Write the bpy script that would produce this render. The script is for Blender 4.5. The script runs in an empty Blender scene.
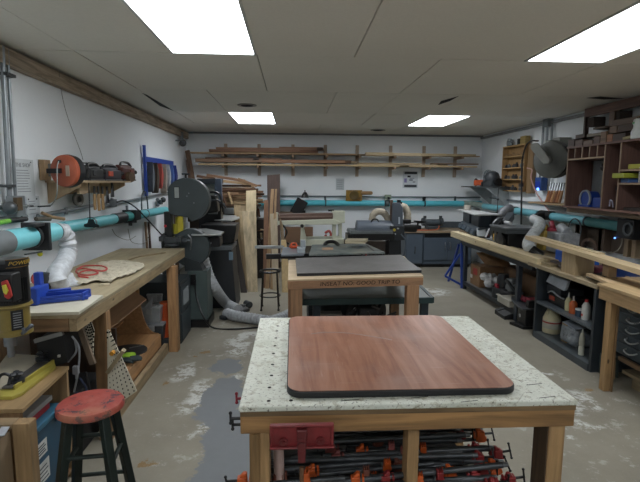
import bpy, bmesh, math, random
from mathutils import Vector as V, Matrix, Euler
random.seed(7)
SC=bpy.context.scene; COL=SC.collection
PI=math.pi
# ---------- camera (measured from the photograph) ----------
CH=1.55; F=470.0; PITCH=math.radians(7.15); YAW=math.radians(3.34); ROLL=math.radians(.42)
cd=bpy.data.cameras.new('camera'); cam=bpy.data.objects.new('camera',cd); COL.objects.link(cam)
cd.sensor_fit='HORIZONTAL'; cd.sensor_width=36; cd.lens=36*F/640; cd.clip_start=.05; cd.clip_end=60
def fwd():
    return V((math.sin(YAW)*math.cos(PITCH),math.cos(YAW)*math.cos(PITCH),-math.sin(PITCH)))
_f=fwd(); _r=V((math.cos(YAW),-math.sin(YAW),0)); _u=_r.cross(_f)
_R=_r*math.cos(ROLL)+_u*math.sin(ROLL); _U=-_r*math.sin(ROLL)+_u*math.cos(ROLL)
cam.matrix_world=Matrix(((_R.x,_U.x,-_f.x,0),(_R.y,_U.y,-_f.y,0),(_R.z,_U.z,-_f.z,CH),(0,0,0,1)))
SC.camera=cam
# a point of the photograph on a known plane of the room -> world
def ray(u,v): return _f+_R*((u-320)/F)-_U*((v-241)/F)
def PZ(u,v,z): d=ray(u,v); return V((0,0,CH))+d*((z-CH)/d.z)
def PX(u,v,x): d=ray(u,v); return V((0,0,CH))+d*(x/d.x)
def PY(u,v,y): d=ray(u,v); return V((0,0,CH))+d*(y/d.y)
# ---------- mesh builder ----------
def perp(d):
    d=d.normalized(); a=V((0,0,1)) if abs(d.z)<.9 else V((1,0,0))
    x=d.cross(a).normalized(); return x,d.cross(x).normalized()
class MB:
    def __init__(s): s.bm=bmesh.new(); s.mi=0
    def m(s,i): s.mi=i; return s
    def face(s,vs):
        try: f=s.bm.faces.new(vs); f.material_index=s.mi; return f
        except ValueError: return None
    def box(s,x0,x1,y0,y1,z0,z1):
        if x0>x1:x0,x1=x1,x0
        if y0>y1:y0,y1=y1,y0
        if z0>z1:z0,z1=z1,z0
        return s.prism([V((x0,y0,z0)),V((x1,y0,z0)),V((x1,y1,z0)),V((x0,y1,z0))],V((0,0,z1-z0)))
    def obox(s,c,sz,rot=(0,0,0)):
        R=Euler(rot).to_matrix(); c=V(c); h=[q/2 for q in sz]
        P=[c+R@V((x*h[0],y*h[1],-h[2])) for x,y in ((-1,-1),(1,-1),(1,1),(-1,1))]
        return s.prism(P,R@V((0,0,sz[2])))
    def bar(s,a,b,w,t,up=(0,0,1)):
        a=V(a);b=V(b);d=(b-a).normalized();up=V(up)
        x=d.cross(up)
        if x.length<1e-3: x=d.cross(V((0,1,0)))
        x.normalize(); y=x.cross(d).normalized()
        P=[a+x*(i*w/2)+y*(j*t/2) for i,j in ((-1,-1),(1,-1),(1,1),(-1,1))]
        return s.prism(P,b-a)
    def prism(s,pts,vec):
        vec=V(vec); A=[s.bm.verts.new(V(p)) for p in pts]; B=[s.bm.verts.new(V(p)+vec) for p in pts]; n=len(pts)
        s.face(A[::-1]); s.face(B)
        for i in range(n): s.face([A[i],A[(i+1)%n],B[(i+1)%n],B[i]])
        return s
    def rings(s,R,closed=False,caps=True):
        n=len(R[0]); L=[[s.bm.verts.new(p) for p in r] for r in R]
        rng=range(len(L)) if closed else range(len(L)-1)
        for k in rng:
            A=L[k];B=L[(k+1)%len(L)]
            for i in range(n): s.face([A[i],A[(i+1)%n],B[(i+1)%n],B[i]])
        if caps and not closed: s.face(L[0][::-1]); s.face(L[-1])
        return s
    def cyl(s,a,b,r,r2=None,n=16):
        a=V(a);b=V(b);r2=r if r2 is None else r2; x,y=perp(b-a)
        return s.rings([[p+(x*math.cos(t)+y*math.sin(t))*q for t in [2*PI*i/n for i in range(n)]] for p,q in ((a,r),(b,r2))])
    def tube(s,pts,r,n=8,closed=False):
        pts=[V(p) for p in pts]; R=[]; N=len(pts); X=None
        for i,p in enumerate(pts):
            if closed: d=pts[(i+1)%N]-pts[i-1]
            else: d=pts[min(i+1,N-1)]-pts[max(i-1,0)]
            d.normalize()
            if X is None: X,_=perp(d)
            X=(X-d*X.dot(d)).normalized(); Y=d.cross(X)
            q=r[i] if isinstance(r,(list,tuple)) else r
            R.append([p+(X*math.cos(t)+Y*math.sin(t))*q for t in [2*PI*k/n for k in range(n)]])
        return s.rings(R,closed=closed)
    def lathe(s,prof,o,axis=(0,0,1),n=24):
        o=V(o);ax=V(axis).normalized();x,y=perp(ax)
        return s.rings([[o+ax*h+(x*math.cos(t)+y*math.sin(t))*max(r,1e-4) for t in [2*PI*k/n for k in range(n)]] for r,h in prof])
    def ball(s,c,r,sc=(1,1,1),n=12):
        c=V(c); R=[]
        for j in range(n//2+1):
            a=-PI/2+PI*j/(n//2); q=max(math.cos(a),1e-3)
            R.append([c+V((math.cos(t)*q*r*sc[0],math.sin(t)*q*r*sc[1],math.sin(a)*r*sc[2])) for t in [2*PI*k/n for k in range(n)]])
        return s.rings(R)
    def disc(s,c,axis,R,r,th,n=32):
        # flat ring (washer) between radii r and R
        c=V(c);ax=V(axis).normalized();x,y=perp(ax)
        return s.rings([[c+ax*h+(x*math.cos(t)+y*math.sin(t))*q for q,h in ((r,0),(R,0),(R,th),(r,th))] for t in [2*PI*k/n for k in range(n)]],closed=True)
def rpts(pts,k=6):
    # smooth curve through points (Catmull-Rom)
    P=[V(p) for p in pts]; P=[P[0]*2-P[1]]+P+[P[-1]*2-P[-2]]; o=[]
    for i in range(1,len(P)-2):
        for j in range(k):
            t=j/k; a,b,c,d=P[i-1:i+3]
            o.append(.5*((2*b)+(c-a)*t+(2*a-5*b+4*c-d)*t*t+(3*b-a-3*c+d)*t**3))
    o.append(P[-2]); return o
def rrect(x0,x1,y0,y1,r,z,k=6):
    o=[]
    for cx,cy,a in ((x1-r,y1-r,0),(x0+r,y1-r,90),(x0+r,y0+r,180),(x1-r,y0+r,270)):
        for i in range(k+1):
            t=math.radians(a+90*i/k); o.append(V((cx+r*math.cos(t),cy+r*math.sin(t),z)))
    return o
# ---------- objects ----------
WM={}
def link(name,mb,mat,parent=None,base=None,bev=0,ang=35):
    bm=mb.bm; bmesh.ops.recalc_face_normals(bm,faces=bm.faces)
    me=bpy.data.meshes.new(name)
    inv=Matrix.Identity(4)
    if parent is not None: inv=WM[parent.name].inverted()
    elif base is not None: inv=Matrix.Translation(V(base)).inverted()
    bm.transform(inv); bm.to_mesh(me); bm.free()
    for mm in (mat if isinstance(mat,(list,tuple)) else [mat]): me.materials.append(mm)
    for p in me.polygons: p.use_smooth=True
    me.set_sharp_from_angle(angle=math.radians(ang))
    o=bpy.data.objects.new(name,me); COL.objects.link(o)
    if parent is not None: o.parent=parent; WM[o.name]=WM[parent.name]
    else:
        if base is not None: o.location=V(base)
        WM[o.name]=Matrix.Translation(V(base)) if base is not None else Matrix.Identity(4)
    if bev:
        b=o.modifiers.new('bevel','BEVEL'); b.width=bev; b.segments=2; b.limit_method='ANGLE'; b.angle_limit=math.radians(40)
    return o
def tags(o,label,cat,group=None):
    o['label']=label; o['category']=cat
    if group: o['group']=group
    return o
def T(name,label,cat,loc,group=None,rot=0):
    o=bpy.data.objects.new(name,None); COL.objects.link(o); o.empty_display_size=.05
    o.location=V(loc); o.rotation_euler=(0,0,rot)
    WM[o.name]=Matrix.Translation(V(loc))@Matrix.Rotation(rot,4,'Z')
    return tags(o,label,cat,group)
def S(name,label,cat,mb,mat,group=None,bev=0,ang=35):
    c=[v.co for v in mb.bm.verts]; lo=[min(p[i] for p in c) for i in range(3)]; hi=[max(p[i] for p in c) for i in range(3)]
    return tags(link(name,mb,mat,None,((lo[0]+hi[0])/2,(lo[1]+hi[1])/2,lo[2]),bev,ang),label,cat,group)
def st(name,mb,mat,bev=0):
    o=link(name,mb,mat,bev=bev); o['kind']='structure'; return o
def Lb(o,label): o['label']=label; return o
def dup(root,loc,label=None,rot=None,scale=None,mats=None):
    def cp(o,par):
        c=o.copy(); COL.objects.link(c)
        if par is not None: c.parent=par
        for ch in list(o.children): cp(ch,c)
        return c
    r=cp(root,None); r.location=V(loc)
    if rot is not None: r.rotation_euler=rot
    if scale is not None: r.scale=(scale,)*3
    if label: r['label']=label
    return r
def txt(name,s,size,mat,o,right,up,parent,ext=.0006,align='CENTER',font_shear=0,sx=1):
    cu=bpy.data.curves.new(name,'FONT'); cu.body=s; cu.size=size; cu.extrude=ext; cu.align_x=align; cu.align_y='CENTER'; cu.resolution_u=3; cu.shear=font_shear
    t=bpy.data.objects.new('t',cu); me=bpy.data.meshes.new_from_object(t); bpy.data.objects.remove(t)
    r=V(right).normalized();n=r.cross(V(up)).normalized();u=n.cross(r)
    M=Matrix(((r.x*sx,u.x,n.x,o[0]),(r.y*sx,u.y,n.y,o[1]),(r.z*sx,u.z,n.z,o[2]),(0,0,0,1)))
    me.transform(WM[parent.name].inverted()@M); me.materials.clear(); me.materials.append(mat)
    ob=bpy.data.objects.new(name,me); COL.objects.link(ob); ob.parent=parent; WM[ob.name]=WM[parent.name]; return ob
# ---------- materials ----------
def lin(c):
    if isinstance(c,str): c=[int(c[i:i+2],16)/255 for i in (0,2,4)]
    return tuple((x/12.92 if x<=.04045 else ((x+.055)/1.055)**2.4) for x in c)+(1,)
class N:
    def __init__(s,name):
        s.m=bpy.data.materials.new(name); s.m.use_nodes=True; s.t=s.m.node_tree; s.b=s.t.nodes['Principled BSDF']
    def n(s,t,**k):
        x=s.t.nodes.new(t)
        for a,b in k.items():
            if a.startswith('_'): x.inputs[int(a[1:])].default_value=b
            elif a in x.inputs and not hasattr(x,a): x.inputs[a].default_value=b
            else: setattr(x,a,b)
        return x
    def l(s,a,b): s.t.links.new(a,b)
    def coord(s,scale=(1,1,1),rot=(0,0,0),loc=(0,0,0)):
        c=s.n('ShaderNodeTexCoord'); m=s.n('ShaderNodeMapping'); m.inputs['Scale'].default_value=scale; m.inputs['Rotation'].default_value=rot; m.inputs['Location'].default_value=loc
        oi=s.n('ShaderNodeObjectInfo'); ad=s.n('ShaderNodeVectorMath',operation='ADD'); mu=s.n('ShaderNodeMath',operation='MULTIPLY'); mu.inputs[1].default_value=17
        s.l(oi.outputs['Random'],mu.inputs[0]); s.l(c.outputs['Object'],m.inputs[0]); s.l(m.outputs[0],ad.inputs[0]); s.l(mu.outputs[0],ad.inputs[1])
        return ad.outputs[0]
    def noise(s,vec,scale,detail=3,rough=.5,dist=0):
        x=s.n('ShaderNodeTexNoise'); x.inputs['Scale'].default_value=scale; x.inputs['Detail'].default_value=detail; x.inputs['Roughness'].default_value=rough; x.inputs['Distortion'].default_value=dist
        s.l(vec,x.inputs['Vector']); return x.outputs['Fac']
    def ramp(s,fac,stops,interp='LINEAR'):
        r=s.n('ShaderNodeValToRGB'); r.color_ramp.interpolation=interp; e=r.color_ramp.elements
        while len(e)<len(stops): e.new(.5)
        for k,(p,c) in enumerate(stops): e[k].position=p; e[k].color=lin(c) if not isinstance(c,float) else (c,c,c,1)
        s.l(fac,r.inputs[0]); return r.outputs[0]
    def mix(s,fac,a,b,mode='MIX'):
        x=s.n('ShaderNodeMix',data_type='RGBA',blend_type=mode)
        if isinstance(fac,(int,float)): x.inputs[0].default_value=fac
        else: s.l(fac,x.inputs[0])
        for i,q in ((6,a),(7,b)):
            if isinstance(q,(tuple,str)): x.inputs[i].default_value=lin(q) if isinstance(q,str) else q
            else: s.l(q,x.inputs[i])
        return x.outputs[2]
    def math(s,op,a,b=0.0):
        x=s.n('ShaderNodeMath',operation=op)
        for i,q in ((0,a),(1,b)):
            if isinstance(q,(int,float)): x.inputs[i].default_value=q
            else: s.l(q,x.inputs[i])
        return x.outputs[0]
    def bump(s,h,strength=.2,dist=.005):
        b=s.n('ShaderNodeBump'); b.inputs['Strength'].default_value=strength; b.inputs['Distance'].default_value=dist; s.l(h,b.inputs['Height']); s.l(b.outputs[0],s.b.inputs['Normal'])
    def fin(s,col=None,rough=.6,metal=0):
        if col is not None:
            if isinstance(col,(str,tuple)): s.b.inputs['Base Color'].default_value=lin(col) if isinstance(col,str) else col
            else: s.l(col,s.b.inputs['Base Color'])
        if isinstance(rough,(int,float)): s.b.inputs['Roughness'].default_value=rough
        else: s.l(rough,s.b.inputs['Roughness'])
        s.b.inputs['Metallic'].default_value=metal; return s.m
MC={}
def plain(c,rough=.55,metal=0,var=.12,scale=9,bump=0):
    # painted / moulded surface with slight wear
    k=(c,rough,metal,var,scale,bump)
    if k in MC: return MC[k]
    g=N('m_'+c); v=g.coord(); f=g.noise(v,scale,4,.6)
    base=lin(c); d=tuple(q*(1-var*1.6) for q in base[:3])+(1,); u=tuple(min(1,q*(1+var)) for q in base[:3])+(1,)
    r=g.n('ShaderNodeValToRGB'); r.color_ramp.elements[0].position=.3; r.color_ramp.elements[1].position=.7
    r.color_ramp.elements[0].color=d; r.color_ramp.elements[1].color=u; g.l(f,r.inputs[0])
    if bump: g.bump(f,bump,.003)
    rr=g.math('ADD',g.math('MULTIPLY',f,.2),rough-.1)
    MC[k]=g.fin(r.outputs[0],rr,metal); return MC[k]
def wood(c,axis='x',con=.25,rough=.6,gs=1.0,knots=False,dirt=.0):
    k=(c,axis,con,rough,gs,knots,dirt,'w')
    if k in MC: return MC[k]
    g=N('wood_'+c); sc={'x':(1.2,16,16),'y':(16,1.2,16),'z':(16,16,1.2)}[axis]; v=g.coord(tuple(q*gs for q in sc))
    f=g.noise(v,2.2,5,.6,.6); f2=g.noise(v,9,3,.6)
    b=lin(c); gy=sum(b[:3])/3; b=tuple((q*.86+gy*.14)*1.04 for q in b[:3])+(1,)
    lo=tuple(q*(1-con*1.5) for q in b[:3])+(1,); hi=tuple(min(1,q*(1+con*.6)) for q in b[:3])+(1,)
    r=g.n('ShaderNodeValToRGB'); e=r.color_ramp.elements; e[0].position=.32; e[1].position=.66; e[0].color=lo; e[1].color=hi; g.l(f,r.inputs[0])
    col=g.mix(g.math('MULTIPLY',f2,.35),r.outputs[0],tuple(q*.55 for q in b[:3])+(1,))
    oi=g.n('ShaderNodeObjectInfo'); hs=g.n('ShaderNodeHueSaturation'); g.l(col,hs.inputs['Color']); g.l(g.math('ADD',g.math('MULTIPLY',oi.outputs['Random'],.3),.88),hs.inputs['Value'])
    col=hs.outputs[0]
    if knots:
        vo=g.n('ShaderNodeTexVoronoi'); vv=g.coord({'x':(1,2.2,2.2),'y':(2.2,1,2.2),'z':(2.2,2.2,1)}[axis]); vo.inputs['Scale'].default_value=4.5; g.l(vv,vo.inputs['Vector'])
        col=g.mix(g.ramp(vo.outputs['Distance'],[(.05,1.0),(.11,0.0)]),col,tuple(q*.25 for q in b[:3])+(1,))
    if dirt:
        dv=g.coord(); col=g.mix(g.ramp(g.noise(dv,5,5,.65),[(.5,0.0),(.72,dirt)]),col,'4b443a')
    g.bump(f,.15,.002); MC[k]=g.fin(col,rough); return MC[k]
def metal(c='8d9194',rough=.35): return plain(c,rough,.85,.15,14)
def emis(c,s):
    g=N('emit_'+c); g.b.inputs['Emission Color'].default_value=lin(c); g.b.inputs['Emission Strength'].default_value=s; return g.fin(c,.5)
M_black=plain('202224',.5); M_blk2=plain('17181a',.35); M_dgrey=plain('3d4245',.5); M_grey=plain('6c7276',.5); M_steel=metal(); M_dsteel=metal('55585a',.45)
M_white=plain('d8dad6',.5); M_rubber=plain('1c1c1d',.75)
M_ply='c9a878'; M_pine='c8a571'; M_mid='a87f50'; M_dk='6d4a32'
# ================= ROOM =================
XL,XR,YB,YF,ZC=-1.99,3.67,9.08,-3.2,2.46
def m_floor():
    g=N('concrete'); v=g.coord()
    tc=g.n('ShaderNodeTexCoord').outputs['Object']
    n1=g.noise(tc,1.1,6,.65); n2=g.noise(tc,14,5,.7); n3=g.noise(tc,60,3,.6)
    col=g.ramp(n1,[(.3,'7c7668'),(.5,'8f8979'),(.72,'9d9889')])
    col=g.mix(g.math('MULTIPLY',n2,.35),col,'6b675c'); col=g.mix(g.math('MULTIPLY',n3,.2),col,'aaa79c')
    # distorted plan coordinates for the stains
    nv=g.n('ShaderNodeTexNoise'); nv.inputs['Scale'].default_value=5; nv.inputs['Detail'].default_value=6; nv.inputs['Roughness'].default_value=.7; g.l(tc,nv.inputs['Vector'])
    a=g.n('ShaderNodeVectorMath',operation='SUBTRACT'); g.l(nv.outputs['Color'],a.inputs[0]); a.inputs[1].default_value=(.5,.5,.5)
    b=g.n('ShaderNodeVectorMath',operation='SCALE'); g.l(a.outputs[0],b.inputs[0]); b.inputs['Scale'].default_value=.3
    c=g.n('ShaderNodeVectorMath',operation='ADD'); g.l(tc,c.inputs[0]); g.l(b.outputs[0],c.inputs[1])
    def blob(lst):
        cur=None
        for (x,y,rx,ry,rt) in lst:
            mp=g.n('ShaderNodeMapping',vector_type='TEXTURE'); mp.inputs['Location'].default_value=(x,y,0); mp.inputs['Rotation'].default_value=(0,0,math.radians(rt)); mp.inputs['Scale'].default_value=(rx,ry,50); g.l(c.outputs[0],mp.inputs[0])
            ln=g.n('ShaderNodeVectorMath',operation='LENGTH'); g.l(mp.outputs[0],ln.inputs[0]); o=ln.outputs['Value']
            cur=o if cur is None else g.math('MINIMUM',cur,o)
        return cur
    # worn-through patches and dust
    flake=g.ramp(g.noise(tc,7,8,.75),[(.56,0.0),(.62,.55)])
    near=blob([(-.65,3.3,.5,1.6,0),(1.9,2.6,.9,1.6,10),(-.7,4.9,.5,.5,0)])
    col=g.mix(g.math('MULTIPLY',g.ramp(near,[(.7,1.0),(1.1,0.0)]),flake),col,'b9b7ae')
    sp=g.ramp(g.noise(tc,22,4,.8),[(.66,0.0),(.69,.6)]); col=g.mix(sp,col,'bcb9ae')
    def PF(u,w): return PZ(u,w,0)
    whites=[]
    for u,w,rx,ry in ((197,395,.10,.34),(203,425,.05,.2),(238,345,.14,.35),(250,335,.15,.15),(185,372,.1,.2),(240,465,.05,.2),(244,440,.05,.12),(566,403,.12,.22),(578,425,.16,.07),(585,400,.08,.2),(540,372,.14,.03),(560,438,.12,.04),(236,380,.06,.16),(205,452,.04,.12),(430,292,.35,.3)):
        p=PF(u,w); whites.append((p.x,p.y,rx,ry,random.uniform(-15,15)))
    col=g.mix(g.math('MULTIPLY',g.ramp(blob(whites),[(.55,1.0),(1.0,0.0)]),g.ramp(g.noise(tc,9,6,.75),[(.46,0.0),(.52,.85)])),col,'cfd1cc')
    oil=[]
    for u,w,rx,ry in ((228,366,.14,.18),(222,400,.17,.45),(228,440,.17,.45),(232,470,.2,.5),(226,482,.2,.6)):
        p=PF(u,w); oil.append((p.x,p.y,rx,ry,0))
    om=g.ramp(blob(oil),[(.9,1.0),(.97,0.0)])
    col=g.mix(om,col,g.mix(g.math('MULTIPLY',n2,.5),'73777a','83878a'))
    rust=[]
    for u,w in ((168,382),(206,352),(196,356),(590,390),(150,462)):
        p=PF(u,w); rust.append((p.x,p.y,.035,.03,20))
    col=g.mix(g.ramp(blob(rust),[(.7,.8),(1.0,0.0)]),col,'8a6a35')
    g.bump(n2,.15,.004); return g.fin(col,.62)
def m_wall(c):
    g=N('painted_block'); tc=g.n('ShaderNodeTexCoord').outputs['Object']
    n=g.noise(tc,1.3,5,.6); n2=g.noise(tc,40,3,.6)
    col=g.mix(g.math('MULTIPLY',n2,.15),g.ramp(n,[(.3,c),(.7,'f3f6f8')]),'cdd3d6'); g.bump(n2,.12,.003); return g.fin(col,.75)
def m_ceil():
    g=N('ceiling_panel'); tc=g.n('ShaderNodeTexCoord').outputs['Object']
    n=g.noise(tc,.8,4,.6); n2=g.noise(tc,55,3,.7)
    col=g.mix(g.math('MULTIPLY',n2,.2),g.ramp(n,[(.3,'e6e3d9'),(.7,'edeae0')]),'8f8b82'); g.bump(n2,.1,.002); return g.fin(col,.85)
st('floor',MB().box(XL-.1,XR+.1,YF-.1,YB+.1,-.1,0),m_floor())
wm=m_wall('ebf0f3')
st('wall_left',MB().box(XL-.1,XL,YF,YB,0,ZC+.1),wm)
st('wall_right',MB().box(XR,XR+.1,YF,YB,0,ZC+.1),wm)
st('wall_back',MB().box(XL-.1,XR+.1,YB,YB+.1,0,ZC+.1),wm)
st('wall_front',MB().box(XL-.1,XR+.1,YF-.1,YF,0,ZC+.1),wm)
# ceiling of lay-up panels with openings where the four troffers sit
ys=[YF,-1.45,-.23,.99,2.33,3.57,4.94,6.43,7.70,YB]
holes=[(-.87,2.33),(-.87,6.43),(-.87,-1.45),(1.73,2.33),(1.83,6.43),(1.73,-1.45)]
cb=MB(); seam=MB()
def inhole(x,y):
    for hx,hy in holes:
        if hx-.01<x<hx+.62 and hy-.01<y<hy+1.25: return True
    return False
xs=[XL,-1.55,-.87,-.26,.45,1.1,1.79,2.40,3.02,XR]
for j in range(len(ys)-1):
    xs=[XL,-1.55,-.87,-.26,.45,1.1]+([1.83,2.44] if j>=6 else [1.73,2.34])+[3.02,XR]
    for i in range(len(xs)-1):
        mx,my=(xs[i]+xs[i+1])/2,(ys[j]+ys[j+1])/2
        if inhole(mx,my): continue
        g_=.004; dz=random.uniform(0,.003)
        y0,y1=ys[j],ys[j+1]
        # panels alternate between whole and joined widths, so only some long seams show
        wl=g_ if (i+j)%2==0 else 0; wr=g_ if (i+1+j)%2==0 else 0
        cb.box(xs[i]+wl,xs[i+1]-wr,y0+g_,y1-g_,ZC+(dz if wl or wr else 0),ZC+.02)
st('ceiling',cb,m_ceil())
st('ceiling.001',MB().box(XL-.1,XR+.1,YF-.1,YB+.1,ZC+.16,ZC+.2),plain('4a4844',.9))
fm=plain('c9cbc8',.5); em=emis('f6faff',5.4)
nm={(-.87,2.33):'large recessed ceiling light panel at upper left, above the front workbench',(1.73,2.33):'recessed ceiling light panel cut by the right edge, nearest the right wall',(-.87,6.43):'smaller looking far ceiling light panel on the left, above the leaning plywood',(1.83,6.43):'far ceiling light panel on the right, above the grey cabinets',(-.87,-1.45):'ceiling light panel behind the viewpoint on the left',(1.73,-1.45):'ceiling light panel behind the viewpoint on the right'}
for hx,hy in holes:
    t=T('ceiling_light',nm[(hx,hy)],'ceiling light',(hx+.305,hy+.61,ZC),'recessed ceiling light panels')
    x0,x1,y0,y1=hx,hx+.61,hy,hy+1.24
    f=MB()
    for a in ((x0,x0+.018,y0,y1),(x1-.018,x1,y0,y1),(x0,x1,y0,y0+.018),(x0,x1,y1-.018,y1)): f.box(a[0],a[1],a[2],a[3],ZC-.004,ZC+.06)
    link('frame',f,fm,t); link('diffuser',MB().box(x0+.018,x1-.018,y0+.018,y1-.018,ZC+.004,ZC+.012),em,t)
# round vents, torn slots
for u,v,r,l in ((247,105,.085,'dark round ceiling vent beside the far left light panel'),(378,130,.1,'dark round ceiling vent near the back wall')):
    p=PZ(u,v,ZC); t=T('ceiling_vent',l,'vent',(p.x,p.y,ZC),'round ceiling vents')
    link('rim',MB().disc((p.x,p.y,ZC-.008),(0,0,1),r+.03,r-.01,.008),plain('8f8d86',.5),t)
    q=MB()
    q.cyl((p.x,p.y,ZC-.004),(p.x,p.y,ZC-.001),r)
    for k in range(4): q.disc((p.x,p.y,ZC-.01),(0,0,1),r*(.25+.2*k),r*(.2+.2*k),.006,20)
    link('grille',q,plain('26282c',.6),t)
for k,pp in enumerate([((142,93),(147,95),(174,111),(160,106)),((438,105),(441,101),(459,96),(450,101)),((586,98),(600,96.5),(625,98.5),(604,99.5))]):
    P=[PZ(u,v,ZC-.001) for u,v in pp]; st('trim_%d'%(k+10),MB().prism([V((p.x,p.y,ZC-.0015)) for p in P],(0,0,.001)),plain('1d1c1a',.9))
# rough beam along the top of the left wall, conduit rail at the right
bmt=wood('a8967f','y',.35,.8,dirt=.3)
st('trim_1',MB().box(XL,-1.93,YF,YB-.06,2.325,2.44),bmt)
st('trim_2',MB().box(XL+.0,-1.955,YF,YB-.06,2.44,2.452),plain('2a2724',.9))  # dark strip stands in for the shaded gap between beam and ceiling
st('trim_3',MB().box(XR-.045,XR,YF,YB,2.395,2.43),plain('8d9092',.5))
st('trim_4',MB().box(XL,XR,YB-.03,YB,2.43,2.46),plain('85868a',.6))
# ================= FRONT WORKBENCH =================
def m_scuffed():
    g=N('chipped_white_paint'); v=g.coord()
    f=g.noise(v,7,7,.72); f2=g.noise(v,28,5,.75); f3=g.noise(v,90,2,.6)
    col=g.ramp(f,[(.3,'c3c7b8'),(.55,'dcdfd4'),(.75,'c4c7b4')])
    col=g.mix(g.ramp(f2,[(.5,0.0),(.64,.6)]),col,'98927a'); col=g.mix(g.ramp(f3,[(.6,0.0),(.69,.8)]),col,'4a4434')
    vo=g.n('ShaderNodeTexVoronoi',feature='DISTANCE_TO_EDGE'); vo.inputs['Scale'].default_value=11; g.l(v,vo.inputs['Vector'])
    col=g.mix(g.math('MULTIPLY',g.ramp(vo.outputs['Distance'],[(.0,.7),(.03,0.0)]),g.ramp(f,[(.45,0.0),(.6,1.0)])),col,'6d6a55')
    g.bump(f2,.35,.004); return g.fin(col,.6)
fb=T('workbench','large front workbench with chipped white painted top and pine frame','workbench',(.38,1.9,0))
bx0,bx1,by0,by1=-.165,.925,1.41,2.38
link('bench_top',MB().box(bx0-.004,bx1+.004,by0-.006,by1,.832,.85),[m_scuffed()],fb,bev=.004)
wf=wood('a67a42','x',.45,.6,.7,True,.2); wfy=wood('9c7a4a','y',.3,.6,1,True,.25); wfz=wood('a98350','z',.3,.6,1,True,.2)
link('top_edge',MB().box(bx0,bx1,by0-.003,by0+.012,.816,.832),wood('8d7048','x',.4,.7),fb)
link('apron',MB().box(bx0,bx1,by0,by0+.038,.757,.818),wf,fb,bev=.003)
link('apron',MB().box(bx0,bx1,by1-.04,by1-.002,.75,.832),wf,fb,bev=.003)
link('apron',MB().box(bx0,bx0+.038,by0+.04,by1-.042,.75,.832),wfy,fb,bev=.003)
link('apron',MB().box(bx1-.038,bx1,by0+.04,by1-.042,.75,.832),wfy,fb,bev=.003)
def leg(x0,x1,y0,y1,zt,m=wfz,p=fb,zb=0): return link('leg',MB().box(x0,x1,y0,y1,zb,zt),m,p,bev=.003)
leg(-.137,-.074,1.413,1.5,.757)
link('leg_facing_or_shade',MB().box(-.137,-.106,1.405,1.412,.0,.757),wood('9a7440','z',.35,.6,1,True),fb)
leg(.385,.424,1.46,1.53,.757); leg(.846,.9,1.415,1.50,.757)
link('leg_facing_or_shade',MB().box(.842,.846,1.42,1.505,.0,.756),wood('5f4a33','z',.3,.7),fb)  # thin dark skin puts shade into the colour of the leg's left side
leg(-.137,-.06,2.28,2.34,.75); leg(.82,.9,2.28,2.34,.75); leg(.385,.424,2.28,2.34,.75)
# dog holes
hm=plain('15130f',.9)
hl=[(218,0),]
for (u,v) in ((243.5,401),(269,400.5),(245,387),(246,375),(247,364.5),(248,353.5),(249,345.5),(250.3,338),(251,331),(252,326),(288,324.5)):
    p=PZ(u+27 if False else u+26.0,v,.851) if False else PZ(u+0,v,.851)
    pass
holepx=((268.7,401),(291,400.5),(269.5,387.5),(271.5,375.5),(272.5,364.5),(273.5,353.5),(275,345.8),(276,338),(277,331),(277.8,326),(288.5,324))
for u,v in holepx:
    p=PZ(u,v,.85); link('dog_hole',MB().cyl((p.x,p.y,.8496),(p.x,p.y,.8508),.0065,n=12),hm,fb)
for u,v in ((535,385),(548,398),(420,398),(470,402),(350,401)):
    p=PZ(u,v,.85); link('scratch',MB().bar((p.x-.03,p.y,.8505),(p.x+.03,p.y+.01,.8505),.002,.001),hm,fb)
# laminate board lying on the bench
def m_lam():
    g=N('red_laminate'); v=g.coord((14,1.2,1)); v2=g.coord((1,1,1)); vs=g.coord((2,40,1),(0,0,.5)); vs2=g.coord((30,2,1),(0,0,.3))
    f=g.noise(v,1.6,5,.6,.8); f2=g.noise(v2,3,5,.6); sc=g.noise(vs,3,2,.5); s2=g.noise(vs2,4,2,.5)
    col=g.ramp(f,[(.3,'82523f'),(.5,'9c6b54'),(.7,'ac7e67')])
    col=g.mix(g.ramp(f2,[(.46,0.0),(.75,.55)]),col,'ad988f')
    col=g.mix(g.ramp(sc,[(.66,0.0),(.72,.4)]),col,'b89a8c'); col=g.mix(g.ramp(s2,[(.68,0.0),(.74,.3)]),col,'c0a598')
    g.bump(sc,.05,.001); return g.fin(col,g.math('ADD',g.math('MULTIPLY',f2,.3),.25))
sb=T('tabletop_board','reddish brown laminate board with rounded corners and black edge, lying on front workbench','board',(.37,1.87,.85))
link('core',MB().prism(rrect(-.02,.757,1.452,2.315,.055,.8505),(0,0,.0235)),plain('1d1e20',.5),sb,bev=.004)
link('laminate_face',MB().prism(rrect(-.0165,.7535,1.4555,2.3115,.053,.874),(0,0,.0018)),m_lam(),sb)
link('scuff_mark',MB().tube(rpts([PZ(u,v,.876) for u,v in ((311,334),(325,332.5),(345,333),(365,335.5),(392,340))]),.0022,6),plain('b5a49c',.6),sb)
link('scuff_mark',MB().tube(rpts([PZ(u,v,.8758) for u,v in ((300,352),(318,349),(338,347))]),.0008,5),plain('b99a8a',.6),sb)
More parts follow.
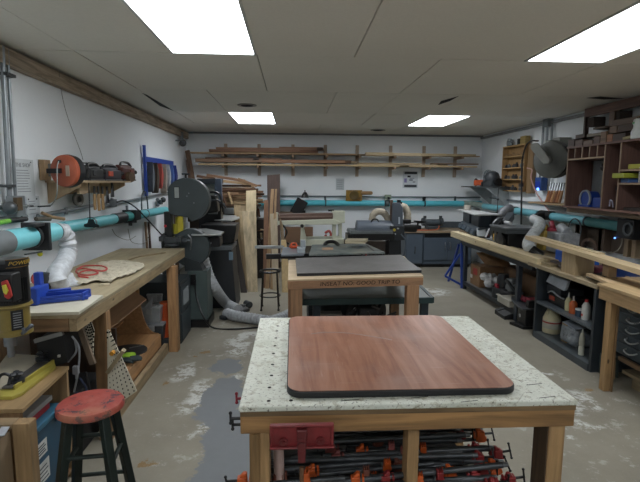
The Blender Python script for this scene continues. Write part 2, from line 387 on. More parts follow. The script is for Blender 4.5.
# red vise
mr=plain('7d2a2c',.45,0,.2,20); mr2=plain('642022',.5,0,.2)
vz=T('bench_vise','red cast iron woodworking vise bolted under the front workbench edge','vise',(.03,1.38,.72))
b=MB(); b.box(-.07,.126,1.355,1.368,.742,.815); 
for a,c in ((-.07,-.06),(.116,.126)): b.box(a,c,1.349,1.368,.742,.813)
b.box(-.07,.126,1.349,1.36,.807,.815); b.box(-.07,.126,1.34,1.37,.742,.749)
link('front_jaw',b,mr,vz,bev=.003)
b=MB(); b.prism([V((.012,1.335,.804)),V((.042,1.335,.804)),V((.038,1.335,.70)),V((.016,1.335,.70))],(0,.03,0)); b.cyl((.027,1.33,.755),(.027,1.36,.755),.014); b.obox((.027,1.334,.775),(.018,.004,.01))
link('screw_housing',b,mr2,vz,bev=.002)
for x in (-.028,.085): link('guide_boss',MB().cyl((x,1.347,.762),(x,1.36,.762),.013).cyl((x,1.34,.762),(x,1.36,.762),.006),mr2,vz)
link('handle_bar',MB().cyl((.027,1.332,.69),(.027,1.332,.5),.0065).ball((.027,1.332,.5),.011),plain('6a4b35',.5),vz)
link('rear_jaw',MB().box(-.065,.12,1.372,1.409,.745,.77),mr2,vz)
# little screw handles on the left end of the bench
def sidescrew(y,z,m,l,name='clamp_screw'):
    t=T(name,l,'clamp',(-.2,y,z))
    link('screw',MB().cyl((-.166,y,z),(-.2,y,z),.005),m,t); link('cross_handle',MB().cyl((-.198,y,z-.015),(-.198,y,z+.018),.004).ball((-.198,y,z-.015),.006).ball((-.198,y,z+.018),.006),m,t)
p=PX(236,398,-.2); sidescrew(p.y,.79,plain('8d1f33',.45),'dark red screw handle sticking out of the left end of the front workbench')
sidescrew(1.43,.80,M_black,'upper black screw handle at the front left corner of the front workbench')
sidescrew(1.475,.755,M_black,'lower black screw handle at the front left corner of the front workbench')
# ================= LEFT WALL =================
def hose(pts,r,pitch=.012,amp=.07,n=14,k=8):
    P=rpts(pts,k); L=[0]
    for i in range(1,len(P)): L.append(L[-1]+(P[i]-P[i-1]).length)
    m=max(8,int(L[-1]/pitch)); Q=[]; R=[]
    j=0
    for i in range(m+1):
        d=L[-1]*i/m
        while j<len(L)-2 and L[j+1]<d: j+=1
        t=(d-L[j])/max(1e-6,L[j+1]-L[j]); Q.append(P[j].lerp(P[j+1],min(1,t))); R.append(r*(1+(amp if i%2 else -amp)))
    return MB().tube(Q,R,n)
cyan=plain('79cdd6',.38,0,.1,4); cyan2=plain('4fb0ad',.4,0,.1,4); M_hose=plain('c3c7cb',.45,0,.15,30)
blackp=plain('26282a',.45)
dp_=T('dust_pipe','long light blue dust collection pipe running along the left wall','dust pipe',(-1.85,5,1.1))
zz=lambda y:1.177-(y-3.2)*.0125
def seg(y0,y1,r=.051,m=cyan,name='pipe_section',x=-1.85,p=dp_): return link(name,MB().cyl((x,y0,zz(y0)),(x,y1,zz(y1)),r,n=24),m,p)
yA=PX(114,225,-1.85).y; yB=PX(124,225,-1.85).y; yC=PX(130,225,-1.85).y; yD=PX(137,217,-1.85).y
seg(3.08,3.86); seg(3.865,yA); seg(yA,yB,.057,blackp,'rubber_coupling'); seg(yB,yC,.053,cyan2,'coupler'); seg(yD,6.95)
for y in (3.863,): seg(y,y+.006,.053,plain('4d9fb0'),'joint_ring')
g=MB(); g.box(-1.93,-1.78,yC,yC+.03,zz(yC)-.075,zz(yC)+.07); g.box(-1.90,-1.80,yC+.03,yD,zz(yC)-.055,zz(yC)+.055); g.box(-1.87,-1.83,yC+.005,yC+.02,zz(yC)-.11,zz(yC)-.06)
link('blast_gate',g,blackp,dp_,bev=.004)
for y in (4.4,6.0): link('strap',MB().disc((-1.85,y,zz(y)),(0,1,0),.056,.05,.02).box(-1.95,-1.9,y,y+.02,zz(y)-.01,zz(y)+.01),M_steel,dp_)
f2=T('dust_pipe_drop','short light blue pipe with black gate and white hose, before the longer pipe','dust pipe',(-1.6,3,1.1))
X=-1.6; z0=1.205; r=.062
y0=PX(9,235,X).y; yg0=PX(31,235,X).y; yg1=PX(39,235,X).y; y1=PX(54,235,X).y
link('pipe_section',MB().cyl((X,y0-.05,z0),(X,yg0,z0),r,n=24).cyl((X,yg1,z0),(X,y1,z0),r,n=24),cyan,f2)
g=MB(); g.cyl((X,yg0-.01,z0),(X,yg0+.015,z0),.072,n=24); g.obox((X,yg0+.06,z0-.005),(.17,.028,.175)); g.obox((X+.05,yg0-.03,z0+.075),(.05,.11,.02)); g.cyl((X,yg1-.02,z0),(X,yg1+.005,z0),.068,n=24)
link('blast_gate',g,blackp,f2,bev=.004)
link('knob',MB().ball((X+.02,yg0+.05,z0-.115),.016),plain('d7cf2a',.4),f2)
link('gate_arm',MB().bar((X+.03,yg0-.13,z0-.09),(X+.03,yg0+.05,z0-.10),.014,.008),M_dgrey,f2)
link('pipe_collar',MB().cyl((X,y0-.3,z0),(X,y0-.04,z0),.068,n=24),plain('6e7476',.45),f2)
link('hose_cuff',MB().cyl((X,y1,z0),(X,y1+.025,z0),.058,n=20),M_dgrey,f2)
e=PZ(62,292,.90); e=V((-1.42,2.97,.9))
e=PZ(57,284,.93); link('corrugated_hose',hose([(X,y1+.02,z0),(X+.01,y1+.10,z0-.01),(X+.02,y1+.14,z0-.08),(X+.04,y1+.08,z0-.18),e+V((0,0,.05)),e+V((.01,0,-.01))],.056,.026,.09,16,12),M_hose,f2)
hc=PZ(64,284.5,.885)
link('floor_sweep',MB().lathe([(.0,.0),(.105,0),(.108,.012),(.075,.022),(.06,.05),(.055,.07),(.05,.075)],(hc.x,hc.y,.882),n=28),M_hose,f2)
# electrical conduits
M_cond=plain('8b9194',.4,.5)
ec=T('conduit','grey electrical conduit rising up the left wall to a junction box with short side runs','conduit',(-1.93,3.36,1.3))
ec_b=MB()
for u0,u1,r in ((2,10,.017),(7,16,.011)):
    a=PX(u0,48,-1.94); b=PX(u1,205,-1.94); ec_b.cyl((a.x,a.y,2.44),b,r,n=10)
for v in (206,218):
    a=PX(-6,v+2,-1.94); b=PX(26,v-2 if v>210 else v,-1.94); ec_b.cyl(a,b,.016,n=10)
link('pipe',ec_b,M_cond,ec)
for v in (75,186): a=PX(8,v,-1.93); link('clamp',MB().obox(a,(.05,.10,.02)),M_dgrey,ec)
a=PX(16,206,-1.92); link('junction_box',MB().obox(a,(.07,.11,.14)),plain('8a8f91',.45,.3),ec,bev=.004)
a=PX(18,204,-1.87); link('outlet',MB().obox(a,(.03,.06,.09)),plain('5b4b35',.5),ec,bev=.003)
a=PX(10,208,-1.87); link('hub',MB().ball(a,.045),plain('5c6163',.4,.5),ec)
a=PX(22,222,-1.93); b=PX(20,212,-1.93); link('elbow',MB().tube([b,(a+b)/2,a],.012),M_dgrey,ec)
rc=T('conduit','thin grey conduit running level along the left wall behind the hanging tools','conduit',(-1.95,5.5,1.38))
a=PX(38,216,-1.95); b=PX(95,205,-1.95); c=PX(180,190,-1.95)
link('pipe',MB().cyl(a,b,.017,n=10).cyl(b+V((0,.25,-.02)),c,.014,n=10),M_cond,rc)
for u,v in ((66,211),(112,201),(127,208)): q=PX(u,v,-1.94); link('clamp',MB().obox(q,(.02,.03,.06)),M_cond,rc)
q=PX(113,203,-1.93); link('outlet_box',MB().obox(q,(.05,.1,.08)),M_grey,rc,bev=.004)
# green garden-like hose / handle pieces at the left edge
a=PX(-2,223,-1.65); b=PX(9,221,-1.65); S('pipe_wrench','green handled bar tool with black tip resting above the blue pipe at the left edge','tool',MB().cyl(a,b,.014).m(1).cyl(b,PX(26,219,-1.65),.015),[plain('6fae3a',.4),M_blk2])
# papers
def paper(pts,x,l,lines,head=None,tilt=0):
    P=[PX(u,v,x) for u,v in pts]; yy0=min(p.y for p in P); yy1=max(p.y for p in P); za=min(p.z for p in P); zb=max(p.z for p in P)
    t=T('notice',l,'notice',(x,(yy0+yy1)/2,za)); link('sheet',MB().box(x-.002,x,yy0,yy1,za,zb),plain('c9cfd1',.7,0,.05),t)
    b=MB(); n=lines
    for k in range(n):
        z=zb-(zb-za)*(.3+.62*k/n); w=(yy1-yy0)*random.uniform(.45,.62); b.box(x,x+.0006,yy0+(yy1-yy0)*.18,yy0+(yy1-yy0)*.18+w,z,z+.004)
    link('text_lines',b,plain('70767a',.8),t)
    if head: txt('heading',head,.042,plain('7b8184',.8),(x+.0005,(yy0+yy1)/2,zb-(zb-za)*.16),(0,1,0),(0,0,1),t)
    for y in (yy0+.03,yy1-.04): link('tack',MB().cyl((x,y,zb-.02),(x+.004,y,zb-.02),.006),M_grey,t)
paper(((14,160),(33,160),(33,197),(14,197)),-1.985,'white typed instruction sheet pinned to the left wall beside the conduits',9,'SHOP SAFETY' if False else 'THE SHOP')
paper(((27,198),(39,196),(39,213),(27,213)),-1.98,'small crumpled white note under the typed sheet on the left wall',4)
# orange cord reel
ore=plain('a8573d',.45,0,.12); 
r=T('cord_reel','round orange retractable cord reel on a wooden block on the left wall','cord reel',(-1.8,3.7,1.5))
q=PX(45,170,-1.96); link('mounting_block',MB().obox(q,(.045,.095,.16)),wood('9c7c55','z',.3),r,bev=.003)
link('bracket',MB().obox(q+V((.04,.02,0)),(.04,.035,.1)),M_steel,r,bev=.003)
cc=PX(66.5,171,-1.72); ax=V((-.28,-.96,0)); 
link('arm',MB().bar(PX(47,171,-1.84),cc+ax*.055,.02,.035,(0,0,1)),M_blk2,r)
link('drum',MB().lathe([(.0,.038),(.105,.038),(.118,.03),(.122,.01),(.122,-.0)],cc,ax,36),ore,r)
link('drum_back',MB().lathe([(.124,.0),(.126,-.02),(.12,-.06),(.0,-.065)],cc,ax,36),M_black,r)
rt=V((.96,-.28,0))
lb=cc+ax*.04+rt*.045; P=[lb+rt*i*.016+V((0,0,j*.04)) for i,j in ((-1,-1),(1,-1),(1,1),(-1,1))]
link('label',MB().prism(P,ax*.002),plain('b9a28f',.6),r); 
link('grommet',MB().cyl(cc+ax*.035+V((-.0,0,.07))-rt*.02,cc+ax*.05+V((0,0,.07))-rt*.02,.012),M_black,r)
c1=cc+ax*.05+V((0,0,.07))-rt*.02
link('cord',MB().tube(rpts([c1,c1+V((.0,-.03,-.05)),PX(57,193,-1.75),PX(53,203,-1.85),PX(47,206,-1.9),PX(22,206,-1.88)]),.004,6),plain('9aa19f',.5),r)
link('cord_wrap',MB().tube([PX(28,206,-1.89),PX(33,206,-1.89)],.007,6).tube([PX(38,206.5,-1.89),PX(50,206,-1.88)],.006,6),M_black,r)
# hanging power outlet from above reel
hp=T('hanging_power_strip','black triple outlet block hanging on a cord below the wall shelf','outlet',(-1.72,4.1,1.15))
o1=PX(87,166,-1.72); o2=PX(90,219,-1.72)
link('cord',MB().tube(rpts([cc+V((0,.1,.07)),PX(84,163,-1.74),o1+V((0,.02,0)),PX(89,190,-1.72),o2]),.005,6),M_black,hp)
link('outlet_block',MB().prism([o2+rt*a*.5+V((0,0,b)) for a,b in ((-.035,0),(.035,0),(.06,-.035),(.13,-.045),(.13,-.07),(-.13,-.07),(-.13,-.045),(-.06,-.035))],(.03,-.03,0)),M_black,hp,bev=.004)
S('wire','thin wire dangling down the left wall from the ceiling beam','wire',MB().tube(rpts([PX(59,72,-1.92),PX(62,95,-1.965),PX(68,118,-1.97),PX(80,150,-1.97),PX(83,160,-1.95)]),.0022,5),plain('77756f'))
# wall shelf with belt sanders
pl=wood('b79d78','y',.2)
sh=T('wall_shelf','small plywood shelf with angled brackets fixed to the left wall','shelf',(-1.85,4.4,1.4))
ya,yb=3.92,5.14; zs=1.53
link('board',MB().prism([V((-1.985,ya,zs)),V((-1.70,ya,zs)),V((-1.70,yb-.05,zs)),V((-1.985,yb+.25,zs))],(0,0,.018)),pl,sh,bev=.002)
for y in (ya+.03,4.95): link('bracket',MB().prism([V((-1.985,y,zs)),V((-1.72,y,zs)),V((-1.72,y,zs-.03)),V((-1.985,y,zs-.17))],(0,.02,0)),wood('b89b74','z',.2),sh)
link('tool_rail',MB().box(-1.985,-1.95,4.0,4.9,zs-.1,zs-.02),pl,sh)
q=PX(85,200,-1.8)
S('angle_bracket_board','triangular plywood offcut leaning under the left end of the wall shelf','board',MB().prism([PX(80,180,-1.78),PX(101,181,-1.78),PX(98,186,-1.78),PX(85,194,-1.78),PX(80,194,-1.78)],(-.02,0,0)),pl)
q=PX(77,199,-1.93); S('tape_roll','round grey metal ring hanging on the left wall under the shelf','ring',MB().lathe([(.05,0),(.062,.0),(.062,.02),(.05,.025),(.03,.02),(.03,.0)],q,(1,-.3,0)),plain('81807a',.4,.4))
for k,(u,vt,vb) in enumerate(((94.5,190,210),(98.5,190,211),(102.5,190,210))):
    a=PX(u,vt+4,-1.76); b=PX(u,vb,-1.76)
    t=T('wooden_handled_tool',('first','second','third')[k]+' from the left of three wooden handled scrapers hanging under the wall shelf','tool',(a.x,a.y,b.z),'wooden handled tools under the shelf')
    link('handle',MB().box(a.x-.01,a.x+.01,a.y-.018,a.y+.018,b.z,a.z),wood('b18c58','z',.25),t,bev=.006); link('blade',MB().box(a.x-.004,a.x+.004,a.y-.014,a.y+.014,a.z,a.z+.07),M_dsteel,t)
for k,(u,v) in enumerate(((107,196),(112,190))):
    a=PX(u,v,-1.78); S('hanging_tool',('black plier handles hanging right of the wooden scrapers','short black tool hanging near the shelf bracket')[k],'tool',MB().tube([a+V((0,0,.09)),a+V((0,.015,.03)),a+V((0,.02,-.07))],.012).tube([a+V((0,0.02,.09)),a+V((0,.0,.03)),a+V((0,-.02,-.07))],.01),M_blk2)
# power tools on it
def router(u,l,body,w,acc,h=.09,k=0):
    h*=1.35; w*=1.25
    c=PX(u,180,-1.82); c.z=zs+.018; t=T('power_sander',l,'power tool',c)
    b=MB(); b.obox(c+V((0,0,h*.45)),(.12,w,h*.7)); b.cyl(c+V((0,-w*.5,h*.75)),c+V((0,w*.45,h*.8)),.035)
    link('body',b,body,t,bev=.014)
    link('base',MB().obox(c+V((.0,0,.008)),(.13,w*1.05,.016)),M_dgrey,t,bev=.003)
    link('handle',MB().tube(rpts([c+V((.02,-w*.45,h*.8)),c+V((.02,-w*.3,h*1.08)),c+V((.02,w*.2,h*1.1)),c+V((.02,w*.45,h*.9))]),.013),M_blk2,t)
    link('accent',MB().obox(c+V((.062,w*.2*(1 if k else -1),h*.5)),(.012,w*.25,h*.35)),acc,t,bev=.004)
    link('dust_port',MB().cyl(c+V((.03,w*.5,h*.5)),c+V((.05,w*.62,h*.55)),.022),M_blk2,t)
    return t
router(91,'black power sander at the left end of the wall shelf',M_black,.24,plain('34373a'),.1)
router(108,'dark belt sander with orange panel in the middle of the wall shelf',plain('2c2a33',.5),.34,plain('d3502c',.5),.1)
router(124,'dark red power sander at the right end of the wall shelf',plain('5b2c26',.5),.3,plain('7e3a2e',.5),.13,1)
c=PX(125,178,-1.75); c.z=zs+.05; S('sanding_disc','round brown abrasive roll at the right end of the wall shelf','roll',MB().lathe([(0,-.05),(.05,-.05),(.056,-.03),(.056,.03),(.05,.05),(0,.05)],c+V((0,.1,.008)),(1,-.4,0)),plain('6f5c49',.7,0,.2,30))
# blue rack with sanding belts
bl=T('belt_rack','blue painted hanging rack on the left wall near the bandsaw','rack',(-1.93,7,1.4)); bm_=plain('2748a4',.45)
a=PX(144,145,-1.95); b=PX(148,196,-1.95); cR=PX(173,165,-1.95); 
link('upright',MB().bar((-1.95,a.y,a.z),(-1.95,a.y+.02,b.z),.05,.03,(1,0,0)),bm_,bl)
link('rail',MB().box(-1.965,-1.94,a.y,cR.y,1.80,1.87),bm_,bl)
beltc=('5a5f66','463b31','a4453c','9b8f84','a8abb0','44609c','24357c')
bn=('dark grey','brown','red and white','tan','pale grey','light blue','deep blue')
for k in range(7):
    y=a.y+.12+k*(cR.y-a.y-.2)/6; L=(.40,.42,.36,.44,.40,.34,.3)[k]; z=1.80
    P=[V((-1.93,y,z)),V((-1.915,y-.05,z-.12)),V((-1.92,y-.07,z-L*.7)),V((-1.93,y-.02,z-L)),V((-1.925,y+.04,z-L*.75)),V((-1.915,y+.03,z-.15))]
    Q=rpts(P+[P[0]],4)[:-1]; 
    S('sanding_belt',bn[k]+' sanding belt hanging from the blue wall rack','sanding belt',MB().rings([[q+V((dx,0,0)) for q in Q] for dx in (-.03,.05)],caps=True),plain(beltc[k],.7,0,.15,20),'sanding belts on the blue rack')
q=PX(145,207,-1.93); S('wall_hose_loop','thin dark hose looped on the left wall conduit near the bandsaw','hose',MB().tube(rpts([q+V((0,-.14,-.12)),q+V((0,-.13,.1)),q+V((0,-.04,.2)),q+V((0,.07,.17)),q+V((0,.12,.0)),q+V((0,.1,-.12))]),.009,8),plain('4c5356'))
q=PX(160,202,-1.93); t=T('wall_valve','small dark air regulator with knobs on the left wall beside the bandsaw','valve',q-V((0,0,.06)))
link('body',MB().obox(q,(.05,.12,.07)).ball(q+V((.03,.06,.03)),.04),M_dgrey,t,bev=.004)
for k in (-1,1): link('knob',MB().cyl(q+V((0,-.1+.0*k,.04*k)),q+V((0,-.14,.04*k)),.022),M_grey,t)
q=PX(182,141,-1.9); t=T('corner_sensor','small round metal fixture on a bracket at the top left far corner','fixture',q)
link('bracket',MB().tube([q+V((-.08,-.12,.0)),q+V((0,-.12,.0)),q+V((0,0,0))],.01),M_grey,t); link('head',MB().lathe([(0,.03),(.05,.02),(.06,0),(.05,-.04),(0,-.05)],q+V((0,.05,-.03)),(.3,-1,-.2)),M_dsteel,t); link('mount',MB().obox(q+V((-.03,.1,.10)),(.06,.05,.12)),M_grey,t)
# loop of wire & cable from the bandsaw over pipe
S('power_cable','black cable sagging from the wall outlet box past the blue pipe to the bandsaw','cable',MB().tube(rpts([PX(117,202,-1.9),PX(124,201,-1.86),PX(135,207,-1.78),PX(147,219,-1.72),PX(160,233,-1.6),PX(166,239,-1.5)]),.008,8),M_blk2)
S('wire','thin wire loops drooping below the blue pipe on the left wall','wire',MB().tube(rpts([PX(112,229,-1.8),PX(117,236,-1.9),PX(128,240,-1.92),PX(136,236,-1.9)]),.003,5).tube(rpts([PX(128,229,-1.8),PX(132,242,-1.93),PX(145,243,-1.93),PX(150,232,-1.93)]),.003,5),plain('8a8878'))
for k,(u,w) in enumerate(((150,.05),(153,.04))):
    a=PX(u,222,-1.9); S('wood_strip',('lighter','darker')[k]+' thin wood strip standing against the left wall behind the long bench','board',MB().bar((-1.93,a.y,.0),(-1.96,a.y,a.z),w,.02,(1,0,0)),wood(('9a7a58','5a4030')[k],'z'))
q=PX(47,222,-1.93); t=T('hammer','wooden handled hammer lying on the blue pipe by the left wall','hammer',q-V((0,0,.05)))
link('handle',MB().tube([PX(42,213,-1.9),PX(52,217,-1.88),PX(64,219,-1.85)],.013),wood('a28155','y'),t); link('head',MB().cyl(PX(36,219,-1.9),PX(50,219,-1.87),.016),plain('6b6458',.5,.3),t)
# ================= LEFT BENCH =================
lb=T('long_workbench','long pine workbench along the left wall with plywood top','workbench',(-1.4,3.5,0))
zt=.88; yN,yF=2.36,4.75; xF=-1.085; xB=-1.71
lw=wood('a08058','y',.3,.6,1,True,.35); lz=wood('9b7448','z',.3,.6,1,True,.25)
link('bench_top',MB().box(xB,xF,yN,yF,zt-.02,zt),wood('a59674','y',.12,.6,.8,False,.35),lb,bev=.002)
link('apron',MB().box(xF-.038,xF,yN,yF,zt-.088,zt-.021),wood('a89066','y',.22,.6,1,True,.35),lb,bev=.003)
link('apron',MB().box(xB,xF-.04,yN,yN+.038,zt-.088,zt-.021),wood('8f6c44','x',.3,.6,1,True,.2),lb,bev=.003)
link('apron',MB().box(xB,xF-.04,yF-.04,yF,zt-.088,zt-.021),wood('8f6c44','x',.3,.6,1,True,.2),lb,bev=.003)
for k in range(3): link('cross_beam',MB().box(xB,xF-.04,3+k*.6,3.038+k*.6,zt-.1,zt-.022),lw,lb)
ylg=2.72; a=PY(94,340,ylg).x; b=PY(107.3,340,ylg).x
leg(a,b,ylg,ylg+.05,zt-.088,lz,lb); leg(a,b-.01,ylg+.052,ylg+.09,zt-.088,lz,lb)
yl=4.2; a=PY(168,320,yl).x; b=PY(177,320,yl).x
leg(a,b,yl,yl+.09,zt-.088,wood('a3794a','z',.3,.6,1,True),lb)
leg(xB,xB+.08,ylg,ylg+.04,zt-.088,lz,lb); leg(xB,xB+.08,yl,yl+.04,zt-.088,lz,lb)
link('floor_runner',MB().box(-1.17,-1.13,2.75,yl,0,.085),wood('9d8763','y',.25,.6,1,True,.4),lb,bev=.003)
# things on top
A=PZ(80,311.5,.895);B=PZ(101.5,295.5,.895)
S('faced_board','thick white faced board lying across the near end of the long workbench','board',MB().prism([V((-1.66,2.30,.8815)),V((A.x,A.y-.01,.8815)),V((B.x+.01,B.y,.8815)),V((-1.66,2.72,.8815))],(0,0,.016)),[plain('cfcbb8',.5,0,.08)],bev=.001)
blue=plain('2246a8',.4)
bc=T('blue_router_fence','bright blue plastic jig with raised end lying on the white board','jig',(-1.25,2.4,.9))
a=PZ(38,303,.9);b=PZ(88,298,.9); 
link('long_rail',MB().bar(a+V((0,0,.012)),b+V((0,0,.012)),.075,.022),blue,bc,bev=.003)
link('channel',MB().bar(a+V((0,.03,.035)),b+V((0,.03,.035)),.012,.024).bar(a+V((0,-.03,.03)),b+V((0,-.03,.03)),.01,.014),blue,bc,bev=.002)
link('end_plate',MB().obox(b+V((-.008,0,.02)),(.012,.1,.042)),blue,bc,bev=.002)
link('upright',MB().obox(a+V((-.0,.01,.045)),(.05,.13,.09)).obox(a+V((-.02,.06,.1)),(.035,.04,.11)),blue,bc,bev=.004)
link('cross_rail',MB().bar(a+V((.0,.06,.045)),a+V((.12,.12,.045)),.03,.02),blue,bc,bev=.003)
for k in (.25,.5,.75): p=a.lerp(b,k); link('screw',MB().cyl(p+V((0,-.02,.022)),p+V((0,-.02,.027)),.006,n=8),M_blk2,bc)
q=PZ(44,292,.9); t=T('router_motor','small silver and black motor standing behind the blue jig','power tool',q)
link('body',MB().lathe([(0,0),(.035,0),(.038,.03),(.03,.09),(.036,.11),(0,.12)],q),plain('45484b',.4,.4),t); link('cord_coil',MB().disc(q+V((-.02,-.03,.085)),(1,-.6,.1),.035,.025,.012,20),plain('b04a42',.5),t)
# crumpled kraft sheet
ou=[(60,285),(63,276),(80,273),(100,264),(112,262),(134,262.5),(145,266),(140,270.5),(128,276),(118,279),(108,283.5),(96,282),(84,285),(72,284.5)]
ct=bmesh.new()
def m_paper():
    g=N('crumpled_paper'); v=g.coord(); f=g.noise(v,22,6,.8); col=g.ramp(f,[(.35,'9c937e'),(.5,'c2baa4'),(.68,'d0c9b5')]); g.bump(f,.7,.01); return g.fin(col,.85)
pc=V((0,0,0)); Pz=[PZ(u,v,.885) for u,v in ou]
for q in Pz: pc+=q/len(Pz)
b=MB(); random.seed(3); ring=[]
out=rpts(Pz+[Pz[0]],4)[:-1]; K=9; lay=[]
for k in range(1,K+1):
    s_=k/K; lay.append([b.bm.verts.new(pc.lerp(o_,s_*(1+(random.uniform(-.04,.04) if k==K else random.uniform(-.02,.02))))+V((0,0,.004+random.uniform(0,.012)+(.012*s_**4 if k<K else .0)))) for o_ in out])
cv=b.bm.verts.new(pc+V((0,0,.012)))
for i in range(len(out)):
    b.face([cv,lay[0][i],lay[0][(i+1)%len(out)]])
    for k in range(K-1): b.face([lay[k][i],lay[k+1][i],lay[k+1][(i+1)%len(out)],lay[k][(i+1)%len(out)]])
o=S('kraft_sheet','crumpled tan paper sheet with ragged dark edge spread on the long workbench','paper',b,[m_paper()],ang=180); sm=o.modifiers.new('solid','SOLIDIFY'); sm.thickness=.003; sm.offset=1
rd=plain('b5443c',.5)
S('red_cord_coil','loosely coiled red cord lying on the long workbench behind the paper','cord',MB().tube(rpts([PZ(u,v,.915) for u,v in ((77,269),(84,266),(93,265.5),(102,266),(107,268.5),(103,271),(94,270),(82,268.5),(76,271),(80,274.5),(90,275),(98,273),(93,270.5),(82,271.5),(79,276),(88,277.5))]),.006,6),rd)
q=PZ(115,275,.89); S('wood_scrap','small white wood scrap at the edge of the crumpled paper','offcut',MB().obox(PZ(105,284.5,.888),(.06,.03,.012),(0,0,.4)),wood('d8c9a8','x'))
S('wood_strip','long thin stick lying on the far half of the long workbench','stick',MB().bar(PZ(118,263,.886),PZ(139,256.5,.886),.012,.008).bar(PZ(139,256.5,.886),PZ(165,252.5,.886),.02,.008),wood('8d7a58','y'))
for k,(u,v) in enumerate(((66,265.5),)): q=V((-1.69,3.3,.881)); S('small_black_peg','tiny black peg standing near the wall on the long workbench','peg',MB().cyl(q,q+V((0,0,.025)),.012),M_blk2)
# vise at far end of bench
q=PZ(172,246,.885); t=T('machinist_vise','dark steel bench vise clamped at the far end of the long workbench','vise',q)
b=MB(); b.cyl(q,q+V((0,0,.03)),.07); b.obox(q+V((0,0,.06)),(.13,.09,.06)); b.obox(q+V((-.09,0,.08)),(.05,.13,.05))
link('body',b,M_dgrey,t,bev=.006); link('jaw',MB().obox(q+V((.09,0,.075)),(.04,.14,.06)).bar(q+V((-.02,0,.06)),q+V((.15,0,.06)),.05,.04),M_dgrey,t,bev=.004)
link('screw',MB().cyl(q+V((.1,0,.055)),q+V((.19,0,.055)),.013),M_steel,t); link('handle_bar',MB().tube(rpts([q+V((.17,-.03,.12)),q+V((.2,-.02,.07)),q+V((.19,-.02,-.04))]),.008),M_steel,t)
# ---- under the left bench
pk=plain('8a5f3a',.6,0,.1); pg=N('pegboard_white'); 
def m_peg():
    g=N('pegboard'); v=g.n('ShaderNodeTexCoord').outputs['Object']; f=g.noise(v,4,5,.7)
    return g.fin(g.ramp(f,[(.35,'c9c2ac'),(.6,'d8d3c2'),(.7,'b0a88e')]),.7)
mp=m_peg()
def pegboard(P,label,thick=.006,dark=True):
    # P: 4 corners, holes on a 25mm grid between
    P=[V(p) for p in P]; n=(P[1]-P[0]).cross(P[3]-P[0]).normalized()
    if n.dot(V((0,0,CH))-P[0])<0: n=-n
    t=T('pegboard',label,'pegboard',min(P,key=lambda p:p.z)); link('panel',MB().prism(P,-n*thick),mp,t)
    b=MB(); U=(P[1]-P[0]); W_=(P[3]-P[0]); nu=max(2,int(max(U.length,(P[2]-P[3]).length)/.03)); nw=max(2,int(W_.length/.03))
    for i in range(nu):
        for j in range(nw):
            c=P[0]+(P[1]-P[0])*((i+.5)/nu); d=P[3]+(P[2]-P[3])*((i+.5)/nu); q=c.lerp(d,(j+.5)/nw); b.cyl(q-n*.001,q+n*.0006,.006,n=6)
    link('holes',b,plain('17150f',.9),t); return t
t=pegboard([PY(107,330,2.62),PY(109,330,2.62),PY(134,395,2.62)+V((0,.05,0)),PY(108,411,2.62)],'white pegboard leaning to the right of the near leg of the long workbench')
a=PY(108,372,2.6);b=PY(124,350,2.6); link('rail',MB().bar(a,b,.02,.04,(0,-1,0)),wood('9c8c68','z'),t)
q=PY(113.5,352,2.6); link('yellow_hook',MB().cyl(q,q+V((0,-.03,0)),.012),plain('d8982a',.5),t)
pegboard([PY(78,322,2.62),PY(90,318,2.62),PY(94,330,2.62),PY(93,362,2.62)],'slanted pegboard strip leaning behind the near leg of the long workbench')
S('brace_board','grey brown board leaning diagonally behind the near leg of the long workbench','board',MB().bar(PY(78,322,2.58),PY(93,364,2.58),.03,.02,(0,-1,0)),wood('84705a','z'))
# tipped plywood cabinet
bw=wood('b58550','y',.2); bwd=wood('97683c','y',.2)
tc=T('plywood_cabinet','open plywood stand with curved cheek and round black disc, under the long workbench','cabinet',(-1.4,3.7,0))
X0,X1,Y0,Y1,Z1=-1.62,-1.18,3.3,4.15,.19
link('base_box',MB().box(X0,X1,Y0,Y1,.075,Z1),bw,tc,bev=.002); link('plinth',MB().box(X0,X1-.03,Y0+.02,Y1,0,.074),bwd,tc)
q=V((-1.33,3.72,Z1)); link('round_plate',MB().cyl(q+V((0,0,-.004)),q+V((0,0,.004)),.155,n=40),plain('2b2a2a',.6,0,.2,30),tc)
link('plate_handle',MB().bar(q+V((0,.05,.008)),q+V((.1,.12,.008)),.008,.004),M_steel,tc)
pr=[V((X0,Y1,Z1)),V((-1.2,Y1,Z1))]+[V((-1.2-.16*math.sin(t)**.8,Y1,Z1+.42*(1-math.cos(t)))) for t in [PI/2*i/8 for i in range(1,9)]]+[V((X0,Y1,.68))]
link('curved_cheek',MB().prism(pr,(0,.018,0)),bw,tc,bev=.001)
link('back_panel',MB().box(X0-.018,X0,Y0,Y1+.018,Z1,.68),bwd,tc)
link('inner_shelf',MB().box(X0,-1.5,Y0+.05,Y1,.3,.318),bwd,tc)
a=PX(107,303,-1.17);S('sloping_panel','thin brown plywood panel sloping down under the long workbench above the stand','board',MB().prism([V((-1.60,2.95,.80)),V((-1.15,2.98,.74)),V((-1.15,3.75,.60)),V((-1.60,4.05,.80))] if False else [V((-1.17,3.0,.60)),V((-1.17,3.75,.60)),V((-1.55,4.05,.73)),V((-1.55,3.0,.73))],(0,0,.012)),wood('96704c','y',.15),bev=.001)
q=PZ(124,359,.2); 
t=T('work_gloves','pair of green and black work gloves lying on the plywood stand','gloves',PZ(123,360,.195))
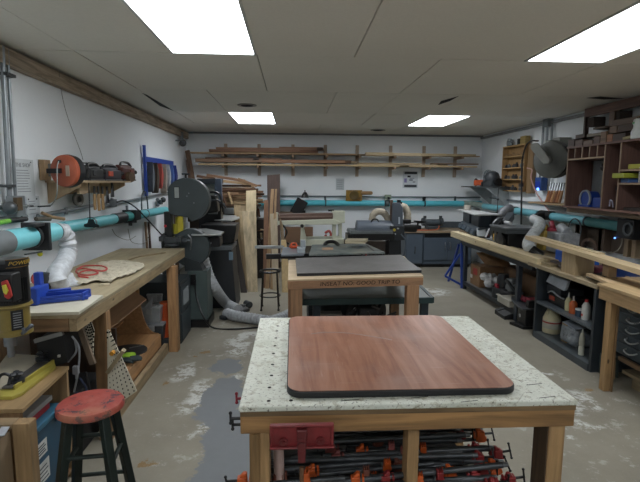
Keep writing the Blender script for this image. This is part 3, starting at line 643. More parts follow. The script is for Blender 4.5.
def glove(c,ang,m):
    b=MB(); R=Matrix.Rotation(ang,3,'Z')
    b.ball(c+V((0,0,.018)),.045,(1.1,.8,.35))
    for k in range(4): b.tube([c+R@V((.03,-.03+k*.02,.018)),c+R@V((.08,-.035+k*.024,.016)),c+R@V((.11-.008*abs(k-1.5),-.04+k*.027,.012))],[.012,.011,.008],8)
    b.tube([c+R@V((-.01,-.035,.018)),c+R@V((.03,-.07,.014))],[.013,.009],8); b.tube([c+R@V((-.03,0,.018)),c+R@V((-.08,0,.018))],[.03,.036],10)
    return b
gm=plain('9fcc3a',.7)
link('glove',glove(PZ(121,358,.195),.2,0),gm,t); g2=link('glove',glove(PZ(127,362,.2),.5,0),plain('2f3a3a',.7),t); Lb(g2,'dark palm side of the gloves')
# plastic boxes
cl=plain('8f969a',.3,0,.15); 
def crate(u0,u1,v0,v1,y,d,name,label,cat,m,lidm=None,taper=.85,z0=None):
    a=PY(u0,v1,y);b=PY(u1,v0,y); zb=a.z if z0 is None else z0; zt_=b.z; x0,x1=a.x,b.x; cx=(x0+x1)/2
    t=T(name,label,cat,(cx,y+d/2,zb)); P=lambda z,k:[V((cx+(x-cx)*k,y+d/2+(yy-y-d/2)*k,z)) for x,yy in ((x0,y),(x1,y),(x1,y+d),(x0,y+d))]
    link('body',MB().rings([P(zb,taper),P(zt_-.02,1)]),m,t,bev=.006)
    link('lid',MB().rings([P(zt_-.02,1.04),P(zt_,1.02)]),lidm or m,t,bev=.005)
    link('latch',MB().obox((cx,y-.008,zt_-.04),(.05,.012,.05)),lidm or m,t,bev=.002)
    return t
crate(141,163,324,341,4.02 if False else 4.19,.3,'tool_case','grey plastic case with lid at the bottom of the stack beyond the plywood stand','case',plain('3b3f43',.5),plain('84898c',.4),z0=None)
crate(139,160,307,325,4.19,.3,'storage_box','translucent grey plastic box stacked on the grey case','box',cl,plain('a3a8aa',.3))
crate(147,162,294,306,4.4,.3,'file_tray','upper translucent tray standing on the stacked plastic boxes','tray',plain('a3a7a8',.35))
q=PY(151,296,4.19); S('clear_sheet','pale plastic sheet tilted on the stacked boxes under the long bench','sheet',MB().prism([PY(141,313,4.18),PY(152,308,4.18),PY(152,297,4.18)],(0,.01,0)),plain('8f9499',.3))
a=PY(159,339,4.25);b=PY(168.5,304,4.25); cx=(a.x+b.x)/2; w=(b.x-a.x)/2
t=T('orange_bucket','tall orange plastic bucket beside the leg of the long workbench','bucket',(cx,4.33,a.z)); link('body',MB().lathe([(0,0),(w*.9,0),(w,.25),(w,b.z-a.z)],(cx,4.33,a.z)),plain('cf5a2e',.45),t); link('rim',MB().disc((cx,4.33,b.z-.02),(0,0,1),w+.005,w-.006,.02),plain('d66a3c',.45),t)
S('bucket_stand','low dark box under the orange bucket','box',MB().box(cx-.1,cx+.085,4.24,4.45,0,a.z-.001),M_dgrey)
S('box_stand','low wooden crate carrying the stacked plastic boxes','crate',MB().box(-1.6,-1.25,4.185,4.6,0,PY(141,341,4.19).z-.002),wood('7a5c3c','x'))
# black device hanging below near end
t=T('black_electronics_box','black metal box with silver top edge under the near end of the long workbench','box',(-1.27,2.5,.4))
P=[PY(36,342,2.42),PY(62,334,2.42),PY(68,362,2.42),PY(42,372,2.42)]; link('case',MB().prism(P,(-.05,.3,0)),plain('1d1f21',.6),t,bev=.003)
link('top_trim',MB().bar(PY(35,341,2.41),PY(63,333,2.41),.02,.02,(0,0,1)),plain('9a9b99',.4,.3),t)
link('port',MB().obox(PY(59,356,2.41),(.012,.01,.012)),plain('a8a8a4'),t)
S('lower_board','dark board stood on the floor behind the black box under the long workbench','board',MB().box(-1.65,-1.12,2.95,2.97,0,.62),wood('4b3728','z'))
S('appliance','dark cabinet on the floor under the near end of the long workbench','cabinet',MB().box(-1.62,-1.2,2.55,2.9,0,.36),plain('212122',.7),bev=.01)
wc=plain('8f9296',.4)
for k,(pp,l) in enumerate((([(72,336),(79,348),(78,372),(74,392)],'grey power cord with plug hanging down behind the red stool'),([(68,362),(76,352),(75,340)],'short grey cord crossing behind the red stool'),([(80,378),(86,388),(88,402),(82,400),(76,392)],'dark blue cable looped behind the red stool'),([(86,372),(89,385),(90,400)],'black cable hanging close to the bench leg behind the stool'))):
    S('electric_cable',l,'cable',MB().tube(rpts([PY(u,v,2.47) for u,v in pp]),.0055,6),wc if k<2 else plain(('2a3550','1e1f22')[k-2]))
q=PY(76,370,2.46); S('plug','grey three prong plug hanging behind the red stool','plug',MB().obox(q,(.03,.025,.045)).cyl(q-V((0,0,.05)),q-V((0,0,.02)),.006),wc,bev=.004)
# ================= LOWER LEFT: cart, drill press, stool =================
cw=wood('b5935f','y',.2,.55); cwz=wood('a8844f','z',.25,.55); cwi=wood('8a6a45','z',.2)
ct_=T('shop_cart','open plywood cart at the lower left holding the blue and red tool boxes','cart',(-1.4,2.15,0))
A=PZ(69,366,.6); Bp=PZ(22,409,.6)
link('top_panel',MB().prism([V((-1.75,Bp.y,.582)),V((Bp.x+.002,Bp.y,.582)),V((A.x,A.y,.582)),V((-1.75,A.y,.582))],(0,0,.018)),cw,ct_,bev=.001)
link('far_side',MB().box(-1.75,A.x-.006,A.y-.02,A.y,0,.581),wood('a5855a','z',.2),ct_); link('back_panel',MB().box(-1.77,-1.75,Bp.y,A.y,0,.6),cwi,ct_); link('bottom_shelf',MB().box(-1.75,A.x-.01,Bp.y+.02,A.y-.02,.03,.05),cwi,ct_)
link('near_side',MB().box(-1.75,Bp.x-.01,Bp.y,Bp.y+.02,0,.581),cwi,ct_)
tb=T('tool_tote','dark blue plastic tool tote with lid and paper labels inside the plywood cart','tool box',(-1.3,2.1,.05))
def PXq(u,v): return PX(u,v,-1.165)
bt=plain('24506a',.45); y0=PXq(31,440).y; y1=PXq(64,440).y; zt_=PXq(60,417).z
y0=1.985; y1=2.33; zt_=.43
link('body',MB().box(-1.6,-1.17,y0,y1,.051,zt_-.03),bt,tb,bev=.01); link('lid',MB().box(-1.61,-1.16,y0-.005,y1+.01,zt_-.03,zt_),plain('386f8a',.4),tb,bev=.006)
for y in (y0+.07,y1-.07): link('latch',MB().box(-1.162,-1.15,y-.025,y+.025,zt_-.05,zt_-.008),plain('1f4255',.4),tb,bev=.003)
for (ya,yb,za,zb) in ((2.08,2.17,.27,.34),(2.05,2.18,.14,.24)):
    lbp=link('label',MB().box(-1.169,-1.1675,ya,yb,za,zb),plain('cfd2cf',.6),tb)
    b=MB(); 
    for k in range(4): b.box(-1.1675,-1.1672,ya+.01,yb-.012-.01*(k%2),za+.012+k*(zb-za-.02)/4,za+.018+k*(zb-za-.02)/4)
    link('print',b,plain('3a4750'),lbp)
rb=T('red_tool_case','flat red plastic case with grey lid on top of the blue tote','tool case',(-1.3,2.1,.43))
link('body',MB().box(-1.55,-1.2,2.0,2.28,.4305,.47),plain('a8272e',.45),rb,bev=.004); link('lid',MB().box(-1.56,-1.19,1.99,2.29,.47,.495),plain('9a9a98',.45),rb,bev=.004)
# second low rack with upright strips, nearest the camera
rk=T('panel_rack','wooden rack at the lower left corner holding upright thin panels','rack',(-1.35,1.75,0))
a=PZ(33,414,.56); 
pa_=PY(13,440,1.83).x; pb_=PY(30,440,1.83).x
link('post',MB().box(pa_,pb_,1.83,1.885,0,.585),wood('a9885a','z',.25,.55),rk,bev=.002)
link('top_rail',MB().box(-1.7,pa_-.001,1.83,1.885,.565,.585),wood('a58a62','x',.2),rk)
link('back_rail',MB().box(-1.7,-1.68,1.3,1.83,0,.56),cwi,rk); link('tape',MB().bar(PZ(0,436,.575),PZ(10,420,.575),.03,.004),plain('b9bdc4',.4),rk)
for k in range(7):
    x=pa_-.006-.035*k; S('slat',('nearest','second','third','fourth','fifth','sixth','seventh')[k]+' of the thin upright panels from the rack post at the lower left','panel',MB().box(x-.012,x,1.35,1.825,0,.56-.004*k),wood(('8f7b60','c4bba6','a89271')[k%3],'z',.15),'thin panels in the lower left rack')
# yellow clamping jig on the cart
yj=T('clamping_jig','yellow rail jig with two black knobs and pale board on top of the plywood cart','jig',(-1.25,2.15,.6))
z=.6005
P=[PZ(u,v,z) for u,v in ((-20,394),(13,392),(42,359),(8,357))]; link('base_board',MB().prism(P,(0,0,.02)),plain('b9b29e',.5),yj,bev=.001)
a=PZ(12,388,z+.025);b=PZ(50,361,z+.025); link('dark_strip',MB().bar(a+V((-.02,0,0)),b+V((-.025,-.01,0)),.05,.006),plain('4a4846',.5),yj)
P=[PZ(u,v,z) for u,v in ((0,400),(12,400),(22,396),(56,369),(54,363),(20,388),(10,391),(0,391))]; yl=plain('aba04a',.45)
link('yellow_rail',MB().prism(P,(0,0,.016)),yl,yj,bev=.002)
a=PZ(13,393,z);b=PZ(53,366,z); link('rail_lip',MB().bar(a+V((.006,0,.024)),b+V((.004,0,.024)),.01,.02),yl,yj,bev=.001)
for (u,v) in ((17,382),(43,360)):
    q=PZ(u,v,z+.024); k=MB(); k.cyl(q,q+V((0,0,.014)),.034); k.cyl(q+V((0,0,.014)),q+V((0,0,.035)),.012)
    for j in range(3):
        t=j*2.1; k.ball(q+V((math.cos(t)*.016,math.sin(t)*.016,.04)),.016,(1,1,.7),8)
    link('knob',k,plain('26292e',.35),yj)
q=PZ(4,385,.63); link('clamp_hook',MB().tube(rpts([q+V((-.03,-.02,0)),q+V((-.02,.02,.04)),q+V((.01,.03,.03)),q+V((.02,0,.0))]),.007),M_blk2,yj)
# drill press / mortiser
dp=T('drill_press','black and yellow bench drill press with ribbed motor at the left edge of view','drill press',(-1.25,2.1,.6))
c=PY(12,300,2.02); cx,cy=c.x,2.02; R_=.072; zt_=PY(12,258,2.0).z; zb=PY(12,304,2.0).z
zt_=1.222; zb=1.035
link('motor_body',MB().lathe([(0,0),(R_-.004,0),(R_-.002,.03),(R_-.004,zt_-zb-.03),(R_*.96,zt_-zb-.015),(R_*.75,zt_-zb),(0,zt_-zb+.004)],(cx,cy,zb),n=40),plain('17191b',.35),dp)
b=MB()
for k in range(22):
    t=PI+k*PI/21*1.0+ .0; t=-PI*.95+k*PI*.9/21
    x=cx+math.cos(t)*(R_-.001);y=cy+math.sin(t)*(R_-.001); b.bar((x,y,zb+.012),(x,y,zt_-.075),.0042,.008,(math.cos(t),math.sin(t),0))
link('cooling_fins',b,plain('1f2124',.4),dp)
link('cap_rim',MB().lathe([(R_*.99,0),(R_*1.0,.004),(R_*.9,.012),(R_*.7,.016)],(cx,cy,zt_-.014),n=40),plain('3a3e41',.35),dp)
# nameplate bent round the motor
z1=PY(22,264,1.96).z; gold=plain('c9a640',.5)
t_=txt('nameplate_lettering','POWERMATIC',.022,gold,(0,0,0),(1,0,0),(0,0,1),dp,.0005,'LEFT',.3,1.15)
Mi=WM[dp.name]
for v_ in t_.data.vertices:
    w=Mi@v_.co; a_=math.radians(-64)+w.x/(R_+.001); rr=R_+.0014+(-w.y)
    v_.co=Mi.inverted()@V((cx+math.cos(a_)*rr,cy+math.sin(a_)*rr,z1+w.z))
b=MB()
for dz in (-.017,.016): b.rings([[V((cx+math.cos(a)*(R_+o),cy+math.sin(a)*(R_+o),z1+dz+h)) for o,h in ((0,0),(.0015,0),(.0015,.002),(0,.002))] for a in [math.radians(-70+k*5) for k in range(18)]])
link('nameplate_border',b,plain('8c6a2a',.5),dp)
link('nameplate',MB().rings([[V((cx+math.cos(a)*(R_+o-.002),cy+math.sin(a)*(R_+o-.002),z1+h)) for o,h in ((0,-.018),(.0025,-.018),(.0025,.018),(0,.018))] for a in [math.radians(-70+k*5) for k in range(18)]]),plain('101112',.4),dp)
yel=plain('8c7a3e',.4)
zz1=zb; link('head_flange',MB().lathe([(0,0),(R_*1.03,0),(R_*1.07,-.012),(R_*.9,-.02),(0,-.02)],(cx,cy,zz1),n=36),yel,dp)
link('head_casting',MB().lathe([(0,-.02),(R_*.88,-.02),(R_*.86,-.11),(R_*.98,-.12),(R_*.98,-.135),(0,-.135)],(cx,cy,zz1),n=36),yel,dp)
ax_=math.radians(-48); q=V((cx+math.cos(ax_)*(R_*.87),cy+math.sin(ax_)*(R_*.87),zz1-.065)); rr=V((-math.sin(ax_),math.cos(ax_),0)); nn=V((math.cos(ax_),math.sin(ax_),0))
pl_=link('data_plate',MB().prism([q+rr*a*.022+V((0,0,b*.042)) for a,b in ((-1,-1),(1,-1),(1,1),(-1,1))],nn*.004),M_blk2,dp)
b=MB()
for k in range(7): b.prism([q+nn*.004+rr*a*.015+V((0,0,-.032+k*.01+c_)) for a,c_ in ((-1,0),(1,0),(1,.004),(-1,.004))],nn*.0005)
link('plate_print',b,plain('8d9196'),pl_)
sw=PY(4,286,1.90); link('switch_box',MB().box(sw.x-.06,sw.x+.042,1.88,1.945,sw.z-.062,sw.z+.05),plain('1b1d1f',.5),dp,bev=.004)
q=PY(7.5,289,1.875)
link('switch_paddle',MB().prism([q+V((x,0,z)) for x,z in ((-.017,.03),(.004,.038),(.014,.01),(.02,-.028),(.006,-.04),(-.008,-.03))],(0,-.012,0)),plain('b3322c',.4),dp,bev=.003)
link('switch_cap',MB().prism([q+V((x,-.012,z)) for x,z in ((-.01,.018),(.004,.022),(.012,-.004),(.004,-.02),(-.006,-.01))],(0,-.008,0)),plain('d9cf45',.4),dp,bev=.002)
q=PY(22,334,1.98); link('depth_lever',MB().bar(q,PY(31,326,1.96),.012,.012).bar(PY(25,333,1.96),PY(23,328,1.96),.01,.01).ball(PY(31,326,1.96),.01),plain('6c7177',.4,.5),dp)
link('spindle',MB().cyl((cx-.02,cy,zz1-.135),(cx-.02,cy,zz1-.19),.025).cyl((cx-.02,cy,zz1-.19),(cx-.02,cy,zz1-.24),.014),M_steel,dp)
link('column',MB().box(cx-.36,cx-.26,cy+.02,cy+.1,.62,1.1),plain('4f5355',.45),dp,bev=.006); link('head_bracket',MB().box(cx-.3,cx-.02,cy+.02,cy+.1,.92,1.03),yel,dp,bev=.006)
link('base',MB().box(-1.74,cx-.24,cy-.05,cy+.16,.6005,.625),plain('46494b',.5),dp,bev=.004)
0 and link('chisel_frame',MB().tube(rpts([(cx+.0,cy+.04,.90),(cx+.04,cy+.05,.86),(cx+.02,cy+.05,.76),(cx-.12,cy+.05,.70)]),.018),plain('1d1e20',.5),dp)
# stool
zs_=.62; sc_=PZ(90.5,402,zs_); cx,cy=sc_.x,sc_.y; rs=.133
so=T('bar_stool','round wooden stool with worn red seat and dark green legs at lower left','stool',(cx,cy,0))
def m_seat():
    g=N('worn_red_paint'); v=g.coord(); f=g.noise(v,6,6,.7); f2=g.noise(v,20,6,.75); f3=g.noise(v,3,3,.5)
    col=g.ramp(f,[(.3,'8a2f2e'),(.5,'a4463c'),(.68,'b0645a')]); col=g.mix(g.ramp(f2,[(.54,0.0),(.6,.9)]),col,'35313c'); col=g.mix(g.math('MULTIPLY',g.ramp(f3,[(.55,0.0),(.7,1.0)]),.6),col,'b98a63'); return g.fin(col,.5)
link('seat',MB().lathe([(0,-.034),(rs-.012,-.034),(rs,-.026),(rs,-.008),(rs-.006,0),(0,.002)],(cx,cy,zs_),n=48),m_seat(),so,ang=50)
gl=plain('1e2a26',.45,0,.25,12)
feet=[]
for k,(dx,dy) in enumerate(((-.06,-.075),(.075,-.06),(.06,.075),(-.075,.06))):
    a=V((cx+dx,cy+dy,zs_-.03)); b=V((cx+dx*2.0,cy+dy*2.0,0)); feet.append((a,b)); link('leg',MB().bar(a,b,.034,.034,(dx,dy,0)),gl,so,bev=.003)
for k in range(4):
    a,b=feet[k]; c,d=feet[(k+1)%4]
    for f_ in ((.28,.62) if k%2==0 else (.36,.72)): link('rung',MB().cyl(a.lerp(b,f_),c.lerp(d,f_),.0095,n=10),gl,so)
# ================= FAR LEFT MACHINES =================
gg=plain('3c4547',.45,0,.12,6); gg2=plain('2b3133',.5); 
bs=T('bandsaw','dark grey green bandsaw with round wheel housing beyond the long workbench','bandsaw',(-1.05,5.05,0))
Y=4.95
def cpts(cu,cv,r,flat=True): pass
c=PY(187,200,Y); r=.228
pts=[]
for k in range(40):
    t=2*PI*k/40; x=math.cos(t)*r; z=math.sin(t)*r
    if x<-.195: x=-.195
    if z<-.15 and x<0: z=-.15-.03*max(0,(x+.195)/.195)
    pts.append(V((c.x+x,Y,c.z+z)))
link('upper_housing',MB().prism(pts,(0,.13,0)),gg,bs,bev=.008)
link('label',MB().box(c.x-.125,c.x-.08,Y-.002,Y,c.z+.02,c.z+.13),plain('9aa09d',.5),bs)
link('label_border',MB().box(c.x-.131,c.x-.074,Y-.001,Y,c.z+.012,c.z+.138),M_blk2,bs)
for dx,dz in ((.02,.07),(.07,-.03),(.0,.04)): link('screw',MB().cyl((c.x+dx,Y-.004,c.z+dz),(c.x+dx,Y,c.z+dz),.006,n=8),M_steel,bs)
link('tension_knob',MB().cyl((c.x-.02,Y+.06,c.z+r),(c.x-.02,Y+.06,c.z+r+.03),.012).cyl((c.x-.02,Y+.06,c.z+r+.03),(c.x-.02,Y+.06,c.z+r+.045),.04),M_blk2,bs)
c2=PY(191,253,Y); r2=.2
link('lower_housing',MB().lathe([(0,0),(r2-.01,0),(r2,.01),(r2,.13),(0,.13)],(c2.x-.01,Y+.01,c2.z+.05),(0,1,0),36),gg,bs)
a=PY(163,215,Y);b=PY(171,246,Y); link('spine',MB().box(a.x,b.x,Y+.03,Y+.12,c2.z,a.z+.03),plain('1c1e20',.45),bs,bev=.006)
q=PY(165.5,226,Y+.02); link('stop_button',MB().cyl(q,q+V((0,-.01,0)),.014),plain('c02a3a',.4),bs)
a=PY(184,230,Y-.05);b=PY(224,236,Y); link('saw_table',MB().prism([PZ(184,229.5,1.0),PZ(206,228.3,1.0),PZ(224,231.5,1.0),PZ(221,234,1.0),PZ(192,234.5,1.0)],(0,0,-.016)),plain('b0b4b3',.35,.4),bs,bev=.003)
a=PY(196,237,Y+.1);b=PY(220,247,Y+.1); link('trunnion',MB().box(a.x,b.x,Y+.1,Y+.3,b.z,a.z),M_blk2,bs,bev=.01)
for u in (206,211): q=PY(u,243,Y+.09); link('bolt',MB().cyl(q,q+V((0,-.01,0)),.009,n=8),M_steel,bs)
a=PY(187,271,4.93);b=PY(207,271,4.93); link('base_cabinet',MB().box(a.x,b.x,4.93,5.25,.085,a.z),plain('4a5756',.5,0,.1,5),bs,bev=.006); link('plinth',MB().box(a.x-.01,b.x+.01,4.92,5.26,0,.085),M_blk2,bs)
link('neck',MB().prism([PY(184,257,4.94),PY(199,262,4.94),PY(203,271,4.94),PY(185,271,4.94)],(0,.2,0)),gg2,bs)
q=PY(194,278,4.92); link('switch',MB().box(q.x-.035,q.x+.02,4.90,4.929,q.z-.07,q.z+.04),M_blk2,bs,bev=.004); link('switch_lamp',MB().ball(q+V((-.0,-.01,.0)),.009),plain('dfe3e6',.3),bs)
link('blade_guard',MB().box(*[*sorted((PY(177,220,Y).x,PY(182,220,Y).x))],Y+.03,Y+.06,1.02,1.2),plain('c9b93a',.45),bs)
link('power_lead',MB().tube(rpts([PY(195,280,4.9),PY(196,295,4.9),PZ(204,318,.15),PZ(214,328,.012),PZ(235,329,.012),PZ(262,327,.012)]),.009,8),M_blk2,bs)
S('spray_bottle','yellow and white bottle standing behind the bandsaw spine','bottle',MB().cyl(PY(177,236,5.15),PY(177,224,5.15),.045).cyl(PY(177,224,5.15),PY(177,217,5.15),.02),plain('c9c03c',.4))
S('spray_bottle','white bottle beside the yellow one behind the bandsaw','bottle',MB().cyl(PY(185,232,5.25),PY(185,222,5.25),.05).cyl(PY(185,222,5.25),PY(185,216,5.25),.02),plain('c8cdd2',.4))
S('bottle_shelf','small ledge behind the bandsaw holding the bottles','shelf',MB().box(-1.4,-1.0,5.06,5.4,.97,.985).box(-1.4,-1.36,5.06,5.4,0,.97),M_dgrey)
# side cabinet under the far end of the bench
dc=T('dark_drawer_cabinet','narrow dark grey cabinet between the bench leg and the bandsaw','cabinet',(-1.3,4.6,0))
link('body',MB().box(-1.6,-1.068,4.42,4.84,0,.60),plain('30383b',.5),dc,bev=.004)
for z0_,z1_ in ((.03,.28),(.30,.56)): link('drawer',MB().box(-1.068,-1.058,4.44,4.82,z0_,z1_),plain('353e42',.5),dc,bev=.003)
link('papers',MB().prism([V((-1.056,4.5,.36)),V((-1.05,4.7,.36)),V((-1.05,4.68,.52)),V((-1.056,4.5,.5))],(.006,0,0)),plain('8d9498',.6),dc)
# planer / jointer group
pj=T('planer_jointer','black planer with grey cast table on a tapered charcoal stand behind the bandsaw','planer',(-.85,5.8,0))
Y=5.7
ch=plain('303336',.5,0,.1,5)
P=lambda pts,y: [PY(u,v,y) for u,v in pts]
link('stand',MB().prism(P([(206,250),(231,247),(237,313),(213,320)],Y),(0,.45,0)),ch,pj,bev=.01)
link('stand_side',MB().prism(P([(203,252),(207,250),(213,318),(209,306)],Y+.1),(0,.35,0)),M_blk2,pj)
q=PY(231,256,Y-.005); link('badge',MB().obox(q,(.05,.006,.10),(0,0,0)),plain('7d94a5',.4),pj)
link('lower_table',MB().prism(P([(200,246),(232,246),(232,250),(203,251)],Y-.03),(0,.5,0)),M_grey,pj,bev=.004)
link('black_body',MB().prism(P([(200,225),(236,225),(236,229),(234,243),(204,246)],Y+.05),(0,.4,0)),M_blk2,pj,bev=.01)
link('cast_table',MB().prism([PZ(203,215,1.03),PZ(215,213,1.03),PZ(238,215.5,1.03),PZ(240,217.5,1.03),PZ(231,220.5,1.03),PZ(206,219,1.03)],(0,0,-.02)),plain('a9adac',.35,.4),pj,bev=.006)
for u in (213,229): 
    a=PY(u,211,6.25); link('fence_block',MB().obox(a,(.12,.04,.08)).obox(a,(.04,.05,.03)),plain('858a8c',.4,.3),pj,bev=.003)
link('cutterhead_cover',MB().prism(P([(203,196),(216,195),(218,212),(204,214)],6.1),(0,.2,0)),M_blk2,pj,bev=.02)
link('hose_loop',MB().tube(rpts(P([(204,205),(205,197),(211,192),(219,194),(222,203),(223,212)],6.0)),.014,8),M_blk2,pj)
link('hose_loop',MB().tube(rpts(P([(204,210),(207,203),(214,200),(221,202),(226,208)],6.0)),.012,8),M_dgrey,pj)
for u,v in ((232,312),(243,308)): 
    q=PZ(u,v,.03); link('wheel',MB().cyl(q+V((-.03,0,.01)),q+V((.03,0,.01)),.038),M_blk2,pj)
S('mobile_base_foot','dark wheeled foot pedal on the floor in front of the leaning plywood','foot',MB().bar(PZ(222,318,.03),PZ(247,309,.03),.09,.04).cyl(PZ(246,303,.05),PZ(250,305,.05),.04),plain('3b3e41',.5),bev=.006)
hd=T('dust_hood','open blue grey metal hood standing behind the bandsaw wheel housing','hood',(-1.05,6.4,1.2)); Y=6.4
fr=plain('56657a',.45)
link('top_bar',MB().prism(P([(197,178.5),(220,178.5),(220,184),(198,184)],Y),(0,.3,0)),plain('3a424c',.45),hd,bev=.004)
link('right_side',MB().prism(P([(215,179),(221,179),(222,204),(214,203)],Y-.02),(0,.08,0)),fr,hd,bev=.004)
link('back_panel',MB().prism(P([(197,184),(215,184),(215,204),(199,204)],Y+.28),(0,.01,0)),plain('a3a79d',.6),hd)
link('bottom_bar',MB().prism(P([(198,204),(222,204),(221,209),(200,209)],Y),(0,.3,0)),M_blk2,hd)
link('stand',MB().prism(P([(199,209),(221,209),(221,300),(199,300)],Y+.1),(0,.2,0)),M_blk2,hd)
# hoses on the floor
S('floor_hose','white corrugated dust hose sweeping from the bandsaw down to the floor','hose',hose([PY(203,258,5.15),PY(207,272,5.2),PY(214,287,5.25),PZ(226,303,.075),PZ(238,310,.06)],.062,.02,.06),plain('b6babd',.45,0,.12,30))
S('floor_hose','white corrugated dust hose lying flat on the floor in front of the machines','hose',hose([PZ(226,313,.062),PZ(236,316,.062),PZ(255,319,.062),PZ(270,321,.062),PZ(281,318,.065),PZ(292,313,.065)],.058,.02,.07),plain('b0b4b8',.45,0,.15,30))
S('pipe_prop','short wood post standing behind the bandsaw base','post',MB().box(*[PY(207,300,5.5).x,PY(212,300,5.5).x],5.5,5.55,0,.5),wood('8a6a45','z'))
# ================= LUMBER, BACK LEFT =================
def lean(name,label,pts,y,dy,m,th=.018,group=None,lean_=.35):
    # pts: top-left, top-right, bottom-right, bottom-left in the photo; bottom stands at y, top leans back
    Q=[PY(*pts[0],y+lean_),PY(*pts[1],y+lean_),PY(*pts[2],y),PY(*pts[3],y)]
    for k in (2,3): Q[k].z=0.002
    return S(name,label,'board',MB().prism(Q,(0,th,0)),m,group,bev=.001)
pa='c6ae83'; g_='boards leaning against the back wall'
lean('plywood_sheet','wide pale plywood sheet at the back left of the leaning group',[(233,194),(248,193),(250,290),(240,290)],7.05,0,wood('b39a70','z',.25,.6,.5),group=g_)
lean('plywood_sheet','tall pale plywood strip rising highest in the leaning group',[(246,191),(256,190),(257,288),(247,290)],6.98,0,wood('cdb98f','z',.12,.6,.6),group=g_)
lean('plywood_sheet','narrow plywood strip seen between the wide sheet and the front sheet',[(236,211),(241,211),(250,291),(244,291)],6.75,0,wood('b59a6e','z',.15,.6,.6),group=g_)
lean('plywood_sheet','thin tan board just left of the front plywood sheet',[(238.5,212),(243,211),(251,292),(246,292)],6.7,0,wood('cbb284','z',.15,.6,.6),group=g_)
lean('plywood_sheet','front blotchy plywood sheet standing before the other leaning boards',[(242,211),(256,211),(257.5,291),(248,292)],6.55,0,wood('d6c198','z',.3,.6,.4),group=g_)
lean('dark_board','dark charcoal board leaning left of the plywood sheets',[(231,223),(235,223),(247,290),(241,291)],6.5,0,wood('3f3833','z',.15),group=g_)
lean('tall_board','broad dark brown board standing against the back wall by the blue pipe',[(267,175),(280,174),(280,262),(268,262)],8.42,0,wood('574137','z',.2),.04,g_,.25)
lean('thin_board','reddish brown slat leaning left of the broad dark board',[(264,200),(268,200),(270,289),(263,289)],6.8,0,wood('94694a','z',.2),group=g_)
lean('thin_board','light thin stick leaning highest of the sticks before the dark board',[(271,189),(274,189),(269,289),(265,289)],6.75,0,wood('a9875c','z',.2),group=g_)
lean('thin_board','second light stick leaning beside the highest stick',[(275,189),(277,189),(273,289),(270,289)],6.7,0,wood('ae8c60','z',.2),group=g_)
lean('plank','pale plank with straight top leaning right of the sticks',[(270,214),(277,213),(279,289),(273,289)],6.62,0,wood('bfae8f','z',.12),group=g_)
lean('thin_board','weathered strip leaning behind the small black stool',[(279,214),(283,225),(290,286),(285,287)],6.75,0,wood('8e7757','z',.2),group=g_)
lean('plank','yellowish plank leaning at the right end behind the table saw',[(281,240),(286,240),(291,286),(282,287)],6.5,0,wood('c5a871','z',.15),group=g_)
S('box_with_offcuts','dark open bin of offcuts behind the leaning boards','bin',MB().box(PY(255,250,7.6).x,PY(266,250,7.6).x,7.5,7.9,0,.95),plain('2a2523',.7))
random.seed(11)
for k in range(9):
    u=257+random.random()*8; v=208+random.random()*38; a=PY(u,v,7.45); S('offcut',('pale','brown','grey','dark')[k%4]+(' short offcut jammed upright in the dark bin',' small scrap sticking from the dark bin',' narrow scrap lying across the dark bin')[k%3],'offcut',MB().bar(a,a+V((random.uniform(-.08,.1),.05,random.uniform(-.15,.12))),.03,.02),wood(('b9a784','7a5236','8f8a84','3c2f28')[k%4],'x'),'offcuts in the dark bin')
# pile of lumber on top
t=T('lumber_rack','dark wooden frame carrying the lumber pile in the back left corner','rack',(-1.1,7.9,0))
a=PY(199,205,7.6); b=PY(258,206,7.6)
link('shelf',MB().box(-1.9,b.x,7.5,8.4,b.z-.04,b.z),wood('5a4535','x'),t)
for x in (-1.88,b.x-.05): link('post',MB().box(x,x+.05,7.55,7.6,0,b.z-.04),wood('5a4535','z'),t)
link('filler_board',MB().box(-1.85,b.x-.06,8.38,8.4,.3,b.z-.04),wood('463528','x'),t)
zr=b.z; cols=('8a6446','a07b55','6f4c34','b8996c','94704d','5e4331','a98961','7b583d')
desc=('red brown','tan','dark brown','pale','medium brown','blackish brown','straw coloured','chestnut')
k=0
for lay_ in range(8):
    for j in range(3):
        z=zr+.006+lay_*.043; y=7.45+j*.27; x0=PY(196+random.randint(0,10)+(6-lay_ if j==0 else 0),190,y).x; x1=PY(264-random.randint(0,14),190,y).x
        tl=random.uniform(-.03,.03); c_=k%8
        S('lumber',desc[c_]+' board '+('at the bottom of','second from the bottom of','low in','below the middle of','in the middle of','above the middle of','near the top of','on top of')[lay_]+' the corner lumber pile, '+('front','middle','rear')[j]+' row','lumber',MB().bar((x0,y,z+.012),(x1,y+random.uniform(-.05,.05),z+.012+tl*.3),.14,.03),wood(cols[c_],'x',.25),'lumber pile in the back left corner'); k+=1
for k,(pts,l) in enumerate((([(207,175),(245,181)],'long board sloping across the top of the corner lumber pile'),([(197,176),(215,179)],'short rough board tilted at the left top of the lumber pile'),([(238,179),(257,186)],'brown offcut tipping down at the right of the lumber pile'),([(203,179),(250,184)],'long brown board under the sloping top board'))):
    S('lumber',l,'lumber',MB().bar(PY(*pts[0],7.4),PY(*pts[1],7.42),.12,.04),wood(cols[k*2],'x',.25),'lumber pile in the back left corner')
for k,(u0,v0,u1,v1) in enumerate(((222,193,226,205),(228,192,232,204),(222,195,238,193))):
    S('offcut',('leaning brown','second leaning brown','flat pale')[k]+' scrap piece under the lumber pile beside the grey hood','offcut',MB().bar(PY(u0,v0,7.3),PY(u1,v1,7.32),.06,.03),wood(cols[k+2],'x'))
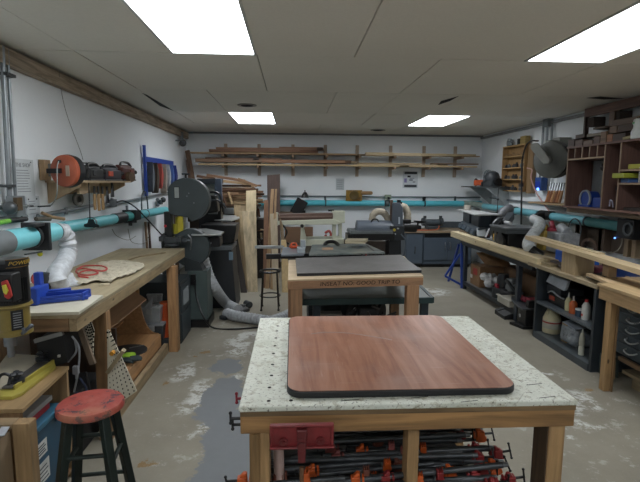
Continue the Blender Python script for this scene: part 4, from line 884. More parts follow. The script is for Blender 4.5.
# ================= MIDDLE BENCH =================
mbn=T('small_workbench','smaller pine workbench with handwriting on its front rail, behind the front bench','workbench',(.5,3.8,0))
q0=[PZ(288,279.6,.85),PZ(423.5,275.7,.85),PZ(404,256,.85),PZ(288.5,260,.85)]
mw=wood('a87c55','x',.25,.6,1,True,.15); mz=wood('a57a52','z',.25,.6,1,True)
link('bench_top',MB().prism([p-V((0,0,.0125)) for p in q0],(0,0,.0125)),wood('c9b08a','x',.12),mbn,bev=.002)
fd=(q0[1]-q0[0]).normalized(); fn=V((-fd.y,fd.x,0))
link('front_rail',MB().prism([q0[0]-V((0,0,.073)),q0[1]-V((0,0,.073)),q0[1]-V((0,0,.073))+fn*.035,q0[0]-V((0,0,.073))+fn*.035],(0,0,.06)),mw,mbn,bev=.002)
for i,j in ((1,2),(3,0)):
    a=q0[i]*.97+q0[j]*.03;b=q0[j]; d=(b-a).normalized(); n=V((-d.y,d.x,0)); link('side_rail',MB().prism([a+n*.001-V((0,0,.073)),b+n*.001-V((0,0,.073)),b+n*.035-V((0,0,.073)),a+n*.035-V((0,0,.073))],(0,0,.06)),mz,mbn)
txt('handwriting','INSEAT NO: GOOD TRIP TO',.043,plain('2c170e',.8),(q0[0]+fd*.54-V((0,0,.042))-fn*.001),fd,(0,0,1),mbn,.0006,'CENTER',.1,1.12)
def mleg(o,d1,w,dp__): return link('leg',MB().prism([V((o.x,o.y,0)),V((o.x,o.y,0))+fd*w,V((o.x,o.y,0))+fd*w+fn*dp__,V((o.x,o.y,0))+fn*dp__],(0,0,.776)),mz,mbn,bev=.002)
mleg(q0[0]+fd*.02+fn*.0,0,.085,.06); mleg(q0[1]-fd*.125+fn*.0,0,.095,.06); mleg(q0[3]+fd*.02-fn*.1,0,.085,.06); mleg(q0[2]-fd*.15-fn*.1,0,.08,.06)
link('leg_facing_or_shade',MB().prism([V((q0[0].x+.0,q0[0].y+.01,0)),V((q0[0].x+.018,q0[0].y+.01,0)),V((q0[0].x+.018,q0[0].y+.05,0)),V((q0[0].x,q0[0].y+.05,0))],(0,0,.776)),wood('8a6240','z',.25),mbn)
rq=[PZ(297,276.3,.852),PZ(421.5,272.8,.852),PZ(400.5,257,.852),PZ(295.5,260.5,.852)]
g=N('scratched_rubber'); v=g.coord((3,14,1),(0,0,.3)); f=g.noise(v,6,6,.75); v2=g.coord(); g_2=g.noise(v2,3,4,.6)
col=g.mix(g.ramp(f,[(.5,0.0),(.7,.6)]),g.ramp(g_2,[(.3,'535150'),(.7,'6c6a68')]),'8d8a88'); mrub=g.fin(col,.5)
t=T('rubber_slab','scratched charcoal slab with dark edge lying on the small workbench','slab',(.5,3.8,.85))
link('slab_core',MB().prism(rq,(0,0,.02)),plain('1d2024',.5),t); link('slab_face',MB().prism([p+V((0,0,.0202)) for p in rq],(0,0,.002)),mrub,t)
# low green steel table under it
lt=T('low_steel_table','low dark green steel table pushed under the small workbench','table',(.7,4.1,0)); gs=plain('22393a',.45)
zl=.6; a=PZ(432.5,297.5,zl); b=PZ(419,284.5,zl); w0=PZ(302,299.5,zl); w1=V((w0.x,b.y-.03,zl))
link('top_sheet',MB().prism([p-V((0,0,.006)) for p in (w0,a,b,w1)],(0,0,.004)),plain('6f7572',.45,.2),lt)
for p,q in ((w0,a),(a,b),(b,w1),(w1,w0)): link('edge_beam',MB().bar(p-V((0,0,.022)),q-V((0,0,.022)),.03,.05),gs,lt,bev=.002)
for p in (w0+V((.12,.03,0)),a+V((-.06,.03,0)),b+V((-.06,-.03,0)),w1+V((.1,-.03,0))): link('leg',MB().box(p.x-.03,p.x+.03,p.y-.025,p.y+.025,0,zl-.04),plain('1d2a33',.5),lt)
link('lower_shelf',MB().box(w0.x+.08,1.0,w0.y+.12,w0.y+.5,.2,.22),M_blk2,lt)
random.seed(5)
t=T('cast_iron_motor','tangled dark motor and pulley assembly on the shelf under the low steel table','motor',(.55,4.1,.22))
b=MB(); c=PY(372,312,4.0); b.cyl(c+V((-.12,0,0)),c+V((.04,0,0)),.075); b.disc(c+V((.06,-.03,0)),(1,-.6,0),.09,.02,.03); b.obox(c+V((-.2,.05,.02)),(.1,.12,.12),(0,.3,.4)); b.box(c.x-.25,c.x+.1,4.0,4.15,.2205,c.z-.05)
link('housing',b,plain('1c1b1c',.55),t)
for k in range(9):
    a=c+V((random.uniform(-.2,.13),random.uniform(-.12,.0),random.uniform(-.09,.09))); link('linkage',MB().bar(a,a+V((random.uniform(-.1,.1),.02,random.uniform(-.1,.1))),.014,.014),plain(('302a28','4a4541','262629')[k%3],.5),t)
link('pale_knob',MB().ball(PY(355,309,3.95),.013),plain('c9ccd2'),t); link('pale_knob',MB().ball(PY(378,305,3.95),.011),plain('b9b2a8'),t)
S('shelf_box','long dark steel box on the shelf under the low steel table','box',MB().box(.2,.44,4.0,4.2,.2205,.36),plain('26303a',.5)) 
S('paper_bundle','pale folded sheet lying under the low steel table near the left leg','sheet',MB().box(.20,.42,3.9,4.0,.2205,.235) if False else MB().obox(PY(330,313,4.0)+V((0,0,0)),(.2,.1,.012)),plain('7d7a72'))
# ================= SMALL BLACK STOOL, TABLE SAW =================
c=PZ(270,271,.47); rr=.118
t=T('round_metal_stool','small backless metal stool with black ring and splayed legs by the leaning boards','stool',(c.x,c.y,0))
link('seat_ring',MB().tube([c+V((math.cos(a)*rr,math.sin(a)*rr,0)) for a in [2*PI*k/28 for k in range(28)]],.013,8,True),M_blk2,t)
for k in range(4):
    a=PI/4+k*PI/2; p=c+V((math.cos(a)*rr,math.sin(a)*rr,0)); q=V((c.x+math.cos(a)*rr*1.25,c.y+math.sin(a)*rr*1.25,.01)); link('leg',MB().tube([p,p.lerp(q,.7),q],.009,6).ball(q,.016),plain('3d3a38',.4,.5),t)
link('foot_ring',MB().tube([V((c.x,c.y,.17))+V((math.cos(a)*rr*1.05,math.sin(a)*rr*1.05,0)) for a in [2*PI*k/24 for k in range(24)]],.008,6,True),M_blk2,t)
ts=T('table_saw','table saw with grey steel top and long fence rails beyond the small workbench','table saw',(.4,4.8,0)); zt_=.85
stl=g=N('worn_steel_top'); v=g.coord(); f=g.noise(v,5,5,.7); stm=g.fin(g.ramp(f,[(.35,'5f6a68'),(.55,'828b87'),(.7,'a19f8e')]),.4,.3)
link('saw_top',MB().prism([PZ(309,254,zt_),PZ(385,252,zt_),PZ(366,243.5,zt_),PZ(312,244.5,zt_)],(0,0,-.02)),stm,ts,bev=.002)
link('left_wing',MB().prism([PZ(281,254.5,zt_+.01),PZ(304,254,zt_+.01),PZ(304,247,zt_+.01),PZ(283,247,zt_+.01)],(0,0,-.02)),plain('7d858d',.35,.3),ts,bev=.002)
a=PZ(266,256.5,.82);b=PZ(384,254,.82); link('front_rail',MB().bar(a,b,.04,.05),M_blk2,ts,bev=.003)
a=PZ(255,247,.86);b=PZ(284,247,.86); link('fence_tube',MB().bar(a,b,.03,.03),plain('b4b9bb',.3,.6),ts,bev=.003)
link('throat_plate',MB().prism([PZ(322,250,.8505),PZ(333,250,.8505),PZ(333,247.5,.8505),PZ(322,247.5,.8505)],(0,0,.001)),wood('b7906b','x'),ts)
link('riving_guard',MB().tube(rpts([PZ(325,244,.86),PZ(328,242,.90),PZ(334,242,.90),PZ(338,244.5,.86)]),.02),M_blk2,ts)
q=PZ(345,252,.8505); link('miter_slot',MB().bar(PZ(366,244.5,.8508),PZ(374,251,.8508),.022,.001),M_blk2,ts)
for (u,v,w) in ((332,249,.02),(350,247,.03),(361,246,.02)): q=PZ(u,v,.851); link('smudge',MB().obox(q,(w*2,w,.001)),plain('3f5f7a'),ts)
a=PY(300,262,4.7);link('cabinet',MB().box(.15,.75,4.45,4.95,0,.80),M_dgrey,ts,bev=.01)
link('fence_head',MB().obox(PZ(301,250,.88),(.08,.12,.06)).obox(PZ(301,250,.88)+V((.02,0,.06)),(.05,.08,.08)),plain('9ba3a8',.4),ts,bev=.004)
for k in range(6): q=PY(362+k*4,256,4.35); link('hanging_knob',MB().cyl(q+V((0,0,-.012)),q+V((0,0,.02)),.009,n=8),plain('6b2b2a') if k in(1,) else M_blk2,ts)
q=PZ(294,248,.862); t=T('push_block','orange plastic push block lying on the table saw wing','push block',q)
link('body',MB().obox(q+V((0,0,.014)),(.09,.05,.024),(0,0,.3)).obox(q+V((.04,-.02,.012)),(.05,.03,.02),(0,0,-.5)),plain('d4562b',.4),t,bev=.005); link('handle',MB().tube(rpts([q+V((-.035,.0,.025)),q+V((-.02,.0,.05)),q+V((.02,0,.05)),q+V((.03,0,.025))]),.009),plain('dc6234',.4),t)
# ================= BACK WALL =================
bkt=wood('a48a70','z',.2)
rk=T('lumber_rack','two tier wooden lumber rack with cleats running along the back wall','rack',(.8,8.95,1.8))
zt1=PY(330,155.5,8.85).z; zt2=PY(330,166.5,8.85).z
for u in (225.5,259,293,325.5,357.5,391,424.5,456):
    a=PY(u,140,9.05); x=a.x
    link('cleat',MB().box(x-.03,x+.03,9.045,9.079,1.66,2.25),wood('b8a48e','z',.2),rk,bev=.003)
    link('arm',MB().box(x-.02,x+.02,8.62,9.045,zt1-.045,zt1).box(x-.018,x+.018,8.62,9.045,zt2-.045,zt2),wood('8f7358','y',.2),rk)
random.seed(21)
G='lumber on the back wall rack'
rows=[] # (u0,u1,tier,layer,depthrow,color,thick,label)
L_=[(190,356,1,0,0,'b8966a',.028,'long pale board along the front of the upper tier, left half'),
(212,300,1,1,0,'8d654a',.04,'reddish board stacked above the long pale one on the upper tier'),
(209,318,1,1,1,'7c563f',.05,'dark red brown board behind the stacked one on the upper tier'),
(216,324,1,2,1,'9a7358',.035,'topmost brown board of the upper tier, left half'),
(279,322,1,3,1,'a5795a',.015,'short thin strip on top of the upper tier stack'),
(317,323,1,2,0,'3a2a22',.04,'short dark end block at the right of the upper left stack'),
(236,347,1,0,1,'77543e',.035,'brown board lying behind the long pale board'),
(338,366,1,0,1,'b0946c',.03,'short light board where the two halves of the upper tier meet'),
(366,393,1,0,0,'cbb488',.055,'first pale squared board on the upper tier, right half'),
(393.3,421,1,0,0,'d0ba90',.05,'second pale squared board on the upper tier, right half'),
(421.3,446,1,0,0,'c8b083',.045,'third pale squared board on the upper tier, right half'),
(446.3,476,1,0,0,'bda577',.04,'last pale board on the upper tier at the right end'),
(352,480,1,0,1,'a38a62',.02,'thin long board at the back of the upper tier, right half'),
(195,262,2,1,0,'94755a',.06,'broad grey brown board on the lower tier at the left'),
(205,282,2,2,1,'82614a',.05,'dark brown board on top of the lower tier, left'),
(262,345,2,1,0,'a57856',.055,'reddish board in the middle of the lower tier'),
(253,259,2,2,0,'33261f',.045,'dark knotty block end on the lower tier'),
(198,410,2,0,0,'c2a877',.03,'very long pale strip along the front of the lower tier'),
(300,352,2,1,1,'8a664c',.06,'brown board behind the reddish one on the lower tier'),
(352,356,2,1,0,'b39a76',.04,'small block at the middle of the lower tier'),
(354,448,2,0,1,'cdb78e',.05,'pale board on the lower tier, right half'),
(358,422,2,1,1,'c4ab80',.02,'thin pale board over the right half of the lower tier'),
(400,478,2,0,0,'bfa57a',.03,'long pale board at the right front of the lower tier'),
(440,477,2,1,0,'7d5d45',.02,'thin brown board at the right end of the lower tier'),
(432,479,2,1,1,'8c6b4f',.025,'brown strip behind the right end of the lower tier')]
h0={}
for (u0,u1,t_,ly,dr,c,th,l) in L_:
    y=8.68+dr*.15; z=(zt1 if t_==1 else zt2)+.001+ly*.04+(.012 if ly>1 else 0)+(.015 if (ly==1 and t_==2) else 0)
    S('lumber',l,'lumber',MB().box(PY(u0,155,y).x,PY(u1,155,y).x,y,y+.13,z,z+th),wood(c,'x',.22,.65),G,bev=.002)
a=PY(185,152,8.7);b=PY(193,181,8.3); S('leaning_board','thick brown board leaning in the back left corner beside the rack','board',MB().bar(PY(187.5,151,8.9),PY(193,182,8.6),.08,.05,(0,-1,0)),wood('7e614a','z',.2))
S('leaning_board','second narrow board in the back left corner','board',MB().bar(PY(187.5,160,8.7),PY(190,180,8.5),.05,.04,(0,-1,0)),wood('5f4737','z',.2))
# pipe along the back wall
vc=plain('5fc7d8',.35,0,.08,4)
bp=T('dust_pipe','bright blue dust collection pipe running along the back wall','dust pipe',(1,8.95,1.15))
zb_=1.155; 
for u0,u1 in ((226,297),(303,384),(388,423.5),(424,481)):
    a=PY(u0,204,8.95).x;b=PY(u1,204,8.95).x; link('pipe_section',MB().cyl((a,8.95,zb_),(b,8.95,zb_),.055,n=20),vc,bp)
for u,w in ((297,.12),(385,.07)):
    a=PY(u,204,8.95).x; link('coupling',MB().cyl((a,8.95,zb_),(a+w,8.95,zb_),.062,n=20),plain('4d5a5c',.5),bp)
for u in (325,424): a=PY(u,204,8.95).x; link('strap',MB().disc((a,8.95,zb_),(1,0,0),.062,.054,.02).box(a,a+.02,8.99,9.07,zb_+.05,zb_+.09),M_dgrey,bp)
g=MB(); q=PY(299,207,8.8); g.obox(q,(.22,.05,.30),(0,.5,0)); link('blast_gate',g,M_blk2,bp,bev=.005); link('blast_gate_drop',MB().cyl(q+V((.09,0,-.06)),q+V((.09,0,-.18)),.035),M_blk2,bp)
cb_=T('conduit','thin grey conduit running level above the back wall pipe','conduit',(1,9.05,1.28)); link('pipe',MB().cyl(PY(236,195.5,9.05),PY(483,197.5,9.05),.013,n=8),plain('7b8286',.4,.4),cb_)
for u in (325,455): q=PY(u,199,9.05); link('clip',MB().obox(q,(.03,.03,.1)),M_dgrey,cb_)
t=T('wall_lamp','small black clip lamp above the dust gate on the back wall','lamp',PY(305,195,8.85)); q=PY(305,195,8.88)
link('shade',MB().lathe([(.07,-.05),(.06,-.0),(.03,.05),(0,.06)],q,(0,0,1),20),M_blk2,t); link('neck',MB().cyl(q+V((0,0,.05)),q+V((0,.1,.08)),.012),M_blk2,t)
q=PY(388,197,8.95); t=T('wall_outlet','small greenish outlet box on the back wall conduit','outlet',q); link('box',MB().obox(q,(.12,.06,.09)),plain('8b9a86',.5),t,bev=.005); link('plug',MB().cyl(q+V((0,-.03,-.01)),q+V((0,-.09,-.02)),.02).tube(rpts([q+V((0,-.08,-.02)),q+V((.02,-.12,-.12)),PY(391,212,8.3)]),.012),M_blk2,t)
q=PY(424,200,8.9); S('pipe_fixture','small black fixture on top of the back wall pipe','fixture',MB().obox(q+V((0,0,.02)),(.05,.04,.08)).cyl(q+V((-.03,0,.04)),q+V((.03,0,.04)),.02),M_blk2)
# amber paddle
ap=T('push_paddle','amber brown square paddle with wooden handle propped on the back wall pipe','paddle',PY(358,202,8.9)); 
a=PY(346,190,8.9);b=PY(362,201,8.9); 
g=N('amber'); v=g.coord(); am=g.fin(g.ramp(g.noise(v,9,5,.7),[(.35,'4a3312'),(.5,'8a6a22'),(.7,'a9832c')]),.3)
link('blade',MB().box(a.x,b.x,8.89,8.91,b.z,a.z),am,ap,bev=.006); link('disc',MB().lathe([(0,0),(.09,0),(.09,.012),(.07,.016),(.05,.01),(0,.012)],((a.x+b.x)/2,8.888,(a.z+b.z)/2),(0,-1,0),28),plain('5b4a1c',.35),ap)
link('handle',MB().cyl(PY(361,193,8.9),PY(371,193,8.9),.035).ball(PY(371,193,8.9),.035),wood('a8804c','x',.2),ap)
# notices
t=T('notice','white poster with dark top and bottom bars on the back wall','notice',PY(410,187,9.07)); a=PY(403,171.5,9.075);b=PY(417.5,188,9.075)
link('sheet',MB().box(a.x,b.x,9.073,9.079,b.z,a.z),plain('cfd5da',.6,0,.04),t)
for v0,v1 in ((171.8,174.2),(184.8,187.2)): z0=PY(410,v0,9.07).z;z1=PY(410,v1,9.07).z; link('bar',MB().box(a.x+.03,b.x-.02,9.068,9.073,z1,z0),plain('3b4147',.6),t)
for u,v,w,h,c in ((409,176.5,.06,.035,'202429'),(405.5,180.5,.05,.08,'8a84b0'),(411,180,.07,.03,'7d838a'),(414,182,.05,.02,'80868c'),(412,178.3,.09,.015,'8b9096')): q=PY(u,v,9.07); link('print',MB().obox(q,(w,.004,h)),plain(c,.7),t)
t=T('notice','small faint paper pinned to the back wall left of the amber paddle','notice',PY(340,190,9.07)); a=PY(336,178.5,9.075);b=PY(344,190,9.075); link('sheet',MB().box(a.x,b.x,9.074,9.079,b.z,a.z),plain('c2c9cc',.6,0,.04),t)
bb=MB()
for k in range(5): bb.box(a.x+.02,b.x-.03,9.072,9.074,b.z+.03+k*.035,b.z+.038+k*.035)
link('text_lines',bb,plain('8d9599',.7),t)
# ---- radial arm saw (white beige) ----
cream=plain('c6c9b6',.45,0,.08,5); Y=7.8
ra=T('radial_arm_saw','cream and brown radial arm saw standing before the back wall','radial arm saw',(.3,7.8,0))
P=lambda pts,y: [PY(u,v,y) for u,v in pts]
link('arm',MB().prism(P([(277,214),(333,213),(333,219),(277,221)],Y),(0,.14,0)),plain('6a544b',.45,0,.1,3),ra,bev=.01)
link('arm_rib',MB().prism(P([(278,216.5),(332,215.6),(332,217),(278,218)],Y-.012),(0,.012,0)),plain('8a7468',.45),ra)
link('arm_cover',MB().prism(P([(275,221),(334,219),(340,222),(340,224.5),(275,225)],Y-.01),(0,.17,0)),cream,ra,bev=.005)
link('end_cap',MB().prism(P([(274.5,213),(278,213),(278,226),(274.5,226)],Y-.02),(0,.18,0)),cream,ra,bev=.006)
link('head_box',MB().prism(P([(332,211),(345,211),(345,223),(332,223)],Y+.02),(0,.2,0)),cream,ra,bev=.008)
for u0,u1,v0,v1,d in ((332.5,336,223,243,.1),(339,342,223,241,.14)): link('column',MB().prism(P([(u0,v0),(u1,v0),(u1,v1),(u0,v1)],Y+.04),(0,d,0)),cream,ra,bev=.004)
link('column_frame',MB().prism(P([(336,236),(341,236),(341,240),(336,240)],Y+.05),(0,.05,0)),cream,ra)
link('carriage',MB().prism(P([(301,224),(304,224),(305,226),(304,228),(307,240),(300,246),(301,228)],Y-.02),(0,.1,0)),cream,ra,bev=.003); link('carriage_knob',MB().cyl(PY(302,226,Y-.03),PY(302,226,Y-.1),.03),M_blk2,ra)
link('table',MB().prism(P([(303,240),(344,239),(344,246),(303,246)],Y),(0,.5,0)),cream,ra,bev=.005)
link('top_pedal',MB().obox(PY(331,210.5,Y+.1),(.1,.06,.03)),M_blk2,ra)
link('stand',MB().prism(P([(285,246),(342,246),(342,300),(285,300)],Y+.05),(0,.4,0)),plain('6e6a62',.6),ra)
for u in (287,282): link('hanging_cord',MB().tube(rpts(P([(283,225),(u,232),(284,240),(289,244)],Y-.04)),.013),M_blk2,ra)
S('brown_panel','brown fibreboard panel standing behind the cream saw','panel',MB().prism(P([(285,227),(313,227),(313,265.5),(285,266)],8.5),(0,.03,0)),wood('7b5c42','x',.1))
S('red_cord_bundle','small red and black cord bundle hanging behind the cream saw column','cord',MB().tube(rpts(P([(325,233),(329,231),(331,235),(328,238),(325,235)],8.3)),.022).tube(rpts(P([(324,237),(328,239),(332,238)],8.3)),.014),plain('a84a44',.5))
S('wood_rail','grey brown board fixed low along the back wall behind the leaning boards','board',MB().prism(P([(268,211),(300,212),(300,218),(268,217)],8.9),(0,.04,0)),wood('7d6a58','x',.15))
# ---- drum sander ----
ds=T('drum_sander','dark grey drum sander with tall column and beige hoses on a black stand','drum sander',(1.25,7.3,0)); Y=7.3
sl=plain('59626d',.4,0,.08,4); blk=M_blk2
a=PY(357.5,225,Y);b=PY(393,225,Y); pr=[]
for k in range(13):
    t_=PI*k/12; pr.append(V((a.x,Y+.12-math.cos(t_)*.16,PY(370,231,Y).z+math.sin(t_)*.16*1.0)))
link('drum_cover',MB().prism(pr,(b.x-a.x,0,0)),sl,ds,bev=.004)
link('cover_handle',MB().tube(rpts([PY(371,222,Y-.1),PY(373,219.5,Y-.08),PY(377,219.5,Y-.08),PY(379,222,Y-.1)]),.012),blk,ds)
link('cover_lip',MB().prism(P([(357,229.5),(393,229.5),(393,231.5),(357,231.5)],Y-.06),(0,.3,0)),sl,ds)
link('conveyor_bed',MB().prism(P([(351,231),(393,231),(393,234),(350,234)],Y-.1),(0,.5,0)),plain('747b7e',.4,.3),ds,bev=.003)
link('bed_frame',MB().prism(P([(351,234),(395,233.5),(395,240),(352,241)],Y-.08),(0,.45,0)),blk,ds,bev=.005)
link('bed_bracket',MB().prism(P([(348,235),(353,235),(353,243),(348,243)],Y-.1),(0,.4,0)),blk,ds,bev=.004)
link('column',MB().prism(P([(393,203),(400,202.5),(403,208),(403,236),(392,236)],Y),(0,.22,0)),sl,ds,bev=.008)
link('column_label',MB().prism(P([(398.5,217),(400,217),(400,224),(398.5,224)],Y-.004),(0,.004,0)),plain('b9c4cf'),ds)
link('crank',MB().cyl(PY(399,202,Y+.05),PY(399,200,Y+.05),.03).bar(PY(397,201.5,Y+.02),PY(402,203,Y+.02),.03,.03),blk,ds)
link('post',MB().bar(PY(391.5,200,Y+.1),PY(391.5,222,Y+.1),.04,.05,(0,1,0)),plain('6b5649',.5),ds)
link('control_box',MB().prism(P([(390,226),(404,226),(405,240),(390,241)],Y-.05),(0,.1,0)),plain('2c3036',.45),ds,bev=.004)
q=PY(394.5,230,Y-.07); link('warning_button',MB().cyl(q,q+V((0,.03,0)),.022),plain('d8c348',.4),ds)
for u,v in ((392.5,225.5),(398,228.5),(395,234)): q=PY(u,v,Y-.06); link('decal',MB().obox(q,(.03,.006,.02)),plain('c5cdd4'),ds)
link('motor',MB().cyl(PY(403,227,Y+.12),PY(416,227,Y+.12),.085,n=24).box(*[PY(404,220,Y).x,PY(412,220,Y).x],Y+.05,Y+.2,PY(405,223,Y).z,PY(405,220,Y).z),blk,ds,bev=.004)
link('leg_panel',MB().prism(P([(389,241),(401,240),(401,262),(389,263)],Y),(0,.3,0)),plain('24282d',.5),ds,bev=.004)
link('leg_panel',MB().prism(P([(352,243),(358,243),(358,270),(352,270)],Y+.1),(0,.25,0)),plain('24282d',.5),ds)
beige=plain('b5ab98',.6,0,.15,30)
link('dust_hose',hose(P([(372,221),(373,215),(378,211.5),(384,213),(388,219),(390,224)],Y+.22),.055,.03,.05),beige,ds)
link('dust_hose',hose(P([(399,206),(404,207),(407,212),(407.5,222)],Y+.25),.06,.03,.05),beige,ds)
link('cable',MB().tube(rpts(P([(401,234),(406,242),(404,255),(400,263)],Y-.05)),.011),plain('54606b'),ds)
S('board_stack','pale board with stains lying behind the table saw top','board',MB().prism([PZ(345,243.5,.9),PZ(365,243.5,.9),PZ(368,241,.9),PZ(347,241,.9)],(0,0,.03)),wood('b5a988','x'))
S('grey_bin','brownish grey bin behind the table saw beneath the drum sander','bin',MB().prism(P([(345,240),(389,242),(389,275),(345,275)],7.75),(0,.2,0)),plain('6b6059',.6))
# ---- grey cabinets ----
cg=plain('4c5864',.45,0,.06,3)
Y=8.42; zt_=.70
xa=PY(406,250,Y).x; xb=PY(423,250,Y).x; xc=3.3
c1=T('metal_cabinet','narrow grey metal cabinet left of the double door cabinet on the back wall','cabinet',((xa+xb)/2,8.7,0)); c2=T('metal_cabinet','wide grey double door metal cabinet against the back wall','cabinet',((xb+xc)/2,8.7,0))
link('body',MB().box(xa,xb-.003,Y,9.03,.06,zt_-.06),cg,c1,bev=.006); link('door',MB().box(xa+.012,xb-.015,Y-.018,Y,.08,zt_-.08),plain('525e6b',.45,0,.05,3),c1,bev=.004)
q=PY(415,250,Y-.03); link('handle',MB().tube(rpts([q+V((0,.02,-.06)),q+V((0,-.01,-.05)),q+V((0,-.01,.05)),q+V((0,.02,.06))]),.008),M_dsteel,c1)
link('body',MB().box(xb+.003,xc,Y,9.03,.06,zt_-.06),cg,c2,bev=.006)
link('drawer_gap',MB().box(xb+.02,xc-.02,Y-.004,Y,zt_-.14,zt_-.07),M_blk2,c2)
xm=PY(447,250,Y).x
for x0,x1 in ((xb+.015,xm-.004),(xm+.004,xc-.012)): link('door',MB().box(x0,x1,Y-.018,Y,.14,zt_-.16),plain('525e6b',.45,0,.05,3),c2,bev=.004)
for s_,r_ in ((-1,0),(1,0)):
    q=V((xm+s_*.04,Y-.03,.40)); link('handle',MB().tube(rpts([q+V((0,.02,-.07)),q+V((s_*.012,-.012,-.04)),q+V((s_*.012,-.012,.04)),q+V((0,.02,.07))]),.008),M_steel,c2)
for c_,x0,x1 in ((c1,xa,xb),(c2,xb,xc)): link('toe_kick',MB().box(x0+.02,x1-.02,Y+.06,9.0,0,.06),M_blk2,c_)
S('cabinet_top','long thin wooden worktop laid over the grey cabinets','worktop',MB().box(PY(403,250,Y).x,xc+.05,Y-.03,9.03,zt_-.058,zt_-.02),wood('a08a6c','x',.15),bev=.003)
S('backsplash_board','dark grey board standing at the wall behind the bench grinder','board',MB().box(PY(425,240,9).x,xc,9.0,9.03,zt_-.018,zt_+.10),plain('4c5358',.5))
q=PY(432,229,8.7); q.z=zt_-.019
t=T('bench_grinder','dark bench grinder standing on the grey cabinet worktop','grinder',q)
link('base',MB().obox(q+V((0,0,.03)),(.2,.16,.06)),M_dgrey,t,bev=.01); link('motor',MB().cyl(q+V((-.13,0,.13)),q+V((.13,0,.13)),.06),plain('4d565c',.4),t)
for s_ in (-1,1): link('wheel_guard',MB().cyl(q+V((s_*.14,0,.14)),q+V((s_*.2,0,.14)),.075),plain('3e464b',.4),t,bev=.005); link('tool_rest',MB().obox(q+V((s_*.18,-.09,.12)),(.07,.04,.03)),M_dgrey,t); link('eye_shield',MB().obox(q+V((s_*.15,-.02,.23)),(.04,.06,.05)),M_dgrey,t)
q=PY(417,229,8.6); q.z=zt_-.019; t=T('anvil_vise','black anvil shaped vise on the grey cabinet worktop','vise',q)
link('body',MB().obox(q+V((0,0,.04)),(.14,.1,.08)).obox(q+V((-.02,0,.1)),(.08,.07,.07)),M_blk2,t,bev=.01); link('horn',MB().cyl(q+V((-.06,0,.14)),q+V((.17,0,.15)),.035,.01),M_blk2,t)
S('extension_cable','orange cable lying along the grey cabinet worktop','cord',MB().tube(rpts([V((q.x-.2,8.45,zt_-.008)),V((q.x,8.43,zt_-.008)),V((q.x+.25,8.44,zt_-.008)),V((q.x+.37,8.5,zt_+.01)),V((q.x+.42,8.6,zt_+.05))]),.011),plain('b9613c',.5))
# blue folding stand
t=T('folding_stand','bright blue folding roller stand beside the far leg of the right bench','stand',(2.6,6.95,0)); bl_=plain('2a489c',.4)
Y=6.8; link('upright',MB().bar(PY(461.5,243,Y),V((PY(461.5,243,Y).x,Y-.1,.0)),.032,.032,(0,1,0)),bl_,t); link('upright',MB().bar(PY(459,244,Y+.3),V((PY(459,243,Y).x,Y+.4,.0)),.03,.03,(0,1,0)),plain('23408f',.4),t)
link('brace',MB().bar(PY(460,254,Y),PY(445,276,Y),.025,.025,(0,1,0)),bl_,t)
a=PY(445,276,Y); link('foot',MB().bar(a,V((PY(462,282,Y).x,Y-.05,.03)),.03,.03),bl_,t)
# ================= RIGHT WALL =================
P=lambda pts,y: [PY(u,v,y) for u,v in pts]
PXs=lambda pts,x: [PX(u,v,x) for u,v in pts]
# bolt cabinet
oak=wood('b99358','y',.15,.55); oak2=wood('a27e4b','z',.15,.55)
xw=3.665; xf=3.55
a=PX(503,147,xf); b=PX(524,190,xf); y1=a.y; y0=PX(525,150,xf).y; z1=a.z; z0=PX(503,191,xf).z
t=T('hardware_cabinet','narrow oak wall cabinet with four open shelves of small parts','cabinet',(3.6,(y0+y1)/2,z0))
link('back_panel',MB().box(3.655,xw,y0,y1,z0,z1),oak2,t); 
for y in (y0,y1-.018): link('side_panel',MB().box(xf,3.655,y,y+.018,z0,z1),oak2,t)
nsh=4; zs=[z0+(z1-z0)*k/nsh for k in range(nsh+1)]
for k,z in enumerate(zs): link('shelf_board',MB().box(xf,3.655,y0+.018,y1-.018,z-(.018 if k==nsh else 0),z+(.0 if k==nsh else .016)),oak,t)
random.seed(9)
ys_=[y0+.06+(y1-y0-.12)*k/5 for k in range(6)]
fn=('bottom','second lowest','third','top')
for k in range(4):
    for j,y in enumerate(ys_):
        h=random.uniform(.05,.09); z=zs[k]+.017
        if k==3: o=MB().bar((3.6,y-.04,z+.012),(3.6,y+.06,z+.05 if j%2 else z+.03),.02,.02)
        else: o=MB().lathe([(0,0),(.028,0),(.03,h*.6),(.015,h*.8),(.015,h),(0,h)],(3.59+.015*(j%2),y,z),(0,0,1),10)
        S('small_tool','small tan stick lying on the top shelf of the oak wall cabinet' if k==3 else 'small dark metal part on the %s shelf of the oak wall cabinet'%fn[k],'small part',o,wood('9a7b52','y') if k==3 else plain(('4f5358','6d6f70','3c3d40')[j%3],.4,.5),'small parts on the %s shelf of the oak cabinet'%fn[k])
S('side_board','brown board fixed on the wall close beside the oak cabinet','board',MB().box(3.60,xw,y0-.16,y0-.005,z0-.02,z1-.02),wood('8c6d45','z',.2))
q=V((3.6,y0+.08,z1+.001)); t=T('brass_box','small yellow brown box with black clip on top of the oak cabinet','box',q); link('body',MB().box(3.56,3.64,y0+.03,y0+.2,z1+.001,z1+.12),wood('a18a4a','y'),t,bev=.004); link('clip',MB().box(3.55,3.6,y0+.2,y0+.27,z1+.001,z1+.09),M_blk2,t)
